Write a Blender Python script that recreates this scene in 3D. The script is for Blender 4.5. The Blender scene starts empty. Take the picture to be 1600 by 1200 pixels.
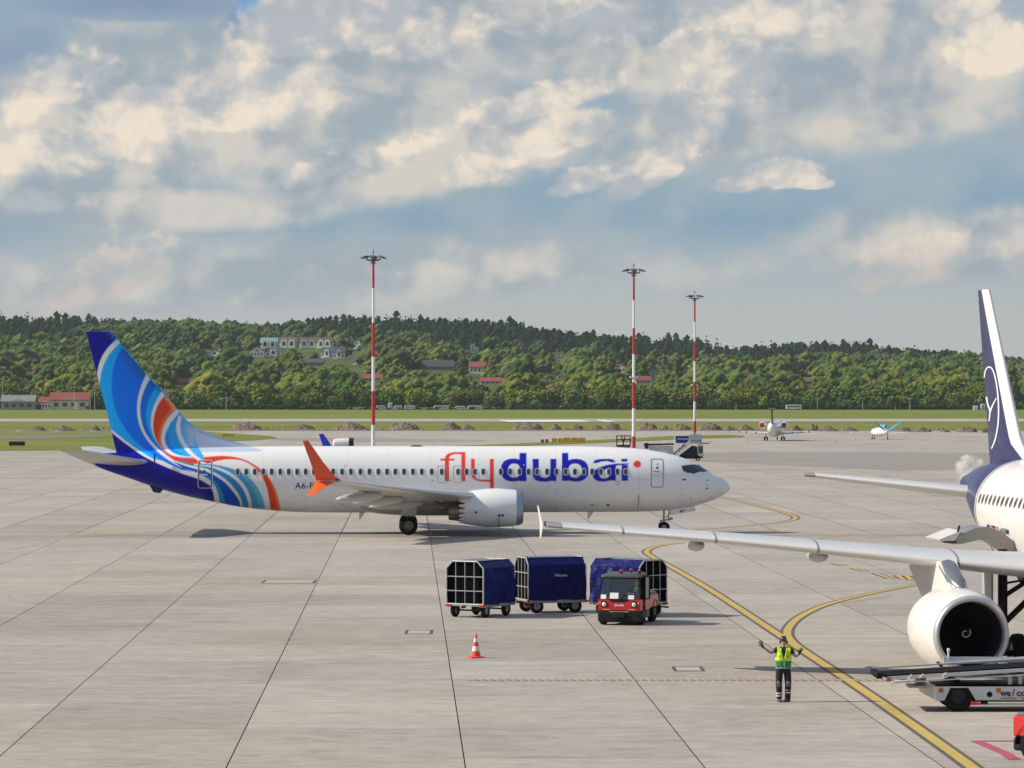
import bpy, bmesh, math, random
import numpy as np
from mathutils import Vector, Matrix

random.seed(7)
RNG = np.random.default_rng(7)
R = math.radians
SC = bpy.context.scene
COL = SC.collection

# ------------------------------------------------------------------ camera
F, YH, H = 5549.0, 619.0, 8.386          # focal length in photo pixels, horizon row, eye height
cam = bpy.data.cameras.new('camera'); camo = bpy.data.objects.new('camera', cam); COL.objects.link(camo)
cam.sensor_width = 36; cam.lens = 36 * F / 1600; cam.clip_start = 0.5; cam.clip_end = 20000
camo.location = (0, 0, H); camo.rotation_euler = (R(90) + math.atan(19 / F), 0, 0)
SC.camera = camo
SUN_EL, SUN_AZ = 34.0, 2.0               # sun to the left of the view, a little behind the eye

# ------------------------------------------------------------------ tiny node language
class NT:
    def __init__(s, tree): s.t = tree
    def n(s, typ, **kw):
        nd = s.t.nodes.new(typ)
        for k, v in kw.items(): setattr(nd, k, v)
        return nd
    def put(s, sock, v):
        if isinstance(v, S): s.t.links.new(v.k, sock)
        elif v is not None: sock.default_value = v
    def m(s, op, a, b=None, c=None, clamp=False):
        nd = s.n('ShaderNodeMath', operation=op, use_clamp=clamp)
        for i, v in enumerate((a, b, c)):
            if v is not None: s.put(nd.inputs[i], v)
        return S(s, nd.outputs[0])
    def mix(s, f, a, b, blend='MIX'):
        nd = s.n('ShaderNodeMix', data_type='RGBA', blend_type=blend)
        nd.clamp_factor = True
        s.put(nd.inputs[0], f)
        for i, v in ((6, a), (7, b)):
            if isinstance(v, (tuple, list)): v = tuple(v[:3]) + (1,)
            s.put(nd.inputs[i], v)
        return S(s, nd.outputs[2])
    def sep(s, v):
        nd = s.n('ShaderNodeSeparateXYZ'); s.put(nd.inputs[0], v); return [S(s, o) for o in nd.outputs]
    def comb(s, x, y, z):
        nd = s.n('ShaderNodeCombineXYZ')
        for i, v in enumerate((x, y, z)): s.put(nd.inputs[i], v)
        return S(s, nd.outputs[0])
    def noise(s, vec, scale, detail=4, rough=.55, dist=0.0, out=0, dim='3D'):
        nd = s.n('ShaderNodeTexNoise', noise_dimensions=dim)
        s.put(nd.inputs['Vector'], vec); nd.inputs['Scale'].default_value = scale
        nd.inputs['Detail'].default_value = detail; nd.inputs['Roughness'].default_value = rough
        nd.inputs['Distortion'].default_value = dist
        return S(s, nd.outputs[out])
    def ramp(s, f, stops, interp='LINEAR'):
        nd = s.n('ShaderNodeValToRGB'); nd.color_ramp.interpolation = interp
        s.put(nd.inputs[0], f); e = nd.color_ramp.elements
        while len(e) < len(stops): e.new(.5)
        for i, (p, c) in enumerate(stops): e[i].position = p; e[i].color = tuple(c[:3]) + (1,)
        return S(s, nd.outputs[0])
    def ss(s, v, a, b):       # smoothstep
        nd = s.n('ShaderNodeMapRange', interpolation_type='SMOOTHSTEP'); s.put(nd.inputs[0], v)
        nd.inputs[1].default_value = a; nd.inputs[2].default_value = b
        return S(s, nd.outputs[0])
    def attr(s, name, out='Color'):
        nd = s.n('ShaderNodeAttribute', attribute_name=name); return S(s, nd.outputs[out])
class S:
    def __init__(s, nt, k): s.nt, s.k = nt, k
    def __add__(a, b): return a.nt.m('ADD', a, b)
    def __radd__(a, b): return a.nt.m('ADD', b, a)
    def __sub__(a, b): return a.nt.m('SUBTRACT', a, b)
    def __rsub__(a, b): return a.nt.m('SUBTRACT', b, a)
    def __mul__(a, b): return a.nt.m('MULTIPLY', a, b)
    def __rmul__(a, b): return a.nt.m('MULTIPLY', b, a)
    def __truediv__(a, b): return a.nt.m('DIVIDE', a, b)

def lin(r, g=None, b=None):
    if g is None: r, g, b = r
    f = lambda c: (c / 255 / 12.92) if c / 255 <= .04045 else ((c / 255 + .055) / 1.055) ** 2.4
    return (f(r), f(g), f(b), 1)

# ------------------------------------------------------------------ world and sun
W = bpy.data.worlds.new('World'); SC.world = W; W.use_nodes = True
W.node_tree.nodes.clear()
def build_world():
    nt = NT(W.node_tree)
    tc = nt.n('ShaderNodeTexCoord'); d = S(nt, tc.outputs['Generated'])
    x, y, z = nt.sep(d)
    K = F / 100
    U = nt.m('ARCTAN2', x, y) * K                     # hundredths of the picture's pixels along the horizon
    V = nt.m('ARCSINE', z) * (-K)                     # and below it
    sky = nt.n('ShaderNodeTexSky', sky_type='NISHITA', sun_disc=False, sun_elevation=R(SUN_EL), sun_rotation=R(270 - SUN_AZ))
    skyc = nt.mix(1.0, S(nt, sky.outputs[0]), (.11, .11, .11), 'MULTIPLY')
    q = nt.comb(x * K, y * K, z * (K * 1.25))
    warp = nt.noise(q, .9, 3, .5, out=1)
    wv = nt.n('ShaderNodeVectorMath', operation='MULTIPLY_ADD'); nt.put(wv.inputs[0], warp)
    wv.inputs[1].default_value = (.55, .55, .55); nt.put(wv.inputs[2], q)
    qw = S(nt, wv.outputs[0])
    def shift(v, dx, dz):
        n = nt.n('ShaderNodeVectorMath', operation='ADD'); nt.put(n.inputs[0], v); n.inputs[1].default_value = (dx, 0, dz); return S(nt, n.outputs[0])
    fb = nt.noise(qw, .62, 9, .54)
    fbs = nt.noise(shift(qw, -.2, .26), .62, 5, .5)
    fb5 = nt.noise(qw, .62, 5, .5)
    big = nt.noise(q, .22, 4, .5)
    big2 = nt.noise(shift(q, 9, 4), .45, 4, .55)
    vor = nt.n('ShaderNodeTexVoronoi', feature='SMOOTH_F1'); nt.put(vor.inputs['Vector'], qw)
    vor.inputs['Scale'].default_value = 2.9; vor.inputs['Detail'].default_value = 2; vor.inputs['Smoothness'].default_value = .6
    puff = 1.35 - S(nt, vor.outputs[0]) * .95
    relief = fb5 - fbs
    # open air seen between the clouds: greyer toward the horizon
    t = V * -.1                                        # 0 horizon .. 0.62 frame top .. on to the zenith
    air = nt.ramp(t, [(0.0, lin(190, 191, 186)), (.12, lin(183, 188, 187)), (.20, lin(168, 180, 188)), (.27, lin(130, 160, 184)),
                      (.33, lin(135, 164, 186)), (.42, lin(154, 173, 188)), (.6, lin(144, 165, 186)), (.95, lin(112, 142, 186))])
    air = nt.mix(nt.ss(big2, .38, .68) * .55, air, lin(180, 186, 188))
    col = nt.mix(.92, skyc, air)
    relL = nt.noise(qw, .38, 3, .5) - nt.noise(shift(qw, -.45, .55), .38, 3, .5)
    def blobs(lst, pw):
        f = None
        for (px, py, rx, ry, rot, k) in lst:
            cu, cv = (px - 800) / 100, (py - YH) / 100
            c, s_ = math.cos(R(rot)), math.sin(R(rot))
            du, dv = U - cu, V - cv
            a = (du * c + dv * -s_) * (100 / rx)
            b = (du * s_ + dv * c) * (100 / ry)
            b = nt.m('MAXIMUM', b * -1.0, b * 1.5)     # flatter undersides
            g = (1.0 - nt.m('POWER', a * a + b * b, pw)) * k
            f = g if f is None else nt.m('MAXIMUM', f, g)
        return nt.m('MAXIMUM', f, -1.5)
    outside = nt.ss(nt.m('MAXIMUM', nt.m('ABSOLUTE', U) - 8.5, V * -1.0 - 6.6), 0, 3)
    gen = (big - .5) * 3.2 - .2
    # soft veils
    soft = blobs([(300, 190, 560, 170, 8, 1), (700, 60, 560, 130, 0, 1), (1230, 90, 430, 150, -4, 1), (640, 262, 310, 90, 8, .9),
                  (190, 330, 330, 46, 0, .7), (1090, 215, 200, 80, 10, .9), (60, 245, 240, 80, 0, 1), (1500, 395, 260, 70, 0, .8),
                  (700, 425, 420, 50, 0, .5), (1300, 165, 340, 100, 0, .8), (300, 450, 330, 60, 0, .5)], .8)
    hole = blobs([(405, 22, 70, 42, 20, 1.2), (230, 8, 210, 52, 0, 1.0), (25, 92, 90, 40, 20, .7)], .8)
    soft = soft - nt.m('MAXIMUM', hole, 0.0) * 1.6
    soft = nt.mix(outside, soft, nt.comb(gen, gen, gen)); soft = nt.sep(soft)[0]
    ds = soft + (fb - .5) * 1.7 + .15
    ms = nt.ss(ds, -.25, .75)
    lit = nt.ss(relief * .7 + relL * 1.2 + (puff - .5) * .05 + (fb - .5) * .25, -.13, .17)
    fine = nt.noise(qw, 2.7, 6, .6)
    csoft = nt.mix(lit, lin(158, 170, 180), lin(214, 208, 198))
    col = nt.mix(nt.m('MAXIMUM', hole, 0.0) * .8, col, lin(128, 148, 178))
    col = nt.mix(nt.ss(blobs([(402, 14, 46, 30, 25, 1)], .8) + (fb - .5), .0, .8), col, lin(122, 164, 208))
    col = nt.mix(ms * .92, col, csoft)
    # heaped clouds with crisp sunlit tops
    hard = blobs([(1160, 290, 60, 20, 8, .95), (1215, 276, 74, 30, 4, 1.0), (1255, 284, 44, 18, -6, .9), (838, 165, 145, 36, 14, 1), (868, 216, 125, 44, 16, 1), (752, 264, 72, 36, 20, 1),
                  (1140, 130, 90, 70, 8, .9), (1545, 86, 78, 62, 10, 1), (1510, 22, 60, 26, 20, .9), (520, 40, 180, 78, 10, 1.15),
                  (390, 165, 190, 66, 6, 1.1), (225, 200, 150, 72, 26, 1.05), (70, 150, 150, 62, 20, .75), (110, 245, 150, 50, 5, .6),
                  (170, 440, 130, 56, 26, 1.2), (1440, 412, 140, 46, 16, 1.1), (1610, 420, 54, 66, 30, .95), (905, 288, 60, 30, 15, .75),
                  (1050, 245, 130, 46, 35, .7), (1165, 20, 160, 60, 0, .65), (620, 240, 110, 34, 25, .5), (60, 325, 90, 22, 0, .4), (515, 270, 90, 30, 10, .4),
                  (700, 60, 120, 60, 0, .4), (960, 40, 150, 50, 0, .4)], .85)
    hard = nt.mix(outside, hard, nt.comb(gen - .35, gen, gen)); hard = nt.sep(hard)[0]
    dh = hard + (fb - .5) * 1.7 + (puff - .45) * .45 + (fine - .5) * .6
    mh = nt.ss(dh, .02, .46)
    lith = nt.ss(relief * 1.5 + relL * 1.4 + (puff - .45) * .17 + (fine - .5) * .42 + dh * .05, -.13, .34)
    low = nt.ss(V, -2.9, -1.7)                         # the low banks are rosier and dimmer through the air
    brt = nt.mix(low, lin(240, 226, 208), lin(208, 193, 187))
    drk = nt.mix(low, lin(178, 184, 190), lin(178, 183, 185))
    chard = nt.mix(lith, drk, brt)
    fade = 1.0 - low * .22
    col = nt.mix(mh * fade * .95, col, chard)
    below = nt.ss(z, -.004, -.03)
    col = nt.mix(below, col, lin(120, 118, 110))
    bg = nt.n('ShaderNodeBackground'); nt.put(bg.inputs[0], col); bg.inputs[1].default_value = .9
    out = nt.n('ShaderNodeOutputWorld'); nt.t.links.new(bg.outputs[0], out.inputs[0])
build_world()
W.cycles.sampling_method = 'MANUAL'; W.cycles.sample_map_resolution = 512

sun = bpy.data.lights.new('sun', 'SUN'); sun.energy = 4.9; sun.angle = R(.6); sun.color = (1, .91, .78)
suno = bpy.data.objects.new('sun', sun); COL.objects.link(suno)
sd = Vector((-math.cos(R(SUN_AZ)) * math.cos(R(SUN_EL)), -math.sin(R(SUN_AZ)) * math.cos(R(SUN_EL)), math.sin(R(SUN_EL))))
suno.rotation_euler = sd.to_track_quat('Z', 'Y').to_euler(); suno.location = (-40, 60, 60)
VS = SC.view_settings; VS.view_transform = 'Standard'; VS.look = 'None'; VS.exposure = .16; VS.gamma = 1.0; VS.use_curve_mapping = False
SC.cycles.max_bounces = 6; SC.cycles.diffuse_bounces = 3; SC.cycles.volume_bounces = 4; SC.cycles.transparent_max_bounces = 8

# ------------------------------------------------------------------ helpers
def gp(px, py, z=0.0):
    D = F * (H - z) / (py - YH); return Vector(((px - 800) / F * D, D, z))
def at(px, py, D): return Vector(((px - 800) / F * D, D, H - (py - YH) * D / F))

def tag(o, label=None, cat=None, group=None, kind=None):
    if label: o['label'] = label
    if cat: o['category'] = cat
    if group: o['group'] = group
    if kind: o['kind'] = kind
    return o
def link(name, me, mats, parent=None, loc=None, rot=None):
    o = bpy.data.objects.new(name, me); COL.objects.link(o)
    if mats is not None and not me.materials:
        for m in (mats if isinstance(mats, (list, tuple)) else [mats]): me.materials.append(m)
    if parent: o.parent = parent
    if loc is not None: o.location = loc
    if rot is not None: o.rotation_euler = rot
    return o
def thing(name, label, cat, loc=(0, 0, 0), rz=0.0, group=None):
    o = bpy.data.objects.new(name, None); COL.objects.link(o); o.location = loc; o.rotation_euler = (0, 0, rz)
    o.empty_display_size = .3
    return tag(o, label, cat, group)
KIDS = {}
def copy_tree(o, parent=None):
    c = o.copy(); COL.objects.link(c); c.parent = parent
    for ch in [k for k in bpy.data.objects if k.parent == o]: copy_tree(ch, c)
    return c

class MB:
    def __init__(s): s.v, s.f, s.mi = [], [], []
    def add(s, vs, fs, m=0):
        n = len(s.v); s.v += [tuple(v) for v in vs]; s.f += [tuple(i + n for i in f) for f in fs]; s.mi += [m] * len(fs); return s
    def box(s, c, d, rz=0, ry=0, rx=0, m=0, bev=0):
        M = Matrix.Translation(Vector(c)) @ Matrix.Rotation(rz, 4, 'Z') @ Matrix.Rotation(ry, 4, 'Y') @ Matrix.Rotation(rx, 4, 'X')
        x, y, z = d[0] / 2, d[1] / 2, d[2] / 2
        if bev:
            b = bev; vs = []
            for k in (-1, 1):
                for (ax, ay) in ((1, 1), (-1, 1), (-1, -1), (1, -1)):
                    pts = [(ax * x, ay * (y - b)), (ax * (x - b), ay * y)]
                    if ax * ay < 0: pts.reverse()
                    vs += [(p[0], p[1], k * (z - b)) for p in pts]
            ins = []
            for k in (-1, 1):
                for (ax, ay) in ((1, 1), (-1, 1), (-1, -1), (1, -1)):
                    ins.append((ax * (x - b), ay * (y - b), k * z))
            fs = []
            for i in range(8): fs.append((i, (i + 1) % 8, 8 + (i + 1) % 8, 8 + i))
            vs += ins; a, t = 16, 20
            fs += [(a + 3, a + 2, a + 1, a), (t, t + 1, t + 2, t + 3)]
            for q in range(4):
                p0, p1 = 2 * q, 2 * q + 1; p2 = (p1 + 1) % 8; qn = (q + 1) % 4
                fs += [(p1, p0, a + q), (p2, p1, a + q, a + qn), (8 + p0, 8 + p1, t + q), (8 + p1, 8 + p2, t + qn, t + q)]
            return s.add([M @ Vector(v) for v in vs], fs, m)
        vs = [(-x, -y, -z), (x, -y, -z), (x, y, -z), (-x, y, -z), (-x, -y, z), (x, -y, z), (x, y, z), (-x, y, z)]
        return s.add([M @ Vector(v) for v in vs], [(3, 2, 1, 0), (4, 5, 6, 7), (0, 1, 5, 4), (1, 2, 6, 5), (2, 3, 7, 6), (3, 0, 4, 7)], m)
    def bar(s, p, q, r, n=8, r2=None, m=0, caps=True):
        p, q = Vector(p), Vector(q); d = (q - p)
        if d.length < 1e-6: return s
        d.normalize(); a = d.orthogonal().normalized(); b = d.cross(a); r2 = r if r2 is None else r2
        vs = [];
        for (c, rr) in ((p, r), (q, r2)):
            for i in range(n):
                t = 2 * math.pi * (i + .5) / n; vs.append(c + a * math.cos(t) * rr + b * math.sin(t) * rr)
        fs = [(i, (i + 1) % n, n + (i + 1) % n, n + i) for i in range(n)]
        if caps: fs += [tuple(range(n))[::-1], tuple(range(n, 2 * n))]
        return s.add(vs, fs, m)
    def tube(s, pts, r, n=6, m=0):
        for a, b in zip(pts[:-1], pts[1:]): s.bar(a, b, r, n, m=m)
        return s
    def loft(s, rings, caps=True, m=0, closed=True):
        n = len(rings[0]); vs = [p for r in rings for p in r]; fs = []
        for k in range(len(rings) - 1):
            for i in range(n if closed else n - 1):
                j = (i + 1) % n; fs.append((k * n + i, k * n + j, (k + 1) * n + j, (k + 1) * n + i))
        if caps: fs += [tuple(range(n))[::-1], tuple(range((len(rings) - 1) * n, len(rings) * n))]
        return s.add(vs, fs, m)
    def lathe(s, prof, c=(0, 0, 0), ax='X', n=24, m=0, caps=False):   # prof: (along, radius)
        c = Vector(c); rings = []
        for (a, r) in prof:
            ring = []
            for i in range(n):
                t = 2 * math.pi * i / n; u, w = r * math.cos(t), r * math.sin(t)
                ring.append(c + Vector({'X': (a, u, w), 'Y': (w, a, u), 'Z': (u, w, a)}[ax]))
            rings.append(ring)
        return s.loft(rings, caps, m)
    def prism(s, poly, fn0, fn1, m=0):      # polygon swept between two placings
        n = len(poly); vs = [fn0(*p) for p in poly] + [fn1(*p) for p in poly]
        fs = [tuple(range(n))[::-1], tuple(range(n, 2 * n))] + [(i, (i + 1) % n, n + (i + 1) % n, n + i) for i in range(n)]
        return s.add(vs, fs, m)
    def mesh(s, name, smooth=False, angle=None):
        me = bpy.data.meshes.new(name); me.from_pydata(s.v, [], s.f); me.validate()
        if any(s.mi) and len(me.polygons) == len(s.mi): me.polygons.foreach_set('material_index', s.mi)
        bm = bmesh.new(); bm.from_mesh(me); bmesh.ops.recalc_face_normals(bm, faces=bm.faces); bm.to_mesh(me); bm.free()
        if smooth:
            me.polygons.foreach_set('use_smooth', [True] * len(me.polygons))
            if angle is not None:
                try: me.set_sharp_from_angle(angle=R(angle))
                except Exception: pass
        me.update(); return me
    def build(s, name, mat, parent=None, smooth=False, angle=None, loc=None, rot=None):
        return link(name, s.mesh(name, smooth, angle), mat, parent, loc, rot)

MATS = {}
def mat(name, col, rough=.5, metal=0.0, var=.12, scale=3.0, coat=0.0, bump=0.0, bscale=20.0, emit=None, spec=.5, alpha=None, dirt=0.0):
    if name in MATS: return MATS[name]
    m = bpy.data.materials.new(name); m.use_nodes = True; t = m.node_tree; t.nodes.clear(); nt = NT(t)
    b = nt.n('ShaderNodeBsdfPrincipled'); o = nt.n('ShaderNodeOutputMaterial'); t.links.new(b.outputs[0], o.inputs[0])
    tc = nt.n('ShaderNodeTexCoord'); oc = S(nt, tc.outputs['Object'])
    c = tuple(col[:3])
    nz = nt.noise(oc, scale, 5, .6)
    cc = nt.mix(nz, tuple(v * (1 - var) for v in c), tuple(min(1, v * (1 + var)) for v in c))
    if dirt:
        g = nt.ss(nt.noise(oc, scale * 1.7, 6, .65), .5, .75) * dirt
        cc = nt.mix(g, cc, (.09, .075, .06))
    nt.put(b.inputs['Base Color'], cc)
    nt.put(b.inputs['Roughness'], nt.m('MULTIPLY_ADD', nz, .2, max(0.02, rough - .1)))
    b.inputs['Metallic'].default_value = metal
    b.inputs['Specular IOR Level'].default_value = spec
    b.inputs['Coat Weight'].default_value = coat; b.inputs['Coat Roughness'].default_value = .08
    if emit: b.inputs['Emission Color'].default_value = tuple(emit[:3]) + (1,); b.inputs['Emission Strength'].default_value = emit[3]
    if alpha is not None: b.inputs['Alpha'].default_value = alpha
    if bump:
        bp = nt.n('ShaderNodeBump'); bp.inputs['Strength'].default_value = bump
        nt.put(bp.inputs['Height'], nt.noise(oc, bscale, 4, .6)); t.links.new(bp.outputs[0], b.inputs['Normal'])
    MATS[name] = m; return m

def foil(LE, TE, thick, up, n=12, camber=.0):
    """closed airfoil section from leading to trailing edge; up = unit thickness direction"""
    LE, TE, up = Vector(LE), Vector(TE), Vector(up).normalized(); ch = (TE - LE).length; top, bot = [], []
    for i in range(n + 1):
        xc = .5 * (1 - math.cos(math.pi * i / n))
        yt = 5 * (.2969 * math.sqrt(xc) - .126 * xc - .3516 * xc ** 2 + .2843 * xc ** 3 - .1030 * xc ** 4) * thick
        cm = camber * ch * 4 * xc * (1 - xc); p = LE.lerp(TE, xc)
        top.append(p + up * (cm + yt)); bot.append(p + up * (cm - yt))
    return top + bot[::-1][1:-1]
def wing_loft(secs, n=12):
    m = MB(); m.loft([foil(*s, n=n) for s in secs]); return m

def text_pts(txt, size=1.0, bold=0.0, shear=0.0, space=1.0):
    cu = bpy.data.curves.new('lettering', 'FONT'); cu.body = txt; cu.size = size; cu.offset = bold; cu.shear = shear; cu.space_character = space
    cu.resolution_u = 3
    o = bpy.data.objects.new('lettering', cu); COL.objects.link(o)
    dg = bpy.context.evaluated_depsgraph_get(); me = bpy.data.meshes.new_from_object(o.evaluated_get(dg))
    vs = [v.co.copy() for v in me.vertices]; fs = [tuple(p.vertices) for p in me.polygons]
    bpy.data.objects.remove(o); bpy.data.curves.remove(cu); bpy.data.meshes.remove(me)
    return vs, fs
def text_on(name, txt, m, parent, fn, width=None, height=None, bold=0.0, shear=0.0, space=1.0):
    """flat print: fn(u, v) places it, u across 0..width, v up 0..height"""
    vs, fs = text_pts(txt, 1.0, bold, shear, space)
    x0, x1 = min(v.x for v in vs), max(v.x for v in vs); y0, y1 = min(v.y for v in vs), max(v.y for v in vs)
    sx = (width or (height / (y1 - y0) * (x1 - x0))) / (x1 - x0); sy = (height or width / (x1 - x0) * (y1 - y0)) / (y1 - y0)
    b = MB(); b.add([fn((v.x - x0) * sx, (v.y - y0) * sy) for v in vs], fs); return b.build(name, m, parent)

def skin(points, edges, radii, sub=1, root=0):
    me = bpy.data.meshes.new('body'); me.from_pydata(points, edges, []); o = bpy.data.objects.new('body', me); COL.objects.link(o)
    o.modifiers.new('s', 'SKIN'); 
    for i, v in enumerate(me.skin_vertices[0].data):
        r = radii[i]; v.radius = r if isinstance(r, tuple) else (r, r); v.use_root = (i == root)
    if sub: sm = o.modifiers.new('d', 'SUBSURF'); sm.levels = sub; sm.render_levels = sub
    dg = bpy.context.evaluated_depsgraph_get(); out = bpy.data.meshes.new_from_object(o.evaluated_get(dg))
    out.polygons.foreach_set('use_smooth', [True] * len(out.polygons)); out.materials.clear()
    bpy.data.objects.remove(o); bpy.data.meshes.remove(me); return out

WHITE = mat('white_paint', (.78, .78, .77), .3, var=.05, coat=.4)
BLACK = mat('black_rubber', (.010, .010, .011), .8, var=.3, scale=8, spec=.15)
DARK = mat('dark_metal', (.022, .023, .026), .55, metal=.2, var=.3, spec=.25)
STEEL = mat('bare_steel', (.5, .5, .51), .35, metal=.9)
GREYP = mat('grey_paint', (.42, .44, .46), .4, dirt=.25)
GLASS = mat('dark_glass', (.012, .016, .022), .08, var=.2, spec=.8)

# ------------------------------------------------------------------ ground
PHI = math.atan((638 - 800) / F); GU = Vector((math.cos(PHI), -math.sin(PHI))); GV = Vector((math.sin(PHI), math.cos(PHI)))
U0, DU, V0, DV = 1.29, 5.4, 74.65, 7.55
NC, NR, K0 = 12, 19, -5
def uv(u, v, z=0.0): p = GU * u + GV * v; return Vector((p.x, p.y, z))

def concrete(name, joints):
    m = bpy.data.materials.new(name); m.use_nodes = True; t = m.node_tree; t.nodes.clear(); nt = NT(t)
    b = nt.n('ShaderNodeBsdfPrincipled'); o = nt.n('ShaderNodeOutputMaterial'); t.links.new(b.outputs[0], o.inputs[0])
    g = nt.n('ShaderNodeNewGeometry'); P = S(nt, g.outputs['Position']); x, y, z = nt.sep(P)
    u = x * GU.x + y * GU.y; v = x * GV.x + y * GV.y
    fu = (u - U0) / DU; fv = (v - V0) / DV
    wn = nt.n('ShaderNodeTexWhiteNoise', noise_dimensions='2D')
    nt.put(wn.inputs['Vector'], nt.comb(nt.m('FLOOR', fu), nt.m('FLOOR', fv), 0.0)); slab = S(nt, wn.outputs[0])
    wn2 = nt.n('ShaderNodeTexWhiteNoise', noise_dimensions='2D')
    nt.put(wn2.inputs['Vector'], nt.comb(nt.m('FLOOR', fu), 3.0, 0.0)); lane = S(nt, wn2.outputs[0])
    p2 = nt.comb(u, v, 0.0)
    big = nt.noise(p2, .035, 4, .55); mid = nt.noise(p2, .16, 5, .6, .6); fine = nt.noise(p2, 1.1, 6, .65)
    grain = nt.noise(p2, 9, 4, .7); sw = nt.noise(nt.comb(u * .28, v * 1.3, 2.0), .9, 5, .6, .8)
    sw2 = nt.noise(nt.comb(u * .8, v * 2.4, 7.0), 2.2, 4, .6)
    val = .95 + (slab - .5) * .17 + (lane - .5) * .08 + (big - .5) * .50 + (mid - .5) * .42 + (fine - .5) * .50 + (grain - .5) * .40 + (sw - .5) * .42 + (sw2 - .5) * .42
    warm = nt.mix(nt.ss(big, .35, .65), (.420, .366, .302), (.375, .345, .305))
    sk = nt.ss(nt.noise(nt.comb(u * .55, v * 1.25, 11.0), 1.6, 4, .62, .5), .54, .66) * nt.ss(nt.noise(p2, .09, 3, .55), .38, .6)
    lt_ = nt.ss(nt.noise(nt.comb(u * .5, v * 1.3, 31.0), 1.3, 4, .62, .5), .56, .68)
    val = val - sk * .16 + lt_ * .10
    col = nt.mix(1.0, warm, nt.comb(val, val, val), 'MULTIPLY')
    # rubber marks: thin arcs and streaks from thousands of turns
    def arcs(ax, ay, rad, n, wid, seed):
        dx, dy = u - ax, v - ay; d = nt.m('POWER', dx * dx + dy * dy, .5)
        w = d + (nt.noise(p2, .05, 2, .5) - .5) * 2.5
        s_ = nt.m('ABSOLUTE', nt.m('FRACT', w / wid) - .5)
        band = nt.ss(nt.m('ABSOLUTE', d - rad), n, n * .5)
        return nt.ss(s_, .035, .0) * band * nt.ss(nt.noise(nt.comb(u * .2 + seed, v * .2, 1.0), .6, 3, .6), .42, .62)
    a = arcs(-6, 150, 16, 9, 1.9, 3) * .16 + arcs(2, 118, 9, 5, 1.3, 8) * .10 + arcs(30, 190, 30, 14, 2.9, 5) * .16 + arcs(-14, 98, 7, 4, 1.1, 11) * .10
    st = nt.ss(nt.noise(nt.comb(u * .018, v * .95, 4.0), 1.0, 4, .6), .57, .72) * nt.ss(mid, .4, .6)
    rr = nt.ss(nt.m('ABSOLUTE', v - 213.5), 3.4, 1.2) * nt.ss(nt.noise(nt.comb(u * .03, v * 1.6, 9.0), 1.0, 4, .6), .38, .62)
    rc = nt.ss(nt.m('ABSOLUTE', v - 139), 20, 7) * nt.ss(u, 6, -10) * nt.ss(sw, .38, .66) * .34
    spot = nt.ss(nt.noise(p2, .75, 3, .5), .70, .76) * nt.ss(big, .4, .6) * .35
    dk = nt.m('ADD', a * 1.5 + st * .24 + rr * .5 + rc, spot * .5, clamp=True)
    col = nt.mix(dk, col, (.085, .075, .07))
    if joints:
        ju = nt.m('ABSOLUTE', nt.m('FRACT', fu + .5) - .5) * DU; jv = nt.m('ABSOLUTE', nt.m('FRACT', fv + .5) - .5) * DV
        far = nt.ss(v, 900, 250)
        j = nt.m('MAXIMUM', nt.ss(ju, .06, .03) * .75 * far, nt.ss(jv, .05, .02) * .3 * nt.ss(v, 400, 200))
        # some old slabs far out are replaced with darker ones
        col = nt.mix(nt.ss(slab, .86, .9) * .18, col, (.2, .18, .165))
        col = nt.mix(j, col, (.06, .05, .045))
    nt.put(b.inputs['Base Color'], col); nt.put(b.inputs['Roughness'], .78 + (fine - .5) * .2); b.inputs['Specular IOR Level'].default_value = .25
    bp = nt.n('ShaderNodeBump'); bp.inputs['Strength'].default_value = .25; bp.inputs['Distance'].default_value = .02
    nt.put(bp.inputs['Height'], fine + grain * .5 + sw2); t.links.new(bp.outputs[0], b.inputs['Normal'])
    return m
CONC = concrete('apron_concrete', False); CONCJ = concrete('jointed_concrete', True)
JOINT = mat('joint_filler', (.022, .019, .018), .95, spec=.05)

def sheet(name, poly, m, z, kind='structure', parent=None):
    b = MB(); b.add([(p[0], p[1], z) for p in poly], [tuple(range(len(poly)))]); o = b.build(name, m, parent)
    if o.data.polygons[0].normal.z < 0: o.data.flip_normals()
    if kind: o['kind'] = kind
    return o
UA, UB = U0 + DU * K0, U0 + DU * (K0 + NC); VA, VB = V0, V0 + DV * NR
ap = MB()
def rect(u0, u1, v0, v1, z=0): n = len(ap.v); ap.add([uv(u0, v0, z), uv(u1, v0, z), uv(u1, v1, z), uv(u0, v1, z)], [(0, 1, 2, 3)])
rect(-600, 700, -120, VA); rect(-600, UA, VA, VB); rect(UB, 700, VA, VB); rect(-900, 1000, VB, 879)
apron = ap.build('apron', CONCJ); apron['kind'] = 'structure'
bed = MB(); bed.box((0, 0, 0), (1, 1, 1)); bed = MB()
bed.add([uv(UA, VA, -.05), uv(UB, VA, -.05), uv(UB, VB, -.05), uv(UA, VB, -.05)], [(0, 1, 2, 3)])
bed.build('joint_bed', JOINT, apron)
sl = MB(); gu, gv = .014, .006
c = [uv(gu, gv), uv(DU - gu, gv), uv(DU - gu, DV - gv), uv(gu, DV - gv)]
sl.add([Vector((p.x, p.y, 0)) for p in c] + [Vector((p.x, p.y, -.045)) for p in c], [(0, 1, 2, 3), (0, 4, 5, 1), (1, 5, 6, 2), (2, 6, 7, 3), (3, 7, 4, 0)])
slme = sl.mesh('concrete_slab'); slme.materials.append(CONC); slme.materials.append(JOINT)
for p_ in slme.polygons: p_.material_index = 0 if abs(p_.normal.z) > .5 else 1
for i in range(NC):
    for j in range(NR):
        p = uv(UA + DU * i, VA + DV * j); link('concrete_slab', slme, None, apron, (p.x, p.y, 0))

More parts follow.
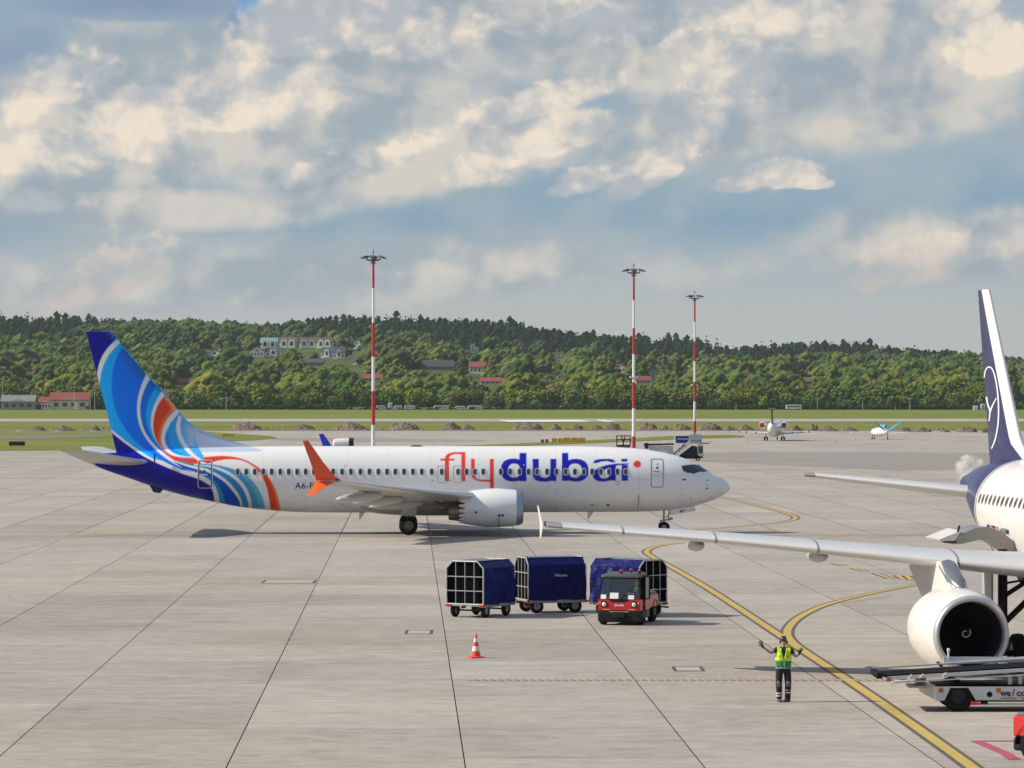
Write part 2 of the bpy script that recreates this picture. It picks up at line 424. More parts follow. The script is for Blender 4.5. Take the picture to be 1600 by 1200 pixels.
def grassmat(name, c1, c2, dry):
    m = bpy.data.materials.new(name); m.use_nodes = True; t = m.node_tree; t.nodes.clear(); nt = NT(t)
    b = nt.n('ShaderNodeBsdfPrincipled'); o = nt.n('ShaderNodeOutputMaterial'); t.links.new(b.outputs[0], o.inputs[0])
    g = nt.n('ShaderNodeNewGeometry'); x, y, z = nt.sep(S(nt, g.outputs['Position']))
    n1 = nt.noise(nt.comb(x * .3, y, 0.0), .02, 6, .6); n2 = nt.noise(nt.comb(x, y, 0.0), .25, 5, .65); n3 = nt.noise(nt.comb(x * .05, y, 3.0), .05, 4, .6)
    col = nt.mix(nt.ss(n1 + (n2 - .5) * .6, .3, .7), c1, c2); col = nt.mix(nt.ss(n3, .55, .68) * .7, col, dry)
    nt.put(b.inputs['Base Color'], col); b.inputs['Roughness'].default_value = .95; b.inputs['Specular IOR Level'].default_value = .1
    return m
GRASS = grassmat('mown_grass', (.135, .165, .028), (.195, .22, .042), (.25, .225, .09))
DIRT = mat('turned_earth', (.17, .12, .085), .95, var=.5, scale=.6, spec=.1)
RUN = mat('runway_concrete', (.37, .335, .29), .8, var=.12, scale=.05)
gx = 1500
sheet('grass_field', [(-gx, 876), (gx, 876), (gx, 2230), (-gx, 2230)], GRASS, -.10)
def band(name, y0, y1, m, z, x0=-gx, x1=gx):
    return sheet(name, [(x0, F * H / (y0 - YH)), (x1, F * H / (y0 - YH)), (x1, F * H / (y1 - YH)), (x0, F * H / (y1 - YH))], m, z)
band('runway', 659.0, 654.3, RUN, .02)
mk = MB()
def pxpoly(pts, z): return [tuple(gp(a, b, z)[:2]) for a, b in pts]
sheet('runway_marking', pxpoly([(778, 656.6), (905, 656.2), (925, 658.6), (795, 659.0)], .06), mat('marking_white', (.78, .77, .74), .7), .06)
sheet('runway_marking', pxpoly([(930, 656.0), (945, 656.0), (962, 658.8), (946, 658.8)], .06), mat('marking_white', (.78, .77, .74), .7), .06)
band('dirt_strip', 673.4, 671.6, mat('dry_earth', (.19, .15, .10), .95, var=.35, scale=.2), .03)
sheet('grass_patch', pxpoly([(-400, 673.2), (-400, 704), (60, 703.5), (200, 701.5), (236, 695), (300, 691), (400, 687.5), (434, 684.5), (425, 681.5), (372, 677.5), (330, 675.2), (170, 673.4)], .05), GRASS, .05)
sheet('grass_strip', pxpoly([(690, 697.6), (740, 695.3), (850, 691), (1000, 684), (1060, 680.6), (1140, 679.2), (1163, 681), (1160, 683), (1090, 685), (1000, 689), (850, 695), (760, 698.5)], .05), GRASS, .05)
ASPH = mat('worn_asphalt', (.265, .24, .215), .9, var=.22, scale=.06)
sheet('asphalt_patch', pxpoly([(1090, 707), (1180, 706), (1390, 706.5), (1560, 708), (1560, 733), (1400, 735), (1230, 727), (1100, 721)], .012), ASPH, .012)
sheet('asphalt_patch', pxpoly([(420, 684.6), (520, 683.5), (760, 687.5), (760, 689.5), (560, 690.5), (425, 687.6)], .012), ASPH, .012)
# dug ground and an old road on the left of the airfield
sheet('dirt_track', pxpoly([(-200, 680.5), (170, 679.0), (176, 681.6), (60, 686), (-200, 687)], .09), mat('dry_earth', (.19, .15, .10), .95), .09)

# painted lines: worn yellow on dark borders
YEL = mat('yellow_line_paint', (.50, .36, .085), .75, var=.3, scale=2.2, dirt=.35)
YELB = mat('bright_line_paint', (.58, .42, .05), .75, var=.2, scale=2.2, dirt=.1)
LDARK = mat('line_border_paint', (.105, .085, .07), .85, var=.3, scale=2)
ORG = mat('faded_orange_paint', (.42, .27, .14), .85, var=.3, scale=1.5, dirt=.3)
PINK = mat('magenta_line_paint', (.42, .07, .12), .8, var=.25, scale=2, dirt=.3)
def smooth_pts(p, it=2):
    for _ in range(it):
        q = [p[0]]
        for a, b in zip(p[:-1], p[1:]): q += [a.lerp(b, .25), a.lerp(b, .75)]
        p = q + [p[-1]]
    return p
def ribbon(name, px, w, m, z, it=2, world=False):
    p = [gp(a, b) for a, b in px]; p = smooth_pts(p, it) if it else p
    b = MB(); L = []
    for i, q in enumerate(p):
        d = (p[min(i + 1, len(p) - 1)] - p[max(i - 1, 0)]); n = Vector((-d.y, d.x, 0)).normalized() * w / 2
        L.append((q + n, q - n))
    vs = [Vector((v.x, v.y, z)) for pr in L for v in pr]
    b.add(vs, [(2 * i, 2 * i + 1, 2 * i + 3, 2 * i + 2) for i in range(len(L) - 1)]); o = b.build(name, m); o['kind'] = 'structure'; return o
main = [(1120, 845.5), (1085, 847.0), (1050, 849.5), (1022, 854), (1006, 862), (1022, 872), (1040, 881), (1100, 915), (1160, 954), (1226, 998), (1330, 1066), (1400, 1114), (1520, 1199), (1640, 1290)]
ribbon('taxi_line_border', main, .54, LDARK, .005); ribbon('taxi_line', main, .30, YEL, .010)
br = [(1262, 1021), (1240, 1006), (1229, 993), (1231, 981), (1245, 966), (1275, 950), (1310, 939), (1350, 929.5), (1395, 920.5), (1440, 912)]
ribbon('taxi_line_border', br, .50, LDARK, .0055); ribbon('taxi_line', br, .28, YEL, .0105)
b2 = [(1085, 767), (1130, 776.5), (1185, 790.5), (1225, 801), (1246, 808), (1238, 813.5), (1200, 818.5), (1150, 823), (1080, 828), (1000, 834)]
ribbon('taxi_line_border', b2, .62, LDARK, .005); ribbon('taxi_line', b2, .32, YEL, .010)
for a in ([(1303, 880.5), (1318, 884)], [(1334, 888), (1352, 892.5)], [(1368, 896), (1392, 904)], [(1402, 899), (1412, 905)], [(1416, 900), (1424, 906)]):
    ribbon('taxi_line_border', a, .50, LDARK, .005, 0); ribbon('taxi_line', a, .25, YEL, .010, 0)
for a in ([(150, 838), (240, 832), (300, 833)], [(20, 857), (60, 851)], [(1060, 832), (1120, 829), (1200, 830), (1280, 834)], [(1360, 840), (1420, 836), (1500, 836)], [(1235, 849), (1262, 846)], [(1280, 842), (1330, 835)],
          [(1390, 732.5), (1425, 733.8)], [(1450, 735), (1472, 736)], [(110, 842), (148, 838)], [(1045, 838), (1140, 835)], [(1310, 943), (1392, 931)]):
    ribbon('faded_line', a, .22, ORG, .008, 1)
ribbon('stand_line', [(1575, 1179), (1524, 1157.5)], .30, PINK, .008, 0)
ribbon('stand_line', [(1585, 1187), (1570, 1177)], .30, PINK, .0084, 0)
ribbon('stand_line', [(1523, 1158), (1650, 1158)], .16, PINK, .012, 0)
ribbon('lane_line', [(1000, 700), (1035, 700)], .35, mat('marking_white', (.78, .77, .74), .7), .02, 0)
ribbon('lane_line', [(1214, 707.6), (1236, 708.2)], .4, mat('marking_white', (.78, .77, .74), .7), .02, 0)

# slotted drain across the stand
GRATE = mat('drain_iron', (.10, .09, .08), .7, metal=.4, var=.3); CURB = mat('drain_edge', (.42, .38, .33), .8, var=.2, scale=4)
dr = thing('slot_drain', 'long slotted drainage channel crossing the concrete behind the marshaller', 'drain', tuple(gp(1060, 1063)))
def dpt(px, off, z): p = gp(px, 1063); return Vector((p.x - dr.location.x, off, z))
m1 = MB(); m1.box((0, 0, .004), (1, 1, .001)); m1 = MB()
x0, x1 = gp(733, 1063).x - dr.location.x, gp(1420, 1063).x - dr.location.x
m1.box(((x0 + x1) / 2, .33, .004), (x1 - x0, .10, .008)); m1.build('channel_edge', mat('drain_strip_dark', (.16, .14, .12), .9), dr)  # narrow dark strip along the far side of the channel
m1 = MB(); m1.box(((x0 + x1) / 2, 0, .002), (x1 - x0, .46, .006)); m1.build('channel', GRATE, dr)
m1 = MB(); k = x0 + .15
while k < x1 - .2:
    m1.box((k, 0, .009), (.16, .36, .012), rz=.5); k += .235
o = m1.build('drain_grating', CURB, dr); o['kind'] = 'stuff'
def pit(px0, px1, y0, y1, lab):
    c = gp((px0 + px1) / 2, (y0 + y1) / 2); w = (px1 - px0) / F * c.y; d = F * H / (y0 - YH) - F * H / (y1 - YH)
    t = thing('service_pit_cover', lab, 'pit cover', (c.x, c.y, 0))
    a = MB()
    for (cx, cy, sx, sy) in ((0, d / 2, w, .12), (0, -d / 2, w, .12), (-w / 2 + .05, 0, .1, d - .12), (w / 2 - .05, 0, .1, d - .12)): a.box((cx, cy, .006), (sx, sy, .012))
    a.build('cover_frame', GRATE, t); MB().box((0, 0, .003), (w - .12, d - .14, .008)).build('cover_plate', CURB, t)
pit(633, 676, 985, 990.5, 'steel framed pit cover in the concrete left of the traffic cone')
pit(1051, 1099, 1042, 1048.5, 'steel framed pit cover in the concrete left of the marshaller')
pit(411, 493, 906.5, 911, 'long pale pit cover set in the concrete on the left of the apron')

# ------------------------------------------------------------------ hills and forest
RIDGE = [(-400, 505), (0, 500), (60, 500), (135, 502), (200, 507), (240, 503), (300, 503), (400, 508), (455, 510), (480, 503), (560, 499), (600, 499), (700, 505), (790, 508), (850, 514), (900, 518),
         (950, 523), (1000, 529), (1060, 533), (1110, 538), (1132, 546), (1200, 543), (1260, 543), (1330, 541), (1400, 547), (1500, 554), (1560, 560), (1640, 568), (2000, 575)]
rx = np.array([a for a, _ in RIDGE], float); ry = np.array([b for _, b in RIDGE], float)
DR, DS = 4200.0, 2290.0
def hz(x, y):
    x = np.asarray(x, float); y = np.asarray(y, float); px = 800 + F * x / np.maximum(y, 1)
    hr = H + (YH - np.interp(px, rx, ry) - 19) / F * DR
    t = np.clip((y - DS) / (DR - DS), 0, None)
    pr = np.where(t < 1, t ** 1.12, 1 - (t - 1) * .9)
    return hr * pr + 2.5 * np.sin(x / 71 + y / 190) * np.clip(t * 3, 0, 1) + 1.6 * np.sin(x / 33 - y / 87) * np.clip(t * 3, 0, 1)
def ground_at(px, py):
    D = np.arange(2216, DR, 4.0); x = (px - 800) / F * D; h = hz(x, D); yy = YH - (h - H) * F / D
    k = np.argmax(yy <= py) if (yy <= py).any() else len(D) - 1
    return float(x[k]), float(D[k]), float(h[k])
YY = np.concatenate([np.arange(2216, 4300, 26), np.arange(4300, 5600, 120)]); TT = np.linspace(-.26, .26, 150)
tv = np.array([(t * y, y, 0) for y in YY for t in TT]); tv[:, 2] = hz(tv[:, 0], tv[:, 1]) - .05
nx = len(TT); tf = [(j * nx + i, j * nx + i + 1, (j + 1) * nx + i + 1, (j + 1) * nx + i) for j in range(len(YY) - 1) for i in range(nx - 1)]
me = bpy.data.meshes.new('hillside'); me.from_pydata(tv.tolist(), [], tf); me.polygons.foreach_set('use_smooth', [True] * len(tf))
hill = link('hillside', me, grassmat('hill_meadow', (.055, .085, .022), (.095, .125, .03), (.11, .12, .045))); hill['kind'] = 'structure'

def leafmat():
    m = bpy.data.materials.new('foliage'); m.use_nodes = True; t = m.node_tree; t.nodes.clear(); nt = NT(t)
    o = nt.n('ShaderNodeOutputMaterial'); d = nt.n('ShaderNodeBsdfDiffuse'); tr = nt.n('ShaderNodeBsdfTranslucent'); mx = nt.n('ShaderNodeMixShader')
    oi = nt.n('ShaderNodeObjectInfo'); rnd = S(nt, oi.outputs['Random'])
    base = nt.attr('leaf'); g = nt.n('ShaderNodeNewGeometry')
    nz = nt.noise(S(nt, g.outputs['Position']), .5, 3, .6)
    hs = nt.n('ShaderNodeHueSaturation'); hs.inputs['Saturation'].default_value = 1.02; nt.put(hs.inputs['Color'], base); nt.put(hs.inputs['Hue'], rnd * .05 + .475); nt.put(hs.inputs['Value'], rnd * .5 + .92 + (nz - .5) * .55)
    c = S(nt, hs.outputs[0]); nt.put(d.inputs[0], c); nt.put(tr.inputs[0], c); mx.inputs[0].default_value = .22
    t.links.new(d.outputs[0], mx.inputs[1]); t.links.new(tr.outputs[0], mx.inputs[2]); t.links.new(mx.outputs[0], o.inputs[0]); return m
LEAF = leafmat(); BARK = mat('bark', (.07, .055, .04), .9, var=.3)
OV = np.array([(1, 0, 0), (-1, 0, 0), (0, 1, 0), (0, -1, 0), (0, 0, 1), (0, 0, -1)], float)
OF = np.array([(0, 2, 4), (2, 1, 4), (1, 3, 4), (3, 0, 4), (2, 0, 5), (1, 2, 5), (3, 1, 5), (0, 3, 5)])
def crown(rng, h, w, kind, npuff, ncard, col, pr=.17):
    """returns verts, tris, colours of a crown of leaf clumps"""
    V, T, C = [], [], []; n = 0
    if kind == 'leafy':
        lobes = rng.normal(size=(5, 3)) * [.22 * w, .22 * w, .13 * h] + [0, 0, .55 * h]
    for i in range(npuff + ncard):
        if kind == 'leafy':
            L = lobes[rng.integers(5)] if i % 3 else np.array([0, 0, .56 * h]); d = rng.normal(size=3); d /= np.linalg.norm(d); q = rng.random() ** .4
            rad = np.array([.30 * w, .30 * w, .27 * h]) if i % 3 else np.array([.46 * w, .46 * w, .40 * h])
            p = L + d * rad * q; p[2] = min(max(p[2], .1 * h), h); r = pr * w * rng.uniform(.7, 1.3)
        elif kind == 'spruce':
            t = rng.random() ** .8; a = rng.uniform(0, 6.28); rr = (1 - t) * .5 * w * rng.uniform(.5, 1.1)
            p = np.array([rr * math.cos(a), rr * math.sin(a), h * (.12 + .80 * t)]); r = pr * w * (1.15 - .75 * t)
        else:   # pine: bare below, ragged top
            t = rng.random(); a = rng.uniform(0, 6.28); rr = .45 * w * math.sqrt(max(0, 1 - (2 * t - .9) ** 2)) * rng.uniform(.2, 1)
            p = np.array([rr * math.cos(a), rr * math.sin(a), h * (.45 + .43 * t)]); r = pr * w * rng.uniform(.6, 1.1)
        tone = rng.uniform(.86, 1.14); cc = np.array([*col, 1.0]) * [tone * rng.uniform(.9, 1.12), tone, tone * .95, 1]
        if i < npuff:
            v = OV * r * rng.uniform(.7, 1.25, (6, 3)) * (1, 1, .75); a = rng.uniform(0, 6.28); ca, sa = math.cos(a), math.sin(a)
            v = v @ np.array([[ca, sa, 0], [-sa, ca, 0], [0, 0, 1]]) + p; V.append(v); T.append(OF + n); C.append(np.tile(cc, (6, 1))); n += 6
        else:
            a, b = rng.normal(size=3), rng.normal(size=3); a /= np.linalg.norm(a); b -= a * (a @ b); b /= np.linalg.norm(b); s = r * .55
            p = p + (p - [0, 0, .5 * h]) * .1
            V.append(np.array([p - a * s, p + a * s * .6 - b * s, p + a * s, p + b * s])); T.append(np.array([(0, 1, 2), (0, 2, 3)]) + n); C.append(np.tile(cc, (4, 1))); n += 4
    return np.concatenate(V), np.concatenate(T), np.concatenate(C)
def fast_mesh(name, V, T, C=None, mats=(), attr='leaf'):
    me = bpy.data.meshes.new(name); me.vertices.add(len(V)); me.vertices.foreach_set('co', np.ascontiguousarray(V, dtype=np.float32).ravel())
    k = T.shape[1]; me.loops.add(len(T) * k); me.loops.foreach_set('vertex_index', np.ascontiguousarray(T, dtype=np.int32).ravel())
    me.polygons.add(len(T)); me.polygons.foreach_set('loop_start', np.arange(0, len(T) * k, k, dtype=np.int32))
    me.update(calc_edges=True)
    if attr == 'leaf': me.polygons.foreach_set('use_smooth', [True] * len(T))
    if C is not None:
        a = me.color_attributes.new(attr, 'FLOAT_COLOR', 'POINT'); a.data.foreach_set('color', np.ascontiguousarray(C, dtype=np.float32).ravel())
    for m in mats: me.materials.append(m)
    return me
G_LIGHT, G_MID, G_OLIVE, G_DARK, G_CON, G_PINE = (.16, .22, .030), (.105, .155, .034), (.150, .165, .050), (.050, .090, .032), (.028, .058, .034), (.034, .064, .034)

# houses first, so that the wood keeps clear of them
HOUSES = []   # px centre, base row, width px, height px, roof, wall, kind, label
def HS(*a): HOUSES.append(a)
RD, BR, SL, GY = 'red', 'brown', 'slate', 'grey'
HS(421, 546, 27, 18, 'green', 'cream', 'twin', 'unfinished terrace house with pale green roof battens, leftmost of the top row on the hill')
HS(451, 545, 28, 18, BR, 'cream', 'twin', 'terrace house with brown roof and paired arched gables, second of the top hill row')
HS(481, 545, 27, 18, BR, 'cream', 'twin', 'terrace house with brown roof and paired arched gables, third of the top hill row')
HS(508, 545, 24, 17, BR, 'cream', 'twin', 'terrace house with brown roof and paired arched gables, rightmost of the top hill row')
HS(402, 558, 22, 16, SL, 'white', 'gable', 'white terrace house with tall end wall and slate roof, leftmost below the brown row')
HS(428, 557, 24, 14, SL, 'white', 'dormer', 'white terrace house with slate roof and dormer, below the second brown terrace house')
HS(512, 559, 18, 16, SL, 'white', 'dormer', 'white house with slate roof and dormer, below the right end of the brown terrace')
HS(530, 561, 18, 18, SL, 'white', 'dormer', 'white house with slate roof, right of the hill terrace and below the white rounded house')
HS(558, 545, 14, 12, 'white', 'white', 'gable', 'small all white gabled house highest right of the hill terrace')
HS(560, 570, 20, 13, SL, 'white', 'dormer', 'white house with slate roof, lowest right of the hill settlement beside the left mast')
HS(337, 563, 24, 17, SL, 'white', 'gable', 'white half timbered house with dark roof standing alone left of the terrace')
HS(368, 541, 14, 14, BR, 'brick', 'gable', 'orange brick house with dark roof left of the top terrace row')
HS(492, 571, 30, 10, SL, 'grey', 'plain', 'long low house with dark roof half hidden by trees under the terrace')
HS(678, 578, 62, 15, SL, 'brick', 'long', 'long grey roofed hall with an orange gable among the trees on the hill')
HS(747, 584, 27, 18, RD, 'cream', 'wide', 'cream house with a bright red roof in the middle of the hillside')
HS(770, 600, 38, 10, RD, 'cream', 'plain', 'long low house under a faded red roof just above the treeline')
HS(738, 551, 15, 14, GY, 'white', 'gable', 'pale gabled house with white chimney high on the wooded slope')
HS(848, 582, 27, 11, RD, 'dark', 'gable', 'dark timber house with red roof right of the cream house')
HS(877, 592, 13, 9, RD, 'cream', 'gable', 'small red roofed house deep in the trees right of the timber house')
HS(874, 562, 16, 12, 'slate', 'white', 'gable', 'white gable with dark roof edges high among the trees')
HS(834, 562, 9, 13, GY, 'white', 'gable', 'narrow white house between trees left of the high white gable')
HS(967, 582, 25, 14, RD, 'cream', 'gable', 'cream house with red roof just left of the middle mast')
HS(1004, 599, 24, 11, RD, 'cream', 'plain', 'house with a broad crimson roof just right of the middle mast')
HS(1021, 592, 20, 15, GY, 'cream', 'gable', 'cream gabled house with many small windows beside the crimson roof')
HS(1071, 588, 16, 11, RD, 'cream', 'gable', 'small red roofed house left of the right mast')
HS(1263, 601, 20, 11, BR, 'brick', 'plain', 'brown roofed house half hidden in the wood on the right')
HS(40, 589, 27, 11, RD, 'cream', 'gable', 'red roofed house in the wood at the far left')
HS(43, 607, 12, 9, RD, 'cream', 'gable', 'small red gable just under the far left red roofed house')
HS(288, 602, 40, 10, RD, 'brick', 'plain', 'long low red roof showing over the trees right of the striped tail fin')
HS(432, 609, 18, 11, GY, 'cream', 'gable', 'grey gabled house between trees below the hill settlement')
HS(1588, 607, 12, 7, RD, 'cream', 'gable', 'small red roof in the wood right of the dark tail fin')
HS(583, 596, 30, 11, RD, 'cream', 'plain', 'house with a wide dull red roof behind the left mast')
BLOCK = []
ROOFC = {'red': mat('red_roof_tile', (.25, .058, .042), .8, var=.2, scale=1), 'brown': mat('brown_roof_tile', (.12, .085, .07), .8, var=.2, scale=1), 'slate': mat('slate_roof', (.07, .075, .09), .7, var=.2, scale=1),
         'grey': mat('grey_roof', (.22, .22, .22), .7, var=.15, scale=1), 'green': mat('roof_membrane', (.16, .34, .28), .8), 'white': mat('pale_roof', (.6, .6, .58), .7)}
WALLC = {'cream': mat('cream_render', (.62, .56, .45), .9), 'white': mat('white_render', (.82, .80, .76), .9), 'brick': mat('orange_brick', (.38, .19, .11), .9), 'grey': mat('grey_render', (.3, .3, .29), .9), 'dark': mat('dark_timber', (.10, .065, .05), .9)}
def house(cx, by, wpx, hpx, roof, wall, kind, label):
    x, D, z = ground_at(cx, by); s = F / D; w, h = wpx / s, hpx / s; dp = max(7.0, min(w * .8, 11))
    BLOCK.append((cx - wpx / 2, cx + wpx / 2, by - hpx, by, D))
    t = thing('house', label, 'house', (x, D, z - .6), R(random.uniform(-9, 9)))
    eave = h * {'gable': .55, 'twin': .55, 'plain': .42, 'long': .35, 'wide': .58, 'dormer': .55}[kind] + .6; top = h + .6
    wl, rf = MB(), MB()
    if kind == 'gable':   # gable towards the field
        wl.prism([(-w / 2, 0), (w / 2, 0), (w / 2, eave), (0, top - .15), (-w / 2, eave)], lambda a, b: (a, -dp / 2, b), lambda a, b: (a, dp / 2, b))
        for k in (-1, 1): rf.prism([(k * (w / 2 + .5), eave - .4), (0, top), (0, top + .3), (k * (w / 2 + .6), eave - .05)], lambda a, b: (a, -dp / 2 - .5, b), lambda a, b: (a, dp / 2 + .5, b))
    else:
        wl.prism([(-dp / 2, 0), (dp / 2, 0), (dp / 2, eave), (0, top - .2), (-dp / 2, eave)], lambda a, b: (-w / 2, a, b), lambda a, b: (w / 2, a, b))
        for k in (-1, 1): rf.prism([(k * (dp / 2 + .5), eave - .4), (0, top), (0, top + .3), (k * (dp / 2 + .6), eave - .05)], lambda a, b: (-w / 2 - .4, a, b), lambda a, b: (w / 2 + .4, a, b))
    wo = wl.build('wall', WALLC[wall], t); ro = rf.build('roof', ROOFC[roof], t)
    if kind in ('twin', 'dormer'):
        n = 2 if kind == 'twin' else 1
        for i in range(n):
            cxx = (i - (n - 1) / 2) * w * .44; gw = w * (.36 if n == 2 else .4)
            pts = [(cxx - gw / 2, eave * .15)] + [(cxx + gw / 2 * math.cos(a), eave + .2 + (top - eave) * .55 * math.sin(a)) for a in [math.pi * (1 - q / 6) for q in range(7)]] + [(cxx + gw / 2, eave * .15)]
            g = MB(); g.prism(pts, lambda a, b: (a, -dp / 2 - 1.0, b), lambda a, b: (a, -dp / 2 + 2, b)); go = g.build('gable_bay', WALLC['white'], t)
            g = MB(); g.box((cxx, -dp / 2 - 1.02, eave * .72), (gw * .55, .08, eave * .42)); g.build('pane', GLASS, go)
            g = MB(); g.box((cxx, -dp / 2 - 1.02, eave + .35), (gw * .4, .08, (top - eave) * .3)); g.build('pane', GLASS, go)
        if kind == 'dormer':
            for k in (-1, 1):
                g = MB(); g.box((k * w * .36, -dp / 2 - .04, eave * .55), (w * .13, .1, eave * .35)); g.build('window', GLASS, t)
    else:
        n = max(2, int(w / 3.2)); 
        for i in range(n):
            cxx = (i - (n - 1) / 2) * w / n * .92; g = MB(); g.box((cxx, -dp / 2 - .04, eave * .55), (w / n * .42, .1, eave * .34)); g.build('window', GLASS, t)
        if kind == 'gable' and h > 5:
            g = MB(); g.box((0, -dp / 2 - .04, eave * 1.12), (w * .2, .1, h * .14)); g.build('window', GLASS, t)
    ch = MB(); ch.box((w * .22, .8, top * .97), (.9, .9, h * .28)); ch.build('chimney', WALLC['white' if wall == 'white' else 'brick'], ro)
    return t
for h_ in HOUSES: house(*h_)
def shed(px0, px1, yb, yt, D, roof, wall, label, gate=False):
    s = F / D; w = (px1 - px0) / s; h = (yb - yt) / s; x = ((px0 + px1) / 2 - 800) / s
    t = thing('airfield_building', label, 'building', (x, D, 0)); BLOCK.append((px0, px1, yt - 2, yb + 8, D))
    wl = MB(); wl.prism([(-w / 2, 0), (w / 2, 0), (w / 2, h * .55), (0, h * .72), (-w / 2, h * .55)], lambda a, b: (a, -6, b), lambda a, b: (a, 6, b)); wl.build('wall', wall, t)
    rf = MB()
    for k in (-1, 1): rf.prism([(k * 6.6, h * .55), (0, h), (0, h + .4), (k * 6.8, h * .55 + .3)], lambda a, b: (-w / 2 - .5, a, b), lambda a, b: (w / 2 + .5, a, b))
    ro = rf.build('roof', roof, t)
    for i in range(4):
        g = MB(); g.box(((i - 1.5) * w / 4.4, -6.05, h * .3), (w / 8, .1, h * .22)); g.build('window', GLASS, t)
    if gate: MB().box((w * .18, -6.1, h * .22), (w * .09, .2, h * .42)).build('gate', WHITE, t)
    MB().box((-w * .3, .5, h * 1.02), (1.2, 1.2, h * .16)).build('chimney', WALLC['cream'], ro)
shed(4, 56, 636, 614, 2215, ROOFC['grey'], WALLC['grey'], 'grey shed with a pale sheet roof at the far left edge of the field')
shed(80, 140, 636, 610, 2222, ROOFC['red'], WALLC['cream'], 'cream building with a red roof and white gate beside the grey shed', True)
shed(62, 82, 634, 615, 2236, ROOFC['red'], WALLC['white'], 'small white gabled building between the grey shed and the red roofed one')

# single trees that can be told apart, in the belt beyond the field
TEM = []
for i, (kind, h, w, col, n1, n2) in enumerate([('leafy', 13, 11, G_LIGHT, 70, 260), ('leafy', 15, 12, G_MID, 75, 260), ('leafy', 12, 12, G_OLIVE, 70, 280), ('leafy', 16, 10, G_MID, 70, 260), ('leafy', 9, 11, G_DARK, 60, 200), ('leafy', 14, 13, G_OLIVE, 80, 260)]):
    V, T, C = crown(RNG, h, w, kind, n1, n2, col, .12); cm = fast_mesh('crown', V, T, C, [LEAF])
    tb = MB(); tb.bar((0, 0, -.3), (.2, .1, h * .45), .28, 7, .16)
    for q in range(4):
        a = q * 1.6 + i; tb.bar((.15, .08, h * .3 + q * .4), (math.cos(a) * w * .25, math.sin(a) * w * .25, h * .6), .12, 5, .05)
    TEM.append((cm, tb.mesh('trunk'), h, w)); TEM[-1][1].materials.append(BARK)
TLAB = ['bright green leafy tree in the belt behind the airfield grass', 'mid green leafy tree in the belt behind the airfield grass', 'olive green leafy tree in the belt behind the airfield grass',
        'tall slim mid green tree in the belt behind the airfield grass', 'low dark green bushy tree in the belt behind the airfield grass', 'broad olive crowned tree in the belt behind the airfield grass']
TREES = []
def tree(i, x, y, s, label=None, row=0):
    cm, tm, h, w = TEM[i]
    t = thing('tree', label or TLAB[i], 'tree', (x, y, float(hz(x, y)) - .05), random.uniform(0, 6.28), None if label else 'trees in the belt behind the airfield')
    if not label: TREES.append((800 + F * x / y, row, i, t))
    t.scale = (s * random.uniform(.85, 1.15), s * random.uniform(.85, 1.15), s)
    link('trunk', tm, None, t); link('crown', cm, None, t)
def clear_of(px, D, topy, hw):
    for (a, b, yt, yb, Dh) in BLOCK:
        if D < Dh + 14 and px > a - hw * .7 and px < b + hw * .7 and topy < yb - (yb - yt) * .22: return False
    return True
OPEN = [(535, 782, 2235)]     # the road behind is seen here
nt_ = 0
for row, (D0, n, s0) in enumerate(((2232, 98, .78), (2262, 92, 1.0), (2300, 88, 1.12))):
    for i in range(n):
        px = -10 + 1620 * (i + random.uniform(-.3, .3)) / n; D = D0 + random.uniform(-9, 9); k = random.choice([0, 1, 2, 2, 3, 4, 5, 1] if row else [0, 1, 2, 4, 4, 5, 2])
        s = s0 * random.uniform(.75, 1.2)
        if row == 0 and (534 < px < 765 or 860 < px < 985 or 1000 < px < 1046 or 160 < px < 0 + 60): continue
        if row == 0 and random.random() < .25: s *= .6
        if row and 600 < px < 780: s *= .85
        x = (px - 800) / F * D; z = float(hz(x, D)); top = YH - (z + TEM[k][2] * s * 1.08 + 1 - H) * F / D
        if not clear_of(px, D, top, TEM[k][3] * s * 1.2): continue
        tree(k, x, D, s, row=row); nt_ += 1
tree(0, (410 - 800) / F * 2228, 2228, 1.42, 'large bright green rounded tree standing forward left of centre in the treeline')
tree(4, (1022 - 800) / F * 2226, 2226, 1.35, 'big dark green rounded bush just right of the middle mast')
tree(4, (1038 - 800) / F * 2224, 2224, 1.05, 'dark green bush joined to the right of the big dark bush by the mast')
tree(1, (945 - 800) / F * 2230, 2230, 1.0, 'round headed green tree with a bare trunk left of the middle mast')
tree(0, (648 - 800) / F * 2240, 2240, 1.15, 'yellow green tree rising behind the long road behind the field')

LM_ = [(5, 'grey shed'), (110, 'red roofed building'), (200, 'striped tail fin'), (410, 'large rounded tree'), (583, 'left mast'), (770, 'airliner lettering'), (990, 'middle mast'), (1085, 'right mast'), (1207, 'business jet'), (1388, 'blue tailed jet'), (1545, 'navy tail fin')]
CARD = 'nearest second third fourth fifth sixth seventh eighth ninth tenth eleventh twelfth thirteenth fourteenth'.split()
for row in range(3):
    bk = {}
    for px, r_, i, t in TREES:
        if r_ == row: q = min(LM_, key=lambda l: abs(l[0] - px)); bk.setdefault((q[1], px < q[0]), []).append((abs(px - q[0]), i, t))
    for (nm_, lf), L in bk.items():
        for k, (_, i, t) in enumerate(sorted(L, key=lambda e: e[0])):
            t['label'] = '%s tree in the %s row, %s %s of the %s' % (['bright green', 'mid green', 'olive', 'slim green', 'dark bushy', 'broad olive'][i], ['front', 'middle', 'back'][row], CARD[k], 'left' if lf else 'right', nm_)

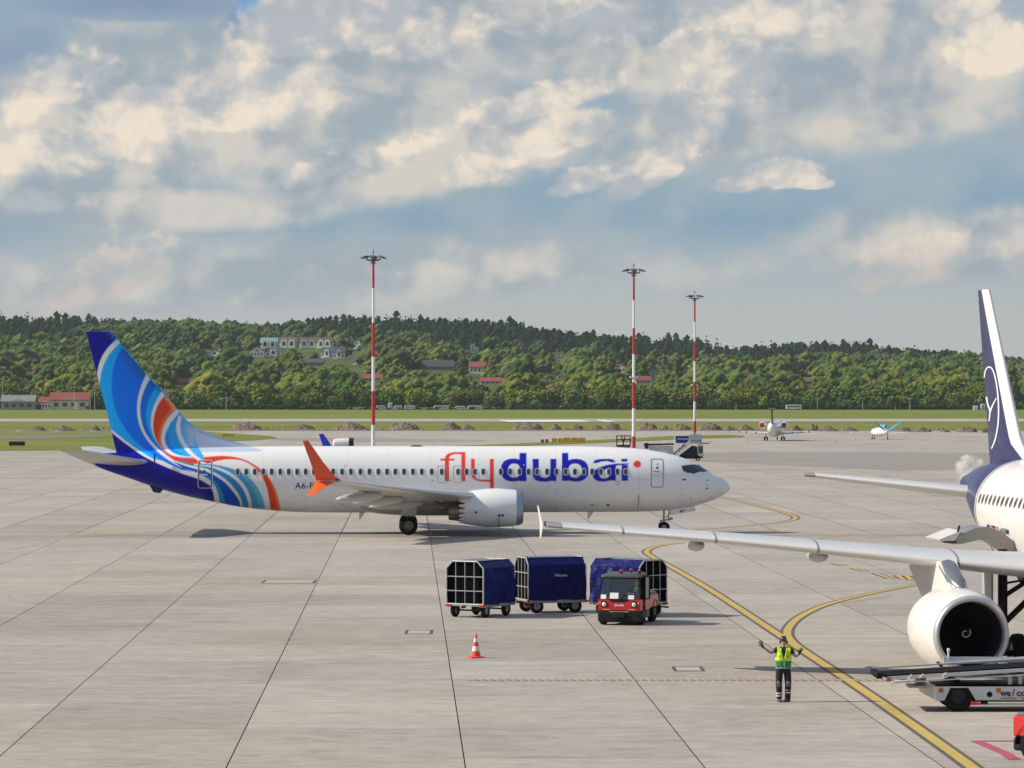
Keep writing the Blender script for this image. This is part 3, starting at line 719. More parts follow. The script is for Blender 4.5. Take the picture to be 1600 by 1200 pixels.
# the wood on the hillside: one mass
def forest():
    tem = []
    for kind, h, w, n in (('leafy', 15, 14, 24), ('leafy', 18, 18, 28), ('leafy', 12, 15, 22), ('spruce', 20, 8, 26), ('spruce', 17, 7, 24), ('pine', 20, 9, 40), ('leafy', 16, 12, 30)):
        tem.append((crown(RNG, h, w, kind, n, 22 if kind == 'leafy' else 10, (1, 1, 1), .26 if kind == 'leafy' else .21), h, w, kind))
    Vs, Ts, Cs = [], [], []; n = 0; rng = RNG
    pal = np.array([(.105, .165, .036), (.150, .178, .042), (.085, .140, .038), (.190, .225, .040), (.150, .155, .055), (.060, .108, .040)])
    for D in np.arange(2330, 4290, 24.0):
        s = F / D; cnt = int(1720 / (8.6 * s)); fr = (D - 2330) / (4200 - 2330)
        for i in range(cnt):
            px = -60 + 1720 * (i + rng.uniform(-.5, .5)) / cnt; d = D + rng.uniform(-11, 11); x = (px - 800) / F * d; z = float(hz(x, d)); gy = YH - (z - H) * F / d
            con_edge = np.interp(px, [0, 150, 300, 480, 600, 800, 1100, 1300, 1500, 1700], [.62, .8, 1.1, .86, .72, .62, .50, .58, .80, .9])
            f2 = fr + rng.normal() * .05 + .05 * math.sin(px / 37)
            con = f2 > con_edge
            if con: k = rng.choice([3, 4, 5, 5, 3]); col = np.array(G_CON if k != 5 else G_PINE) * rng.uniform(.7, 1.25)
            else:
                k = rng.choice([0, 1, 2, 6, 0, 1, 2]); band = math.sin(px / 61 + fr * 9) + math.sin(px / 23 - fr * 14)
                col = pal[int(rng.integers(6)) if rng.random() < .35 else int((band + 2) / 4 * 5.99) % 6]
                col = (col * .8 + np.array((.080, .120, .034)) * .2) * rng.uniform(.86, 1.14)
                col = col * (1 - min(fr, .8) * (.36, .22, .0)[0], 1 - min(fr, .8) * .22, 1.0 + fr * .25)  # farther crowns turned bluer: distance haze put into the leaf colour
            (V, T, C), h, w, kind = tem[k]; sc = (rng.uniform(.55, 1.3) if not con else rng.uniform(.7, 1.1))
            if fr > .93 and rng.random() < .07: sc *= 1.28
            top = YH - (z + h * sc * 1.1 + 2.2 - H) * F / d
            # meadows
            if (218 < px < 420 and 545 < gy < 560 and not (345 < px < 400 and rng.random() < .3)) or (60 < px < 140 and 541 < gy < 546) or (645 < px < 705 and 553 < gy < 565) or (790 < px < 900 and 566 < gy < 572) or (930 < px < 990 and 583 < gy < 588) or (1180 < px < 1290 and 600 < gy < 605) or (300 < px < 345 and 563 < gy < 572): continue
            if (405 < px < 575 and 541 < gy < 566 and rng.random() < .75): continue
            if (690 < px < 900 and 560 < gy < 592 and rng.random() < .35): continue
            if not clear_of(px, d, top, w * sc * s * .5): continue
            a = rng.uniform(0, 6.28); ca, sa = math.cos(a) * sc, math.sin(a) * sc
            v = V @ np.array([[ca, sa, 0], [-sa, ca, 0], [0, 0, sc]]) + (x, d, z)
            Vs.append(v); Ts.append(T + n); n += len(V); Cs.append(C * (*col, 1))
    me = fast_mesh('forest', np.concatenate(Vs), np.concatenate(Ts), np.concatenate(Cs), [LEAF])
    o = link('hillside_forest', me, None); print('forest tris', len(me.polygons))
    tag(o, 'dense mixed wood of broadleaf and dark conifer trees covering the hills', 'forest', kind='stuff')
    # undergrowth along the field edge
    Vs, Ts, Cs = [], [], []; n = 0; V, T, C = crown(RNG, 3.2, 5, 'leafy', 18, 50, (1, 1, 1), .2)
    for i in range(620):
        px = rng.uniform(-20, 1620)
        if 500 < px < 800 and rng.random() < .55: continue
        D = rng.uniform(2217, 2226); a = rng.uniform(0, 6.28); sc = rng.uniform(.5, 1.15) * (.5 if 500 < px < 800 else 1)
        if px < 150 and not (24 < px < 60 or 128 < px < 150): continue
        ca, sa = math.cos(a) * sc, math.sin(a) * sc
        v = V @ np.array([[ca, sa, 0], [-sa, ca, 0], [0, 0, sc]]) + ((px - 800) / F * D, D, -.2)
        Vs.append(v); Ts.append(T + n); n += len(V); Cs.append(C * (*(np.array((.034, .062, .024)) * rng.uniform(.7, 1.4)), 1))
    o = link('undergrowth', fast_mesh('undergrowth', np.concatenate(Vs), np.concatenate(Ts), np.concatenate(Cs), [LEAF]), None)
    tag(o, 'dark hedge and undergrowth along the far edge of the airfield grass', 'undergrowth', kind='stuff')
forest()

# ------------------------------------------------------------------ the striped airliner
YAW7 = -PHI; C7, S7 = math.cos(YAW7), math.sin(YAW7)
X7, D7 = (638 - 800) / F * 214.4, 217.6
def L7(px, py, w=0.0):
    """a pixel of the photograph on the lengthwise plane w metres to the near side, in the aircraft's own frame (x forward, y away, z up)"""
    k = (px - 800) / F; lx = (k * (D7 - w * C7) - X7 - w * S7) / (C7 - k * S7); D = D7 - w * C7 + lx * S7
    return Vector((lx, -w, H - (py - YH) * D / F))
def px7(x, y, z):    # arrays, inverse of the above; both flanks wear the same paint
    w = np.abs(y); X = X7 + x * C7 + w * S7; D = D7 - w * C7 + x * S7
    return 800 + F * X / D, YH - F * (z - H) / D
P7 = thing('airliner', 'white taxiing passenger jet with blue and orange striped tail and big blue and red lettering', 'airliner', (X7, D7, 0), YAW7)

TOP = [(133.4, 709.5), (140, 709), (160, 708.2), (180, 707.4), (210, 705.4), (240, 703.4), (275, 700.8), (313, 698.8), (350, 697.9), (393, 697.3), (450, 697), (900, 697), (930, 697.6), (960, 698.6), (980, 699.7), (1000, 701.4), (1017, 703.4), (1042, 707.8),
       (1055, 711), (1067, 715), (1078, 719.3), (1090, 725.8), (1105, 735), (1115, 740.2), (1125, 745.4), (1131, 749), (1136, 753), (1139.2, 757), (1140.6, 760.5), (1141, 762)]
BOT = [(133.4, 719.5), (140, 723.5), (153, 730.2), (180, 740), (207, 749), (233, 758.6), (250, 764), (271, 770), (303, 778), (340, 785), (367, 791), (400, 795.3), (439, 799), (480, 800.6), (560, 801), (980, 800), (1030, 798.6), (1055, 796.4), (1085, 790.6),
       (1105, 785), (1115, 781), (1125, 776.3), (1131, 773), (1136, 769.3), (1139.2, 766), (1140.6, 763.5), (1141, 762)]
tl = [L7(a, b) for a, b in TOP]; bl = [L7(a, b) for a, b in BOT]
tx, tz = np.array([p.x for p in tl]), np.array([p.z for p in tl]); bx, bz = np.array([p.x for p in bl]), np.array([p.z for p in bl])
XT, XN = float(tx[0]), float(tx[-1])
WX = np.array([XT, XT + 1.0, XT + 3, XT + 5, XT + 7, XT + 9, XT + 11.5, XT + 14, XN - 7.5, XN - 6, XN - 4.6, XN - 3.4, XN - 2.4, XN - 1.5, XN - .8, XN - .35, XN - .1, XN])
WW = np.array([.26, .40, .74, 1.10, 1.42, 1.66, 1.84, 1.88, 1.88, 1.86, 1.76, 1.60, 1.38, 1.08, .74, .46, .22, 0])
def sm(xs, a, x, r):
    v = np.zeros_like(x); ks = np.linspace(-1, 1, 9)
    for k in ks: v += np.interp(x + k * r, xs, a)
    return v / len(ks)
def prof7(x):
    x = np.asarray(x, float); r = np.clip((XN - x) * .3, 0, .55)
    t, b, w = sm(tx, tz, x, r), sm(bx, bz, x, r), sm(WX, WW, x, r); return t, b, w
def skin7(x, z, off=0.0):
    """near-side skin point for length x and height z"""
    t, b, w = prof7(x); zc, hh = (t + b) / 2, (t - b) / 2; q = np.clip((z - zc) / hh, -1, 1)
    nz = q / hh; ny = math.sqrt(max(0, 1 - q * q)) / max(w, .01); L = math.hypot(nz, ny)
    return Vector((x, -float(w) * math.sqrt(max(0, 1 - q * q)) - off * ny / L, z + off * nz / L))
def on7(px, py, off=0.0):
    w = 1.8
    for _ in range(4): p = L7(px, py, w); q = skin7(p.x, p.z); w = -q.y
    return skin7(p.x, p.z, off)

# paint scheme, drawn once as polygons (in photograph pixels) and carried to the skin's vertices
SSX = 4; CX0, CX1, CY0, CY1 = 95, 1150, 505, 815
CAN = np.zeros(((CY1 - CY0) * SSX, (CX1 - CX0) * SSX, 3), np.float32); CAN[:] = (.80, .80, .79)
def fill(poly, col, dots=None):
    P = np.array([((a - CX0) * SSX, (b - CY0) * SSX) for a, b in poly]); y0, y1 = max(0, int(P[:, 1].min())), min(CAN.shape[0] - 1, int(P[:, 1].max()) + 1)
    Q = np.roll(P, -1, 0)
    for r in range(y0, y1):
        yc = r + .5; m = (P[:, 1] <= yc) != (Q[:, 1] <= yc)
        if not m.any(): continue
        xs = np.sort(P[m, 0] + (yc - P[m, 1]) / (Q[m, 1] - P[m, 1]) * (Q[m, 0] - P[m, 0]))
        for a, b in zip(xs[::2], xs[1::2]):
            a, b = max(0, int(round(a))), min(CAN.shape[1], int(round(b)))
            if b <= a: continue
            if dots is None: CAN[r, a:b] = col
            else:
                c = np.arange(a, b); g = dots[0]; u = (c * .8 + r * .6) / g; v = (r * .8 - c * .6) / g
                fx = dots[1](c / SSX + CX0, r / SSX + CY0); m2 = (u % 1 - .5) ** 2 + (v % 1 - .5) ** 2 < (fx * .62) ** 2
                CAN[r, c[m2]] = col
def Z1(pts): return [(100 + a / 3.75, 500 + b / 3.75) for a, b in pts]
def curve(pts, it=2):
    p = [Vector((a, b)) for a, b in pts]
    p = smooth_pts(p, it); return [(q.x, q.y) for q in p]
def strip(a, b, col, z=Z1):  # area between two curves running the same way
    fill(z(curve(a) + curve(b)[::-1]), col)
NAVY, AZ, LB, TEAL, TEAL2 = (.004, .006, .27), (.0, .17, .84), (.004, .40, .93), (.015, .30, .62), (.10, .42, .62)
WHT, RED, ORA, GREYW = (.78, .78, .79), (.74, .055, .018), (.86, .17, .03), (.50, .58, .74)
LE = [(130, 60), (285, 60), (312, 100), (480, 315), (600, 436), (662, 518), (690, 568), (762, 622), (830, 652)]
fill(Z1([(100, 60), (300, 60), (480, 315), (600, 436), (662, 518), (690, 568), (762, 622), (830, 652), (920, 688), (1020, 718), (1160, 760), (1160, 770), (760, 775), (100, 775)]), GREYW)
# broad grounds first
fill(Z1([(100, 50), (330, 50), (480, 315), (620, 450), (700, 560), (760, 620), (770, 720), (820, 800), (700, 850), (400, 790), (100, 700)]), LB)
fill(Z1([(100, 640), (270, 640), (330, 690), (400, 745), (490, 808), (600, 858), (700, 900), (790, 925), (850, 962), (878, 1010), (886, 1075), (860, 1120), (560, 1060), (100, 900)]), NAVY)
fill(Z1([(90, 50), (300, 55), (312, 105), (265, 150), (230, 200), (207, 255), (193, 322), (150, 330)]), NAVY)
w1a = [(318, 108), (262, 156), (226, 205), (204, 258), (190, 330)]; w1b = [(334, 128), (275, 185), (237, 248), (216, 310), (206, 392), (196, 370)]
strip(w1a, w1b, WHT)
azl = [(345, 160), (312, 205), (285, 290), (277, 390), (288, 490), (325, 585), (388, 680), (455, 745), (530, 795), (600, 838), (690, 880)]
s3l = [(482, 318), (452, 385), (433, 450), (427, 520), (434, 590), (454, 650), (490, 710), (540, 765), (605, 818), (680, 862), (760, 892)]
strip(azl, s3l, AZ)
s3r = [(504, 345), (472, 400), (452, 460), (444, 520), (451, 590), (471, 650), (507, 705), (556, 757), (622, 808), (695, 850), (770, 880)]
strip(s3l, s3r, WHT)
c4 = [(540, 385), (498, 460), (480, 530), (482, 600), (500, 660), (530, 712), (575, 762), (640, 812), (710, 848), (780, 872)]
strip(s3r, c4, (.0, .17, .74))
s5l = [(572, 418), (535, 480), (514, 540), (507, 600), (514, 650), (534, 700), (570, 753), (628, 803), (700, 842), (775, 862)]
strip(c4, s5l, LB)
s5r = [(590, 440), (553, 492), (531, 548), (521, 610), (527, 660), (547, 710), (583, 757), (640, 800), (705, 836), (775, 856)]
strip(s5l, s5r, WHT)
# lower white outline between the blues and the navy belly
strip([(262, 628), (330, 684), (402, 738), (492, 800), (600, 850), (700, 890), (795, 916), (850, 948)], [(262, 646), (325, 697), (398, 752), (486, 812), (598, 862), (698, 903), (790, 930), (850, 966)], WHT)
# the orange red ribbon
s7l = [(664, 516), (615, 562), (582, 618), (567, 670), (566, 705), (578, 742), (602, 775), (640, 798), (705, 812), (780, 808), (870, 798), (950, 795), (1035, 808), (1110, 842), (1172, 890), (1222, 958), (1254, 1036), (1271, 1125)]
r6l = [(592, 438), (552, 492), (530, 548), (520, 610), (526, 665), (545, 712), (580, 762), (628, 812), (690, 848), (760, 858), (830, 846), (900, 824), (960, 815), (1030, 818), (1085, 840), (1132, 875), (1172, 935), (1196, 1005), (1212, 1125)]
strip(r6l, s7l, RED)
strip([(640, 500), (592, 562), (562, 625), (552, 690), (562, 735), (590, 775)], [(664, 516), (615, 562), (582, 618), (567, 690), (574, 735), (600, 775)], ORA)
strip([(1172, 890), (1210, 950), (1240, 1036), (1255, 1125)], [(1176, 888), (1224, 955), (1256, 1036), (1272, 1125)], ORA)
s7r = [(676, 540), (630, 596), (600, 650), (588, 695), (600, 742), (636, 778), (690, 796), (750, 800)]
strip([(664, 520), (615, 566), (582, 622), (567, 690), (574, 735), (604, 777), (650, 801), (750, 806)], s7r, WHT)
s9l = [(672, 556), (656, 612), (660, 668), (690, 735), (740, 796), (800, 830)]
strip(s7r, s9l, (.02, .38, .80)); strip([(640, 600), (612, 660), (610, 700), (640, 760), (700, 792)], s7r[1:], (.0, .25, .80))
s9r = [(690, 566), (680, 615), (686, 668), (716, 733), (765, 790), (815, 822)]
strip(s9l, s9r, WHT)
b10 = [(765, 640), (758, 690), (772, 745), (800, 790), (822, 812)]
strip(s9r, b10, (.07, .40, .74))
strip([(700, 740), (760, 800), (800, 840), (870, 870)], [(716, 738), (772, 794), (812, 830), (880, 858)], WHT)
# bands that pour down the rear fuselage
def FB(a, b, c): strip(a, b, c)
FB([(700, 870), (790, 896), (850, 930), (890, 985), (905, 1040), (912, 1100)], [(640, 830), (760, 862), (870, 880), (950, 925), (1010, 985), (1048, 1050), (1060, 1120)], (.0, .09, .52))
FB([(700, 888), (792, 914), (846, 948), (875, 1000), (884, 1080)], [(702, 880), (796, 902), (862, 940), (902, 1000), (917, 1090)], WHT)
FB([(796, 904), (864, 942), (904, 1002), (919, 1090)], [(800, 894), (880, 935), (930, 1000), (950, 1095)], TEAL)
FB([(640, 828), (740, 866), (850, 890), (940, 945), (1000, 1015), (1030, 1060), (1036, 1110)], [(640, 822), (745, 854), (860, 878), (955, 935), (1012, 1000), (1044, 1060), (1050, 1110)], WHT)
FB([(660, 828), (745, 852), (862, 876), (958, 932), (1016, 1000), (1048, 1060), (1053, 1112)], [(680, 826), (780, 846), (880, 866), (985, 915), (1050, 985), (1080, 1060), (1085, 1112)], (.02, .25, .52))
FB([(760, 850), (880, 864), (985, 912), (1050, 982), (1078, 1050), (1084, 1112)], [(765, 842), (890, 855), (1000, 905), (1065, 975), (1094, 1050), (1102, 1112)], WHT)
FB([(780, 848), (892, 856), (1002, 905), (1068, 975), (1096, 1050), (1104, 1116)], [(800, 842), (900, 848), (1020, 880), (1100, 935), (1155, 1015), (1182, 1116)], (.07, .30, .50))
FB([(1030, 905), (1090, 960), (1130, 1040), (1150, 1116)], [(1060, 900), (1110, 945), (1158, 1020), (1184, 1116)], TEAL2)
# dots that fade each colour toward the fin's front edge
def near_le(sc, off=0):
    lx = np.array([100 + a / 3.75 for a, _ in LE]); ly = np.array([500 + b / 3.75 for _, b in LE])
    return lambda c, r: np.clip(1 - ((np.interp(r, ly, lx) - c) - off) / sc, 0, 1)
gd = 2.15 * SSX
fill(Z1([(345, 165), (312, 205), (300, 260), (330, 330), (400, 380), (450, 390), (480, 318)]), (.02, .12, .30), (gd, near_le(26)))
fill(Z1([(130, 62), (280, 66), (310, 104), (230, 200), (200, 120)]), (.03, .16, .62), (gd, near_le(20)))
fill(Z1([(504, 348), (572, 418), (520, 500), (470, 470)]), (.03, .10, .28), (gd, near_le(16)))
fill(Z1([(590, 440), (660, 515), (600, 570), (535, 540)]), (.95, .5, .22), (gd, near_le(14)))
fill(Z1([(672, 556), (640, 600), (610, 660), (690, 720), (655, 640)]), (.05, .22, .5), (gd, near_le(16)))
fill(Z1([(690, 568), (765, 640), (760, 700), (772, 745), (716, 733), (684, 660)]), (.42, .60, .78), (gd, lambda c, r: np.clip((c - 276) / 26, .25, .95)))
fill(Z1([(95, 790), (182, 806), (182, 862), (95, 840)]), (.46, .43, .40))
# lettering
BLU = (.008, .012, .42); LR = (.78, .05, .03)
def Z3(pts): return [(780 + a / 4, 660 + b / 4) for a, b in pts]
def Z2(pts): return [(440 + a / 4, 660 + b / 4) for a, b in pts]
def sel(cx, cy, rx_, ry_, n=2.4, a0=0, a1=360, k=48):
    o = []
    for i in range(k + 1):
        t = R(a0 + (a1 - a0) * i / k); c, s_ = math.cos(t), math.sin(t)
        o.append((cx + rx_ * math.copysign(abs(c) ** (2 / n), c), cy + ry_ * math.copysign(abs(s_) ** (2 / n), s_)))
    return o
def rc(x0, x1, y0, y1): return [(x0, y0), (x1, y0), (x1, y1), (x0, y1)]
fill(Z3(sel(88, 298, 78, 72)), BLU); fill(Z3(sel(94, 301, 38, 43)), (.8, .8, .79)); fill(Z3(rc(126, 171, 190, 368)), BLU)
fill(Z3([(208, 228), (248, 228), (248, 308), (252, 332), (272, 345), (298, 345), (316, 334), (319, 312), (319, 228), (358, 228), (358, 368), (322, 366), (300, 371), (262, 371), (226, 362), (210, 338)]), BLU)
fill(Z3(sel(478, 299, 80, 71)), BLU); fill(Z3(sel(474, 301, 42, 43)), (.8, .8, .79)); fill(Z3(rc(392, 432, 190, 366)), BLU)
fill(Z3([(588, 256), (592, 238), (622, 229), (690, 227), (716, 233), (730, 249), (700, 250), (680, 243), (642, 244), (615, 254)]), BLU)
fill(Z3([(584, 330), (590, 305), (620, 284), (670, 266), (730, 257), (809, 256), (809, 263), (744, 268), (730, 272), (730, 366), (700, 362), (660, 371), (622, 369), (598, 358), (586, 345)]), BLU)
fill(Z3([(628, 325), (640, 306), (668, 292), (692, 284), (692, 330), (676, 347), (646, 350), (632, 342)]), (.8, .8, .79))
fill(Z3(rc(765, 805, 266, 366)), BLU); fill(Z3(rc(763, 802, 227, 246)), BLU); fill(Z3(sel(863, 261, 24, 22, 2)), LR)
fill(Z2([(1020, 368), (1020, 230), (1026, 207), (1043, 193), (1075, 185), (1149, 185), (1149, 368), (1123, 368), (1123, 199), (1085, 199), (1062, 204), (1049, 216), (1047, 240), (1047, 368)]), LR)
fill(Z2(rc(992, 1081, 226, 239)), LR)
fill(Z2([(1183, 228), (1208, 228), (1208, 322), (1212, 342), (1226, 354), (1250, 357), (1301, 357), (1301, 228), (1327, 228), (1327, 412), (1302, 412), (1302, 372), (1245, 370), (1214, 362), (1192, 345), (1185, 322)]), LR)
CANS = CAN.reshape(CY1 - CY0, SSX, CX1 - CX0, SSX, 3).mean((1, 3))
def paint(V):
    px, py = px7(V[:, 0], V[:, 1], V[:, 2]); a = np.clip(px - CX0 - .5, 0, CANS.shape[1] - 1.001); b = np.clip(py - CY0 - .5, 0, CANS.shape[0] - 1.001)
    i, j = a.astype(int), b.astype(int); fa, fb = (a - i)[:, None], (b - j)[:, None]
    c = CANS[j, i] * (1 - fa) * (1 - fb) + CANS[j, i + 1] * fa * (1 - fb) + CANS[j + 1, i] * (1 - fa) * fb + CANS[j + 1, i + 1] * fa * fb
    return np.concatenate([c, np.ones((len(V), 1))], 1)
def livery():
    m = bpy.data.materials.new('aircraft_livery'); m.use_nodes = True; t = m.node_tree; t.nodes.clear(); nt = NT(t)
    b = nt.n('ShaderNodeBsdfPrincipled'); o = nt.n('ShaderNodeOutputMaterial'); t.links.new(b.outputs[0], o.inputs[0])
    tc = nt.n('ShaderNodeTexCoord'); oc = S(nt, tc.outputs['Object']); x, y, z = nt.sep(oc)
    c = nt.attr('livery'); st = nt.noise(nt.comb(x * .25, y, z * 2.0), 1.6, 5, .6)
    pan = nt.m('ABSOLUTE', nt.m('FRACT', x / 2.54) - .5); lap = nt.m('ABSOLUTE', nt.m('FRACT', z / .86 + .31) - .5)
    ln = nt.m('MAXIMUM', nt.ss(pan, .007, .002) * .30, nt.ss(lap, .012, .004) * .20)
    low = nt.ss(z, 2.4, 1.3)                      # belly grime
    lum = nt.sep(c)[1]
    c = nt.mix(nt.m('MULTIPLY', ln + nt.ss(st, .5, .8) * .10 + low * nt.ss(st, .3, .6) * .26, nt.m('MULTIPLY', lum, 1.2, clamp=True)), c, (.25, .22, .19))
    nt.put(b.inputs['Base Color'], c); nt.put(b.inputs['Roughness'], st * .15 + .26); b.inputs['Coat Weight'].default_value = .05; b.inputs['Coat Roughness'].default_value = .05; b.inputs['Specular IOR Level'].default_value = .22
    return m
LIV = livery()
def fuselage7():
    n = 1000; d = np.linspace(0, 1, n); x = XT + (XN - XT) * d; e = XN - .9
    x = np.concatenate([np.linspace(XT, e, n, endpoint=False), XN - .9 * (1 - np.linspace(0, 1, 40)) ** 2]); x[-1] = XN
    t, b, w = prof7(x)
    th = np.concatenate([np.linspace(-.5, .5, 170, endpoint=False) * math.pi, np.linspace(.5, 1.5, 60, endpoint=False) * math.pi])   # first the near flank, from belly to crown
    s_, c_ = np.sin(th), np.cos(th)
    zc, hh = (t + b) / 2, (t - b) / 2
    V = np.stack([np.repeat(x, len(th)), -(w[:, None] * c_[None]).ravel(), (zc[:, None] + hh[:, None] * s_[None]).ravel()], 1)
    k = len(th); i = np.arange(len(x) - 1)[:, None] * k; j = np.arange(k)[None]; jn = (j + 1) % k
    T = np.stack([(i + j).ravel(), (i + jn).ravel(), (i + k + jn).ravel(), (i + k + j).ravel()], 1)
    me = fast_mesh('fuselage', V, T, paint(V), [LIV], 'livery'); me.polygons.foreach_set('use_smooth', [True] * len(T))
    return link('fuselage', me, None, P7)
FU7 = fuselage7()
tc_ = MB(); t0, b0, w0 = prof7(XT)
tc_.loft([[(XT + dx, -w0 * f * math.cos(a), (t0 + b0) / 2 + (t0 - b0) / 2 * f * math.sin(a)) for a in [i * math.pi / 10 for i in range(20)]] for dx, f in ((0.002, 1), (-.06, .93), (-.1, .75))], True)
tc_.build('tail_cone_end', mat('tail_cone_metal', (.30, .27, .24), .4, metal=.6), P7, True)

# fin: outline as height against front and rear edge
FLE = [(172, 518.2), (176, 521), (182, 529), (205, 556), (228, 584.5), (246, 602.5), (260, 616.5), (276, 638.2), (286.7, 651.8), (302.7, 666.4), (321, 674.4), (345, 683.7), (372, 691.7), (400, 699)]
FTE = [(134.7, 518.6), (151.5, 585), (168, 648), (183, 712)]
fl = [L7(a, b) for a, b in FLE]; ft = [L7(a, b) for a, b in FTE]
fz = np.array([p.z for p in fl])[::-1]; fx = np.array([p.x for p in fl])[::-1]; gz = np.array([p.z for p in ft])[::-1]; gxx = np.array([p.x for p in ft])[::-1]
def fin7():
    nv, nu = 240, 230; zb = 4.6; v = np.linspace(0, 1, nv); z = zb + (fz[-1] - zb) * v
    le, te = np.interp(z, fz, fx), np.interp(z, gz, gxx); u = .5 * (1 - np.cos(np.pi * np.linspace(0, 1, nu))) * .5 + np.linspace(0, 1, nu) * .5
    ch = le - te; main = np.minimum(ch, 5.6 - 3.2 * v); V = []
    yt = 5 * (.2969 * np.sqrt(u) - .126 * u - .3516 * u ** 2 + .2843 * u ** 3 - .1036 * u ** 4)
    half = yt[None] * (.10 * np.minimum(ch, 5.0 - 2.4 * v))[:, None] * (1 - np.clip((v - .985) / .015, 0, 1) ** 2 * .7)[:, None]
    X = le[:, None] - ch[:, None] * u[None]; Z = np.repeat(z[:, None], nu, 1)
    a = np.stack([X, -half, Z], 2).reshape(-1, 3); b = np.stack([X, half, Z], 2).reshape(-1, 3); V = np.concatenate([a, b])
    i = np.arange(nv - 1)[:, None] * nu; j = np.arange(nu - 1)[None]; q = np.stack([(i + j).ravel(), (i + j + 1).ravel(), (i + nu + j + 1).ravel(), (i + nu + j).ravel()], 1)
    N = nv * nu; k = (nv - 1) * nu + np.arange(nu - 1); cap = np.stack([k, k + 1, k + 1 + N, k + N], 1)
    T = np.concatenate([q, q[:, ::-1] + N, cap]); me = fast_mesh('tail_fin', V, T, paint(V), [LIV], 'livery'); me.polygons.foreach_set('use_smooth', [True] * len(T))
    o = link('tail_fin', me, None, P7)
    b = MB(); p = [L7(136.5 + (k_ * 7.3), 528 + k_ * 27.5, 0) for k_ in range(6)]
    return o
FIN7 = fin7()
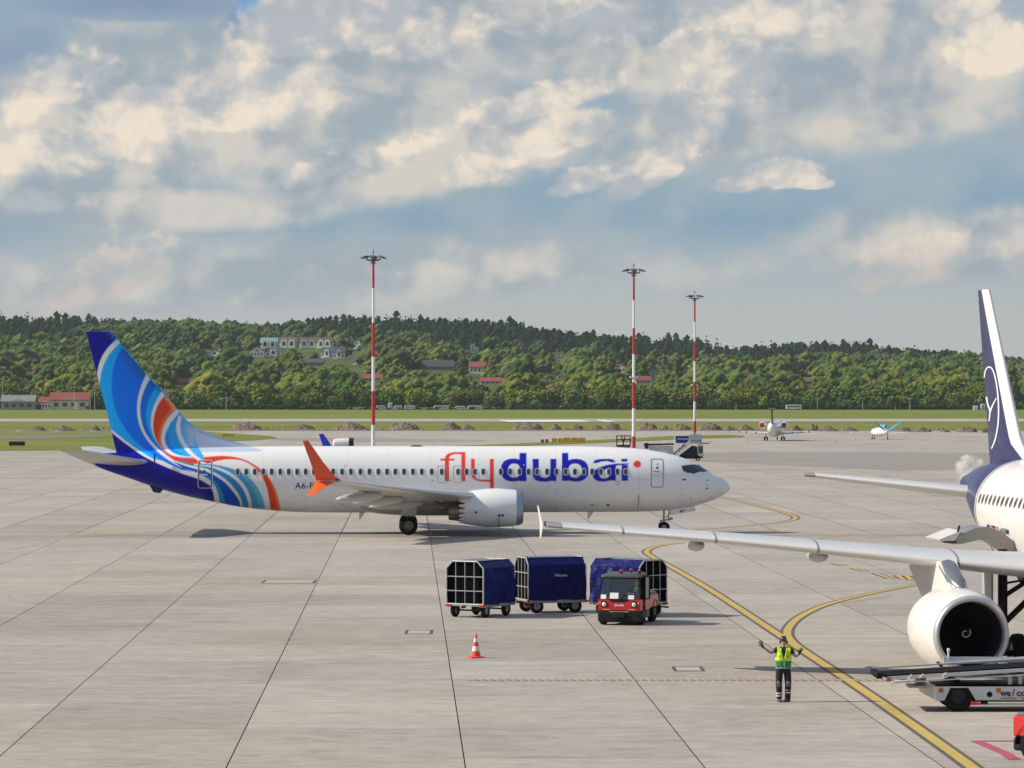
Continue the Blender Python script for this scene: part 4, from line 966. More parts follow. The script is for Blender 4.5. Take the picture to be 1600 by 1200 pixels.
# wings
WG = mat('wing_grey', (.46, .46, .455), .38, var=.08, coat=.2, dirt=.12); WGD = mat('flap_grey', (.40, .40, .385), .5, var=.1, dirt=.2); ALU = mat('polished_leading_edge', (.66, .66, .66), .3, metal=.45, var=.03, scale=.8)
NWHITE = mat('nacelle_white', (.80, .80, .80), .22, var=.04, coat=.6)
tipn = L7(527, 751.5, 16.9); tip_le, tip_te, tip_z = L7(531.5, 751, 16.9).x, L7(496, 751, 16.9).x, tipn.z
def wsec(w, le, te, z, th, s, cam_=.02): return ((le, -s * w, z), (te, -s * w, z - .02 * (le - te)), th, (0, 0, 1), )
for s in (1, -1):
    secs = [(1.0, 6.9, -1.3, 2.05, 1.05), (1.9, 6.3, -1.4, 2.12, .98), (3.6, 5.15, -1.1, 2.25, .78), (5.6, 3.85, -1.05, 2.44, .60), (8.5, 2.35, -1.9, 2.76, .45), (12.5, .25, -3.3, 3.22, .30), (15.6, (tip_le * .78 + .25 * .22), None, 3.6, .2), (16.9, tip_le, tip_te, tip_z, .13)]
    le0, te0 = 2.35, -1.9; out = []
    for (w, a, b, z, th) in secs:
        if w > 5.6: f_ = (w - 5.6) / 11.3; a = 3.85 + (tip_le - 3.85) * f_; b = -1.05 + (tip_te + 1.05) * f_; z = 2.44 + (tip_z - 2.44) * f_ ** 1.15
        out.append(((a, -s * w, z), (b, -s * w, z - .03 * (a - b)), th, (0, 0, 1), .015))
    m = MB(); m.loft([foil(p, q, t_, u_, 14, c_) for p, q, t_, u_, c_ in out]); wing = m.build('wing', WG, P7, True, 40)
    m = MB()
    for (p, q, t_, u_, c_), (p2, q2, t2, u2, c2) in zip(out[2:-1], out[3:]):
        pass
    ring = []
    for (p, q, t_, u_, c_) in out[1:]:
        f = foil(p, q, t_ * 1.02, u_, 14, c_); o_ = [f[i] for i in (-4, -3, -2, -1, 0, 1, 2, 3, 4)]; ring.append([v + Vector((.008, 0, 0)) for v in o_])
    m.loft(ring, False, closed=False); m.build('leading_edge_slat', ALU, wing, True)
    m = MB()     # flaps, a little drooped
    for w0_, w1_, dr_ in ((2.0, 5.2, .16), (6.0, 11.6, .12)):
        fs = []
        for w in (w0_, w1_):
            f_ = max(0, (w - 5.6) / 11.3); b = (-1.4 + (w - 1.9) * .1) if w < 5.6 else -1.05 + (tip_te + 1.05) * f_; z = (2.12 + (w - 1.9) * .086) if w < 5.6 else 2.44 + (tip_z - 2.44) * f_ ** 1.15
            c_ = 1.5 if w < 5.6 else 1.35 - f_ * .5; fs.append(foil((b + c_ * .55, -s * w, z - .16), (b - c_ * .42, -s * w, z - .16 - dr_ - c_ * .12), .17, (0, 0, 1), 8))
        m.loft(fs)
    m.build('flap', WGD, wing, True, 50)
    for w in (4.3, 8.3, 11.2):       # flap track fairings
        f_ = max(0, (w - 5.6) / 11.3); z = 2.44 + (tip_z - 2.44) * f_ ** 1.15 if w > 5.6 else 2.3; b = -1.05 + (tip_te + 1.05) * f_
        m = MB(); L_ = 3.4 - f_ * 1.0; rg = []
        for q in range(9):
            t_ = q / 8; r_ = .27 * math.sqrt(max(0.001, 1 - (2 * t_ - 1) ** 2)) * (1.1 - .3 * t_)
            rg.append([(b + L_ * .58 - L_ * t_, -s * w + r_ * .75 * math.cos(a), z - .33 - .22 * t_ + r_ * 1.15 * math.sin(a)) for a in [i * math.pi / 5 for i in range(10)]])
        m.loft(rg); m.build('flap_track_fairing', WG, wing, True)
    MB().box((tip_le - .1, -s * 16.95, tip_z), (.35, .1, .07)).build('navigation_light', mat('green_lamp_glass', (.02, .3, .1), .2) if s == 1 else mat('red_lamp_glass', (.3, .02, .02), .2), wing)
    # split winglet
    def wl7(px, py, w): p = L7(px, py, w); return Vector((p.x, p.y * s, p.z))
    OR1 = mat('winglet_orange', (.74, .075, .02), .3, var=.12, scale=9, coat=.4); OR2 = mat('winglet_bright_orange', (.86, .15, .025), .3, var=.05, coat=.4); BL1 = mat('winglet_blue', (.01, .02, .38), .3, var=.2, coat=.4)
    up = [foil(wl7(531.5, 749, 16.9), wl7(493.5, 750.5, 16.9), .13, (0, -.3 * s, 1), 10), foil(wl7(523, 744, 17.15), wl7(493, 746, 17.15), .12, (0, -.8 * s, .6), 10), foil(wl7(505, 722, 17.5), wl7(486, 725, 17.5), .08, (0, -s, .25), 10), foil(wl7(492, 703, 17.75), wl7(479, 706, 17.75), .06, (0, -s, .2), 10), foil(wl7(481.5, 688.3, 17.95), wl7(473, 688.8, 17.95), .035, (0, -s, .2), 10)]
    m = MB(); m.loft(up); wo = m.build('winglet', OR1 if s == 1 else BL1, wing, True, 40)
    dn = [foil(wl7(524, 753, 16.85), wl7(494, 751, 16.85), .12, (0, -.6 * s, 1), 10), foil(wl7(510, 760, 17.15), wl7(488, 762, 17.15), .09, (0, -s, -.4), 10), foil(wl7(490.5, 772.8, 17.6), wl7(478, 774, 17.6), .04, (0, -s, -.5), 10)]
    m = MB(); m.loft(dn); m.build('lower_winglet', OR2, wing, True, 40)
    # tailplane
    rt = [((-15.75, -.5 * s, 4.35), (-19.6, -.5 * s, 4.35), .42), ((-16.3, -1.4 * s, 4.46), (-19.7, -1.4 * s, 4.40), .34), ((-19.15, -6.6 * s, 5.14), (-20.65, -6.6 * s, 5.12), .14), ((-19.6, -7.12 * s, 5.2), (-20.75, -7.12 * s, 5.19), .06)]
    m = MB(); m.loft([foil(p, q, t_, (0, 0, 1), 12) for p, q, t_ in rt]); st = m.build('tailplane', WG, P7, True, 40)
    m = MB(); ring = []
    for p, q, t_ in rt: f = foil(p, q, t_ * 1.04, (0, 0, 1), 12); ring.append([f[i] + Vector((.008, 0, 0)) for i in (-2, -1, 0, 1, 2)])
    m.loft(ring, False, closed=False); m.build('leading_edge', ALU, st, True)
    # engine: scalloped nacelle, hot core, intake
    EX, EW, EZ = L7(767, 795, 4.83).x, 4.83, 1.70
    LX = L7(817.3, 795, 4.83).x; RX = L7(717, 795, 4.83).x; e = thing('engine', None, None); e.parent = P7; e.location = (0, -s * EW, EZ); del_ = None
    def ering(x, ry, rz_, dz=0, n=48, fl=.0): return [(x, ry * math.cos(a), dz + rz_ * math.sin(a) * (1 - fl * (math.sin(a) < 0))) for a in [2 * math.pi * i / n for i in range(n)]]
    n = 54; prf = [(LX - .42, 1.105, 1.075), (LX - .9, 1.165, 1.13), (LX - 1.5, 1.20, 1.165), (LX - 2.2, 1.18, 1.15), (LX - 2.9, 1.10, 1.07), (RX + .35, 1.0, .97)]
    rg = [ering(x, a, b, 0, n) for x, a, b in prf]; last = []
    for i, (x, y, z) in enumerate(ering(RX, .93, .90, 0, n)): last.append((RX + (.34 if i % 3 == 0 else .12 if i % 3 == 1 else .12) - (.0 if i % 3 else 0), y * (1.02 if i % 3 == 0 else 1), z))
    last = [(RX + (.42, .0, .0)[i % 3], v[1], v[2]) for i, v in enumerate(last)]
    inn = [(v[0] - .004, v[1] * .965, v[2] * .965) for v in last]
    m = MB(); m.loft(rg + [last, inn, ering(RX + .7, .93, .90, 0, n)], False); m.build('nacelle', NWHITE, e, True, 35)
    m = MB(); m.loft([ering(LX - .42, 1.105, 1.075), ering(LX - .2, 1.06, 1.03), ering(LX - .07, .99, .96), ering(LX, .92, .90), ering(LX - .04, .86, .84), ering(LX - .3, .83, .81), ering(LX - 1.1, .86, .84)], False)
    m.build('intake_lip', mat('lip_metal', (.33, .37, .45), .34, metal=.6, var=.03, scale=.8), e, True)
    m = MB(); m.loft([ering(LX - 1.05, .86, .84), ering(LX - 1.06, .2, .2), ering(LX - .7, .02, .02)]); m.build('fan', DARK, e, True, 30)
    TAN = mat('exhaust_nozzle_metal', (.26, .21, .17), .38, metal=.85, var=.25, scale=2.5); HOT = mat('burnt_metal', (.085, .055, .045), .5, metal=.5, var=.3)
    m = MB(); cz = -.22; m.loft([ering(RX + .9, .80, .80, -.05), ering(RX + .45, .70, .70, -.12), ering(RX + .15, .60, .60, cz), ering(RX - .62, .50, .50, cz), ering(RX - .62, .46, .46, cz), ering(RX - .2, .44, .44, cz)], False); m.build('core_nozzle', TAN, e, True, 40)
    m = MB(); m.loft([ering(RX - .2, .42, .42, cz), ering(RX - .6, .26, .26, cz), ering(RX - 1.15, .03, .03, cz)]); m.build('exhaust_plug', HOT, e, True)
    m = MB(); m.loft([[(RX + 1.2, .25 * c, .9 + .1 * d), (RX - .3, .22 * c, .80), (RX - 2.3, .10 * c, .78), (RX - 1.2, .2 * c, .2), (RX - .5, .22 * c, .0)] for c, d in ((-1, 0), (1, 0))]); m.build('pylon_fairing', HOT, e)
    m = MB(); m.prism([(LX - 1.2, 1.0), (LX - 2.2, 1.18), (LX - 3.4, 1.12), (LX - 5.5, .95), (LX - 6.2, .6), (LX - 4.6, .30), (LX - 3.6, .6)], lambda a, b: (a, -.2, b), lambda a, b: (a, .2, b)); m.build('pylon', NWHITE, e)
    if s == 1:
        for q in ((715.5, 794 + 6), (784, 805)):
            c_ = L7(q[0] + 27 if q[0] < 720 else q[0], q[1], 6.0)
        m = MB(); c_ = L7(743.5, 800.7, 6.03); m.bar((c_.x, -1.135, c_.z - EZ), (c_.x, -1.18, c_.z - EZ), .07, 12); m.build('drain_port', DARK, e)
        for q in (780, 785.5):
            c_ = L7(q, 805.5, 6.0); m = MB(); m.bar((c_.x, -1.10, c_.z - EZ), (c_.x, -1.19, c_.z - EZ), .07, 10); m.build('access_latch', DARK, e)
        c_ = L7(779.5, 812, 6.0); m = MB(); m.box((c_.x, -1.075, c_.z - EZ - .3), (.035, .14, .75)); m.build('cowl_seam', DARK, e)
    # main gear
    g = thing('main_gear', None, None); g.parent = P7; g.location = (L7(638, 836, 2.86).x, -s * 2.86, 0)
    for k in (-1, 1):
        m = MB(); m.lathe([(-.20, .30), (-.20, .47), (-.15, .545), (0, .565), (.15, .545), (.20, .47), (.20, .30)], (0, k * .43, .565), 'Y', 28); ty = m.build('tyre', BLACK, g, True, 40)
        m = MB(); m.lathe([(-.15, .02), (-.16, .12), (-.12, .2), (-.19, .31), (.19, .31), (.12, .2), (.16, .12), (.15, .02)], (0, k * .43, .565), 'Y', 20); m.build('hub', mat('wheel_hub', (.16, .16, .16), .5, metal=.5), ty, True, 30)
    m = MB(); m.bar((0, -.4, .565), (0, .4, .565), .09); m.bar((0, 0, .5), (0, 0, 1.15), .085, 10); m.bar((0, 0, 1.0), (0, -s * .1, 2.2), .13, 10); m.bar((.04, 0, .7), (.34, 0, 1.0), .04); m.bar((.34, 0, 1.0), (.06, 0, 1.3), .04); m.bar((0, 0, 1.2), (0, s * 1.2, 1.8), .06)
    m.build('strut', mat('gear_grey', (.33, .34, .34), .4, metal=.3), g)
    m = MB(); m.prism([(-.5, 1.18), (.32, 1.12), (.5, 1.35), (.5, 2.0), (-.45, 2.05), (-.42, 1.4)], lambda a, b: (a, -s * .28 - (b - 1.1) * .1 * s, b), lambda a, b: (a, -s * .33 - (b - 1.1) * .1 * s, b)); m.build('gear_door', WG, g)
# belly fairing
bf = MB(); rg = []; f0, f1 = L7(545, 790, 1).x, L7(812, 790, 1).x
for q in range(25):
    t_ = q / 24; k = max(.02, (1 - abs(2 * t_ - 1) ** 3.2)) ** .6; x = f0 + (f1 - f0) * t_
    rg.append([(x, -(.3 + 1.74 * k) * math.cos(a), 1.86 + (.74 * k + .05) * math.sin(a)) for a in [i * math.pi / 12 for i in range(24)]])
bf.loft(rg); bf.build('belly_fairing', WG, P7, True)
# patches lying on the skin: windows, doors, panels
def dens(p, step=2.2):
    o = []
    for (a, b), (c, d) in zip(p, p[1:] + p[:1]):
        n = max(1, int(math.hypot(c - a, d - b) / step)); o += [(a + (c - a) * i / n, b + (d - b) * i / n) for i in range(n)]
    return o
def patch7(pts, off): return [on7(a, b, off) for a, b in pts]
def rrect(cx, cy, w, h, r, n=4):
    o = []
    for (sx, sy, a0) in ((1, 1, 0), (-1, 1, 90), (-1, -1, 180), (1, -1, 270)):
        for k in range(n + 1):
            a = R(a0 + 90 * k / n); o.append((cx + sx * (w / 2 - r) + r * math.cos(a), cy + sy * (h / 2 - r) + r * math.sin(a)))
    return o
def ringpatch(outer, inner, off, thick, name, m_, parent):
    n = len(outer); k_ = [max(1, int(math.hypot(outer[(i + 1) % n][0] - outer[i][0], outer[(i + 1) % n][1] - outer[i][1]) / 2.2)) for i in range(n)]
    sp_ = lambda P: [(P[i][0] + (P[(i + 1) % n][0] - P[i][0]) * j / k_[i], P[i][1] + (P[(i + 1) % n][1] - P[i][1]) * j / k_[i]) for i in range(n) for j in range(k_[i])]
    outer, inner = sp_(outer), sp_(inner); a, b = patch7(outer, off), patch7(inner, off); n = len(a); m = MB()
    m.add(a + b + patch7(outer, -.01), [(i, (i + 1) % n, n + (i + 1) % n, n + i) for i in range(n)] + [(i, 2 * n + i, 2 * n + (i + 1) % n, (i + 1) % n) for i in range(n)]); return m.build(name, m_, parent, True, 30)
def padpatch(outer, off, name, m_, parent):
    outer = dens(outer); n = len(outer); cx = sum(p[0] for p in outer) / n; cy = sum(p[1] for p in outer) / n; m = MB(); rg = [[(cx + (a - cx) * k, cy + (b - cy) * k) for a, b in outer] for k in (1, .66, .33)]
    vs = [v for r_ in rg for v in patch7(r_, off)] + [on7(cx, cy, off)] + patch7(outer, off - .04); fs = []
    for k in range(2): fs += [(k * n + i, k * n + (i + 1) % n, (k + 1) * n + (i + 1) % n, (k + 1) * n + i) for i in range(n)]
    fs += [(2 * n + i, 2 * n + (i + 1) % n, 3 * n) for i in range(n)] + [(i, 3 * n + 1 + i, 3 * n + 1 + (i + 1) % n, (i + 1) % n) for i in range(n)]
    m.add(vs, fs); return m.build(name, m_, parent, True, 50)
WFR = mat('window_surround', (.52, .53, .55), .4); WPN = mat('cabin_window_glass', (.03, .036, .05), .12, var=.5, scale=2, spec=.8); LINE = mat('door_seam', (.10, .10, .11), .6)
z1x = [1018, 1068, 1118, 1168, 1217, 1267, 1317, 1366, 1416, 1465]; wx = [100 + a / 3.75 for a in z1x] + [504, 520.5]
wx += [440 + a / 4 for a in (378, 433, 493, 549, 605, 659, 711, 765, 821, 876, 938, 1001, 1103, 1157, 1208, 1260)] + [780 + a / 4 for a in (10, 68, 127, 183, 236, 299, 358, 415, 473, 529, 581, 635, 686, 739, 791)]
for x in wx:
    w_ = ringpatch(rrect(x, 737.2, 7.4, 11.4, 3.2, 3), rrect(x, 737.2, 5.4, 9.2, 2.4, 3), .022, 0, 'cabin_window', WFR, P7)
    padpatch(rrect(x, 737.2, 5.6, 9.4, 2.4, 3), .014, 'pane', WPN, w_)
def door7(x0, x1, y0, y1, name, lw=1.0, m_=LINE):
    cx, cy, w_, h_ = (x0 + x1) / 2, (y0 + y1) / 2, x1 - x0, y1 - y0
    return ringpatch(rrect(cx, cy, w_ + lw, h_ + lw, 3.2, 5), rrect(cx, cy, w_ - lw, h_ - lw, 2.6, 5), .010, 0, name, m_, P7)
d = door7(310.5, 330.5, 720.2, 761.5, 'rear_door', 1.3); ringpatch(rrect(320.5, 740.8, 23.6, 44.6, 4.4, 5), rrect(320.5, 740.8, 21.6, 42.6, 3.8, 5), .008, 0, 'door_surround', WFR, d)
padpatch(rrect(319.6, 736, 3.2, 3.4, 1.5, 3), .012, 'door_window', GLASS, d); padpatch(rrect(319.5, 741.6, 10, 2.2, .8, 2), .02, 'door_handle', WFR, d)
d = door7(1017.5, 1036, 717.3, 761, 'front_door', 1.0); padpatch(rrect(1026.8, 730.8, 3.2, 3.6, 1.5, 3), .012, 'door_window', GLASS, d); padpatch(rrect(1025.5, 736.4, 10, 1.6, .6, 2), .02, 'door_handle', mat('handle_grey', (.3, .3, .32), .4), d)
for q in ((1022.6, 743), (1027.8, 743), (1027, 725)): padpatch(rrect(q[0], q[1], 3, 3.2, .5, 1), .012, 'door_placard', mat('placard_grey', (.5, .5, .5), .5), d)
door7(683.5, 698.6, 727.8, 754.4, 'overwing_exit', .55, mat('fine_seam', (.38, .39, .40), .6)); door7(708, 723.4, 727.8, 754.4, 'overwing_exit', .55, mat('fine_seam', (.38, .39, .40), .6))
ck = [[(1065.5, 728.5), (1076, 727.2), (1080.5, 738.5), (1074, 738.2), (1067.5, 735)], [(1077.5, 727), (1089, 726.6), (1093, 736.2), (1083, 739.8), (1081.6, 738.8)], [(1090.4, 726.8), (1093, 727), (1104, 735.3), (1102.5, 736.5), (1094.5, 736.6)]]
for i, pl in enumerate(ck):
    cx = sum(p[0] for p in pl) / len(pl); cy = sum(p[1] for p in pl) / len(pl); big = [(cx + (a - cx) * 1.14, cy + (b - cy) * 1.14) for a, b in pl]
    fo = padpatch(big, .008, 'cockpit_window', LINE if i else LINE, P7); padpatch(pl, .018, 'pane', GLASS, fo)
for q in ((1068.8, 749.3, 6, 2.6), (1104.5, 763.2, 3.2, 3.2), (1105, 750.3, 4, .8), (1105, 758, 4, .8), (950, 788.8, 5, 3), (925, 788.8, 7, 1), (1005, 749.7, 1.4, 1.4), (1079, 779, 1, 4), (535, 788, 1.6, 1.4), (675.5, 750.5, 1.8, 1.8), (703.5, 750.5, 1.8, 1.8)):
    padpatch(rrect(*q, min(q[2], q[3]) * .45, 2), .012, 'sensor_port', LINE, P7)
ringpatch(rrect(965, 754.8, 6.4, 6.4, 3.1, 4), rrect(965, 754.8, 4.6, 4.6, 2.2, 4), .012, 0, 'service_hatch', mat('fine_seam', (.38, .39, .40), .6), P7)
random.seed(21)
for q in range(22):
    qx, qy = random.uniform(450, 1000), random.choice([746, 752, 770, 781, 790, 727]) + random.uniform(-2, 2)
    if 520 < qx < 830 and qy > 745: continue
    padpatch(rrect(qx, qy, random.choice([1.2, 2.4, 3.6]), random.choice([.8, 1.2]), .3, 1), .010, 'placard', mat('placard_grey', (.5, .5, .5), .5), P7)
INK = mat('registration_ink', (.02, .025, .07), .5)
text_on('registration', 'A6-FMY', INK, P7, lambda u, v: on7(461 + u, 763.6 - v, .012), 49, 9.6, .012, 0, 1.05)
# antennas, probes, skid
def blade7(pts, w, name, m_=NWHITE, t_=.05):
    P_ = [L7(a, b, w) for a, b in pts]; m = MB(); m.prism([(p.x, p.z) for p in P_], lambda a, b: (a, -w - t_, b), lambda a, b: (a, -w + t_, b)); return m.build(name, m_, P7)
blade7([(689.5, 698.5), (693, 698.5), (686, 687), (683, 687.2)], 0, 'blade_antenna'); blade7([(437.5, 698.5), (442, 698.5), (439.5, 691.8), (436, 692)], 0, 'blade_antenna')
blade7([(918, 799), (928, 799), (920, 811), (917.6, 810.5)], 0, 'belly_antenna'); blade7([(561.5, 799.5), (571, 799.5), (563, 811.5), (561, 811)], 0, 'belly_antenna')
blade7([(641, 696.9), (660, 696.9), (656, 695.6), (645, 695.6)], 0, 'satellite_fairing', DARK, .3); blade7([(232, 755), (256, 764), (250, 770.5), (240, 769)], .0, 'tail_skid', mat('skid_navy', (.01, .012, .10), .5), .12)
blade7([(997.5, 774), (999.2, 774), (997.6, 799.4), (996, 799.4)], 1.7, 'water_streak', mat('seam_brown', (.3, .26, .22), .6), .015)
m = MB(); m.box((L7(242, 716, 1.0).x, -1.2, L7(242, 716, 1.2).z), (.08, .1, .5)); m.build('tailplane_fence', DARK, P7)
# nose gear
ng = thing('nose_gear', None, None); ng.parent = P7; nx_ = L7(1037.5, 832, 0).x; ng.location = (nx_, 0, 0)
for k in (-1, 1):
    m = MB(); m.lathe([(-.10, .16), (-.10, .29), (-.06, .335), (0, .343), (.06, .335), (.10, .29), (.10, .16)], (0, k * .19, .343), 'Y', 24); ty = m.build('tyre', BLACK, ng, True, 40)
    m = MB(); m.lathe([(-.09, .02), (-.07, .1), (-.10, .175), (.10, .175), (.07, .1), (.09, .02)], (0, k * .19, .343), 'Y', 18); m.build('hub', mat('nose_hub', (.34, .34, .33), .5, metal=.4), ty, True, 30)
m = MB(); m.bar((0, -.2, .343), (0, .2, .343), .05); m.bar((0, 0, .34), (-.02, 0, 1.7), .065, 10); m.bar((.12, 0, .9), (.62, 0, 1.55), .035); m.bar((-.25, 0, .75), (.45, 0, .82), .05); m.box((.42, 0, .86), (.22, .3, .16)); m.bar((-.35, 0, .5), (-.1, 0, .8), .03); m.bar((0, -.2, 1.0), (0, .2, 1.0), .04); m.bar((.28, -.1, .8), (.28, -.1, 1.5), .03)
m.build('strut', mat('gear_grey', (.33, .34, .34), .4), ng)
for k in (-1, 1):
    P_ = [L7(a, b, .35) for a, b in ((1046, 796.5), (1086, 790.2), (1087, 798.5), (1049, 804.8))]; m = MB()
    m.prism([(p.x - nx_, p.z) for p in P_], lambda a, b: (a, -k * .36, b), lambda a, b: (a, -k * .33, b)); do = m.build('nose_gear_door', NWHITE, ng)
    if k == 1:
        text_on('door_lettering', 'MY', INK, do, lambda u, v: (L7(1062.5, 801.2, .36).x - nx_ + u, -.365, L7(1062.5, 801.2, .36).z + u * .16 + v), .34, .17, .01)
        text_on('door_lettering', '37MAX', mat('faint_ink', (.25, .27, .32), .5), do, lambda u, v: (L7(1076, 798.2, .36).x - nx_ + u, -.365, L7(1076, 798.2, .36).z + u * .16 + v), .36, .07, .01)

# ------------------------------------------------------------------ the white and navy jet in front on the right
PS3 = R(6.3); C3, S3 = math.cos(PS3), math.sin(PS3)
K3 = 1.044; ND = Vector((S3, -C3)) * K3; RT = Vector((-C3, -S3)) * K3; INL = Vector((719.5 / F * 100.5, 100.5)); NOSE = INL - RT * 5.75 + ND * 9.6
# local frame of this jet: x aft from the nose, y to its own right, z up
P3 = thing('parked_airliner', 'white jet with navy tail at the right edge, engine intake facing the viewer', 'airliner', (NOSE.x, NOSE.y, 0), math.atan2(-ND.y, -ND.x)); P3.scale = (K3, -K3, K3)
# in that frame +x is aft and +y is the jet's left; so right = -y
def w3(x, r, z): p = NOSE - ND * x + RT * r; return Vector((p.x, p.y, z))
def fin3(px, py, r):
    k = (px - 800) / F; a = NOSE + RT * r; x = (k * a.y - a.x) / (-ND.x + k * ND.y); D = a.y - ND.y * x; return Vector((x, -r, (H - (py - YH) * D / F) / K3))
def at3(px, py, x):
    k = (px - 800) / F; n = NOSE - ND * x; r = (k * n.y - n.x) / (RT.x - k * RT.y); D = n.y + RT.y * r; return Vector((x, -r, (H - (py - YH) * D / F) / K3))
CREAM = mat('airframe_white', (.74, .70, .655), .3, var=.05, coat=.25, dirt=.06, scale=1.2); NV3 = mat('tail_navy', (.018, .017, .092), .34, var=.05, scale=.6, coat=.12, spec=.35)
SECT = [(0, .02, 3.75, 3.7), (.25, .5, 4.15, 3.25), (.8, .95, 4.6, 2.9), (1.8, 1.4, 5.25, 2.55), (3.2, 1.78, 6.0, 2.3), (5, 1.95, 6.3, 2.18), (7, 1.975, 6.34, 2.14), (12, 1.975, 6.34, 2.12), (20, 1.975, 6.34, 2.14), (22, 1.97, 6.34, 2.25), (24, 1.9, 6.33, 2.62), (25.6, 1.78, 6.3, 3.02), (27, 1.6, 6.26, 3.4), (28.5, 1.34, 6.18, 3.8), (30, 1.04, 6.06, 4.2), (31.5, .74, 5.9, 4.55), (32.8, .46, 5.72, 4.85), (33.6, .3, 5.6, 5.0)]
sx_, sw_, st_, sb_ = [np.array(c_) for c_ in zip(*SECT)]; st_, sb_ = st_ / K3, sb_ / K3
def body3(x): return float(sm(sx_, sw_, np.array([x]), np.array([min(.5, x * .4)]))[0]), float(np.interp(x, sx_, st_)), float(np.interp(x, sx_, sb_))
def ring3(x, n=64, k=1.0, off=0):
    w, t, b = body3(x); zc, hh = (t + b) / 2, (t - b) / 2
    return [(x, (w * k + off) * math.cos(a), zc + (hh * k + off) * math.sin(a)) for a in [2 * math.pi * i / n for i in range(n)]]
def side3(x, z, off=.0):
    w, t, b = body3(x); zc, hh = (t + b) / 2, (t - b) / 2; q = max(-.99, min(.99, (z - zc) / hh)); return Vector((x, -(w * math.sqrt(1 - q * q) + off), z + off * q))
m = MB(); m.loft([ring3(x) for x in list(np.linspace(0, 4, 14)) + list(np.arange(5, 25.2, 1.0)) + [25.7]]); m.build('fuselage', CREAM, P3, True, 50)
m = MB(); m.loft([ring3(x) for x in [25.7] + list(np.arange(26.2, 33.7, .5)) + [33.6]]); m.build('rear_fuselage', NV3, P3, True, 50)
m = MB(); m.loft([ring3(25.45, 64, 1, .008), ring3(25.6, 64, 1, .010), ring3(25.75, 64, 1, .008)], False); m.build('tail_seam', mat('seam_silver', (.55, .56, .6), .3, metal=.3), P3, True)
for i in range(36):
    x = 25.0 - i * .533
    m = MB(); pts = [(x + .115 * math.cos(a), 4.81 + .175 * math.sin(a)) for a in [2 * math.pi * q / 12 for q in range(12)]]
    m.add([side3(a, b, .012) for a, b in pts], [tuple(range(12))]); fr_ = m.build('cabin_window', mat('window_ring', (.6, .6, .6), .4), P3)
    pts = [(x + .09 * math.cos(a), 4.81 + .15 * math.sin(a)) for a in [2 * math.pi * q / 12 for q in range(12)]]
    m = MB(); m.add([side3(a, b, .02) for a, b in pts], [tuple(range(12))]); m.build('pane', GLASS, fr_)
def FP(px, py, off=.02):     # a pixel on this fuselage's right flank
    x = 24
    r = 1.9
    for _ in range(5): p = fin3(px, py, r); r = -side3(p.x, p.z).y
    return side3(p.x, p.z, off)
def flag(px0, px1, py0, py1, bands):
    o = None
    for i, c_ in enumerate(bands):
        a, b = py0 + (py1 - py0) * i / len(bands), py0 + (py1 - py0) * (i + 1) / len(bands); m = MB(); dd = 4.5 * (px1 - px0) / 5
        m.add([FP(px0, a), FP(px1, a + 1.2), FP(px1, b + 1.2), FP(px0, b)], [(0, 1, 2, 3)]); f_ = m.build('flag' if o is None else 'flag_stripe', c_, o or P3); o = o or f_
flag(1542.5, 1547, 819, 827, [mat('flag_blue', (.01, .03, .25), .4)])
flag(1549.5, 1555, 820.5, 829.5, [mat('flag_black', (.01, .01, .01), .4), mat('flag_red', (.6, .02, .02), .4), mat('flag_gold', (.8, .5, .03), .4)])
a0 = FP(1558, 834); s0 = FP(1577, 838)
text_on('registration', 'D-AIBM', INK, P3, lambda u, v: FP(1557.5 + u, 831.0 + u * .22 - v, .03), 19, 8.5, .015)
# fin with its white front edge and ring emblem
TL, TT_, RL, RTr = fin3(1545, 452, 0), fin3(1528, 452.5, 0), fin3(1598.5, 708, 0), fin3(1546.5, 722, 0)
def finsec(v):
    z = 5.75 + (TL.z - 5.75) * v; f_ = (z - RL.z) / (TL.z - RL.z); le = RL.x + (TL.x - RL.x) * f_; te = RTr.x + (TT_.x - RTr.x) * ((z - RTr.z) / (TT_.z - RTr.z))
    if f_ < .06: le -= (.06 - f_) * 12
    return z, le, te, .50 - .30 * v
def fhalf(u, th): return 5 * (.2969 * math.sqrt(u) - .126 * u - .3516 * u ** 2 + .2843 * u ** 3 - .1036 * u ** 4) * th
mA, mB_ = MB(), MB(); ra, rb_ = [], []
for q in range(25):
    v = q / 24; z, le, te, th = finsec(v); ch = te - le; w0_ = .62 / ch
    us = [w0_ * (i / 8) ** 2 for i in range(9)]; A = [(le + u * ch, -fhalf(u, th), z) for u in us]; B = [(le + u * ch, fhalf(u, th), z) for u in us]; ra.append(B[::-1] + A[1:])
    us = [w0_ + (1 - w0_) * i / 12 for i in range(13)]; A = [(le + u * ch, -fhalf(u, th), z) for u in us]; B = [(le + u * ch, fhalf(u, th), z) for u in us]; rb_.append(A + B[::-1])
mA.loft(ra, False, closed=False); mA.add([ra[-1][i] for i in range(len(ra[-1]))], [tuple(range(len(ra[-1])))])
mB_.loft(rb_, True); fn = mB_.build('tail_fin', NV3, P3, True, 50); mA.build('fin_leading_edge', CREAM, fn, True, 60)
def onfin(px, py, off=.012):
    r = .15
    for _ in range(4):
        p = fin3(px, py, r); f_ = (p.z - 5.75) / (TL.z - 5.75); z, le, te, th = finsec(min(1, max(0, f_))); u = min(.99, max(.01, (p.x - le) / (te - le))); r = fhalf(u, th)
    return Vector((p.x, -(r + off), p.z))
EMB = mat('emblem_white', (.75, .75, .78), .35)
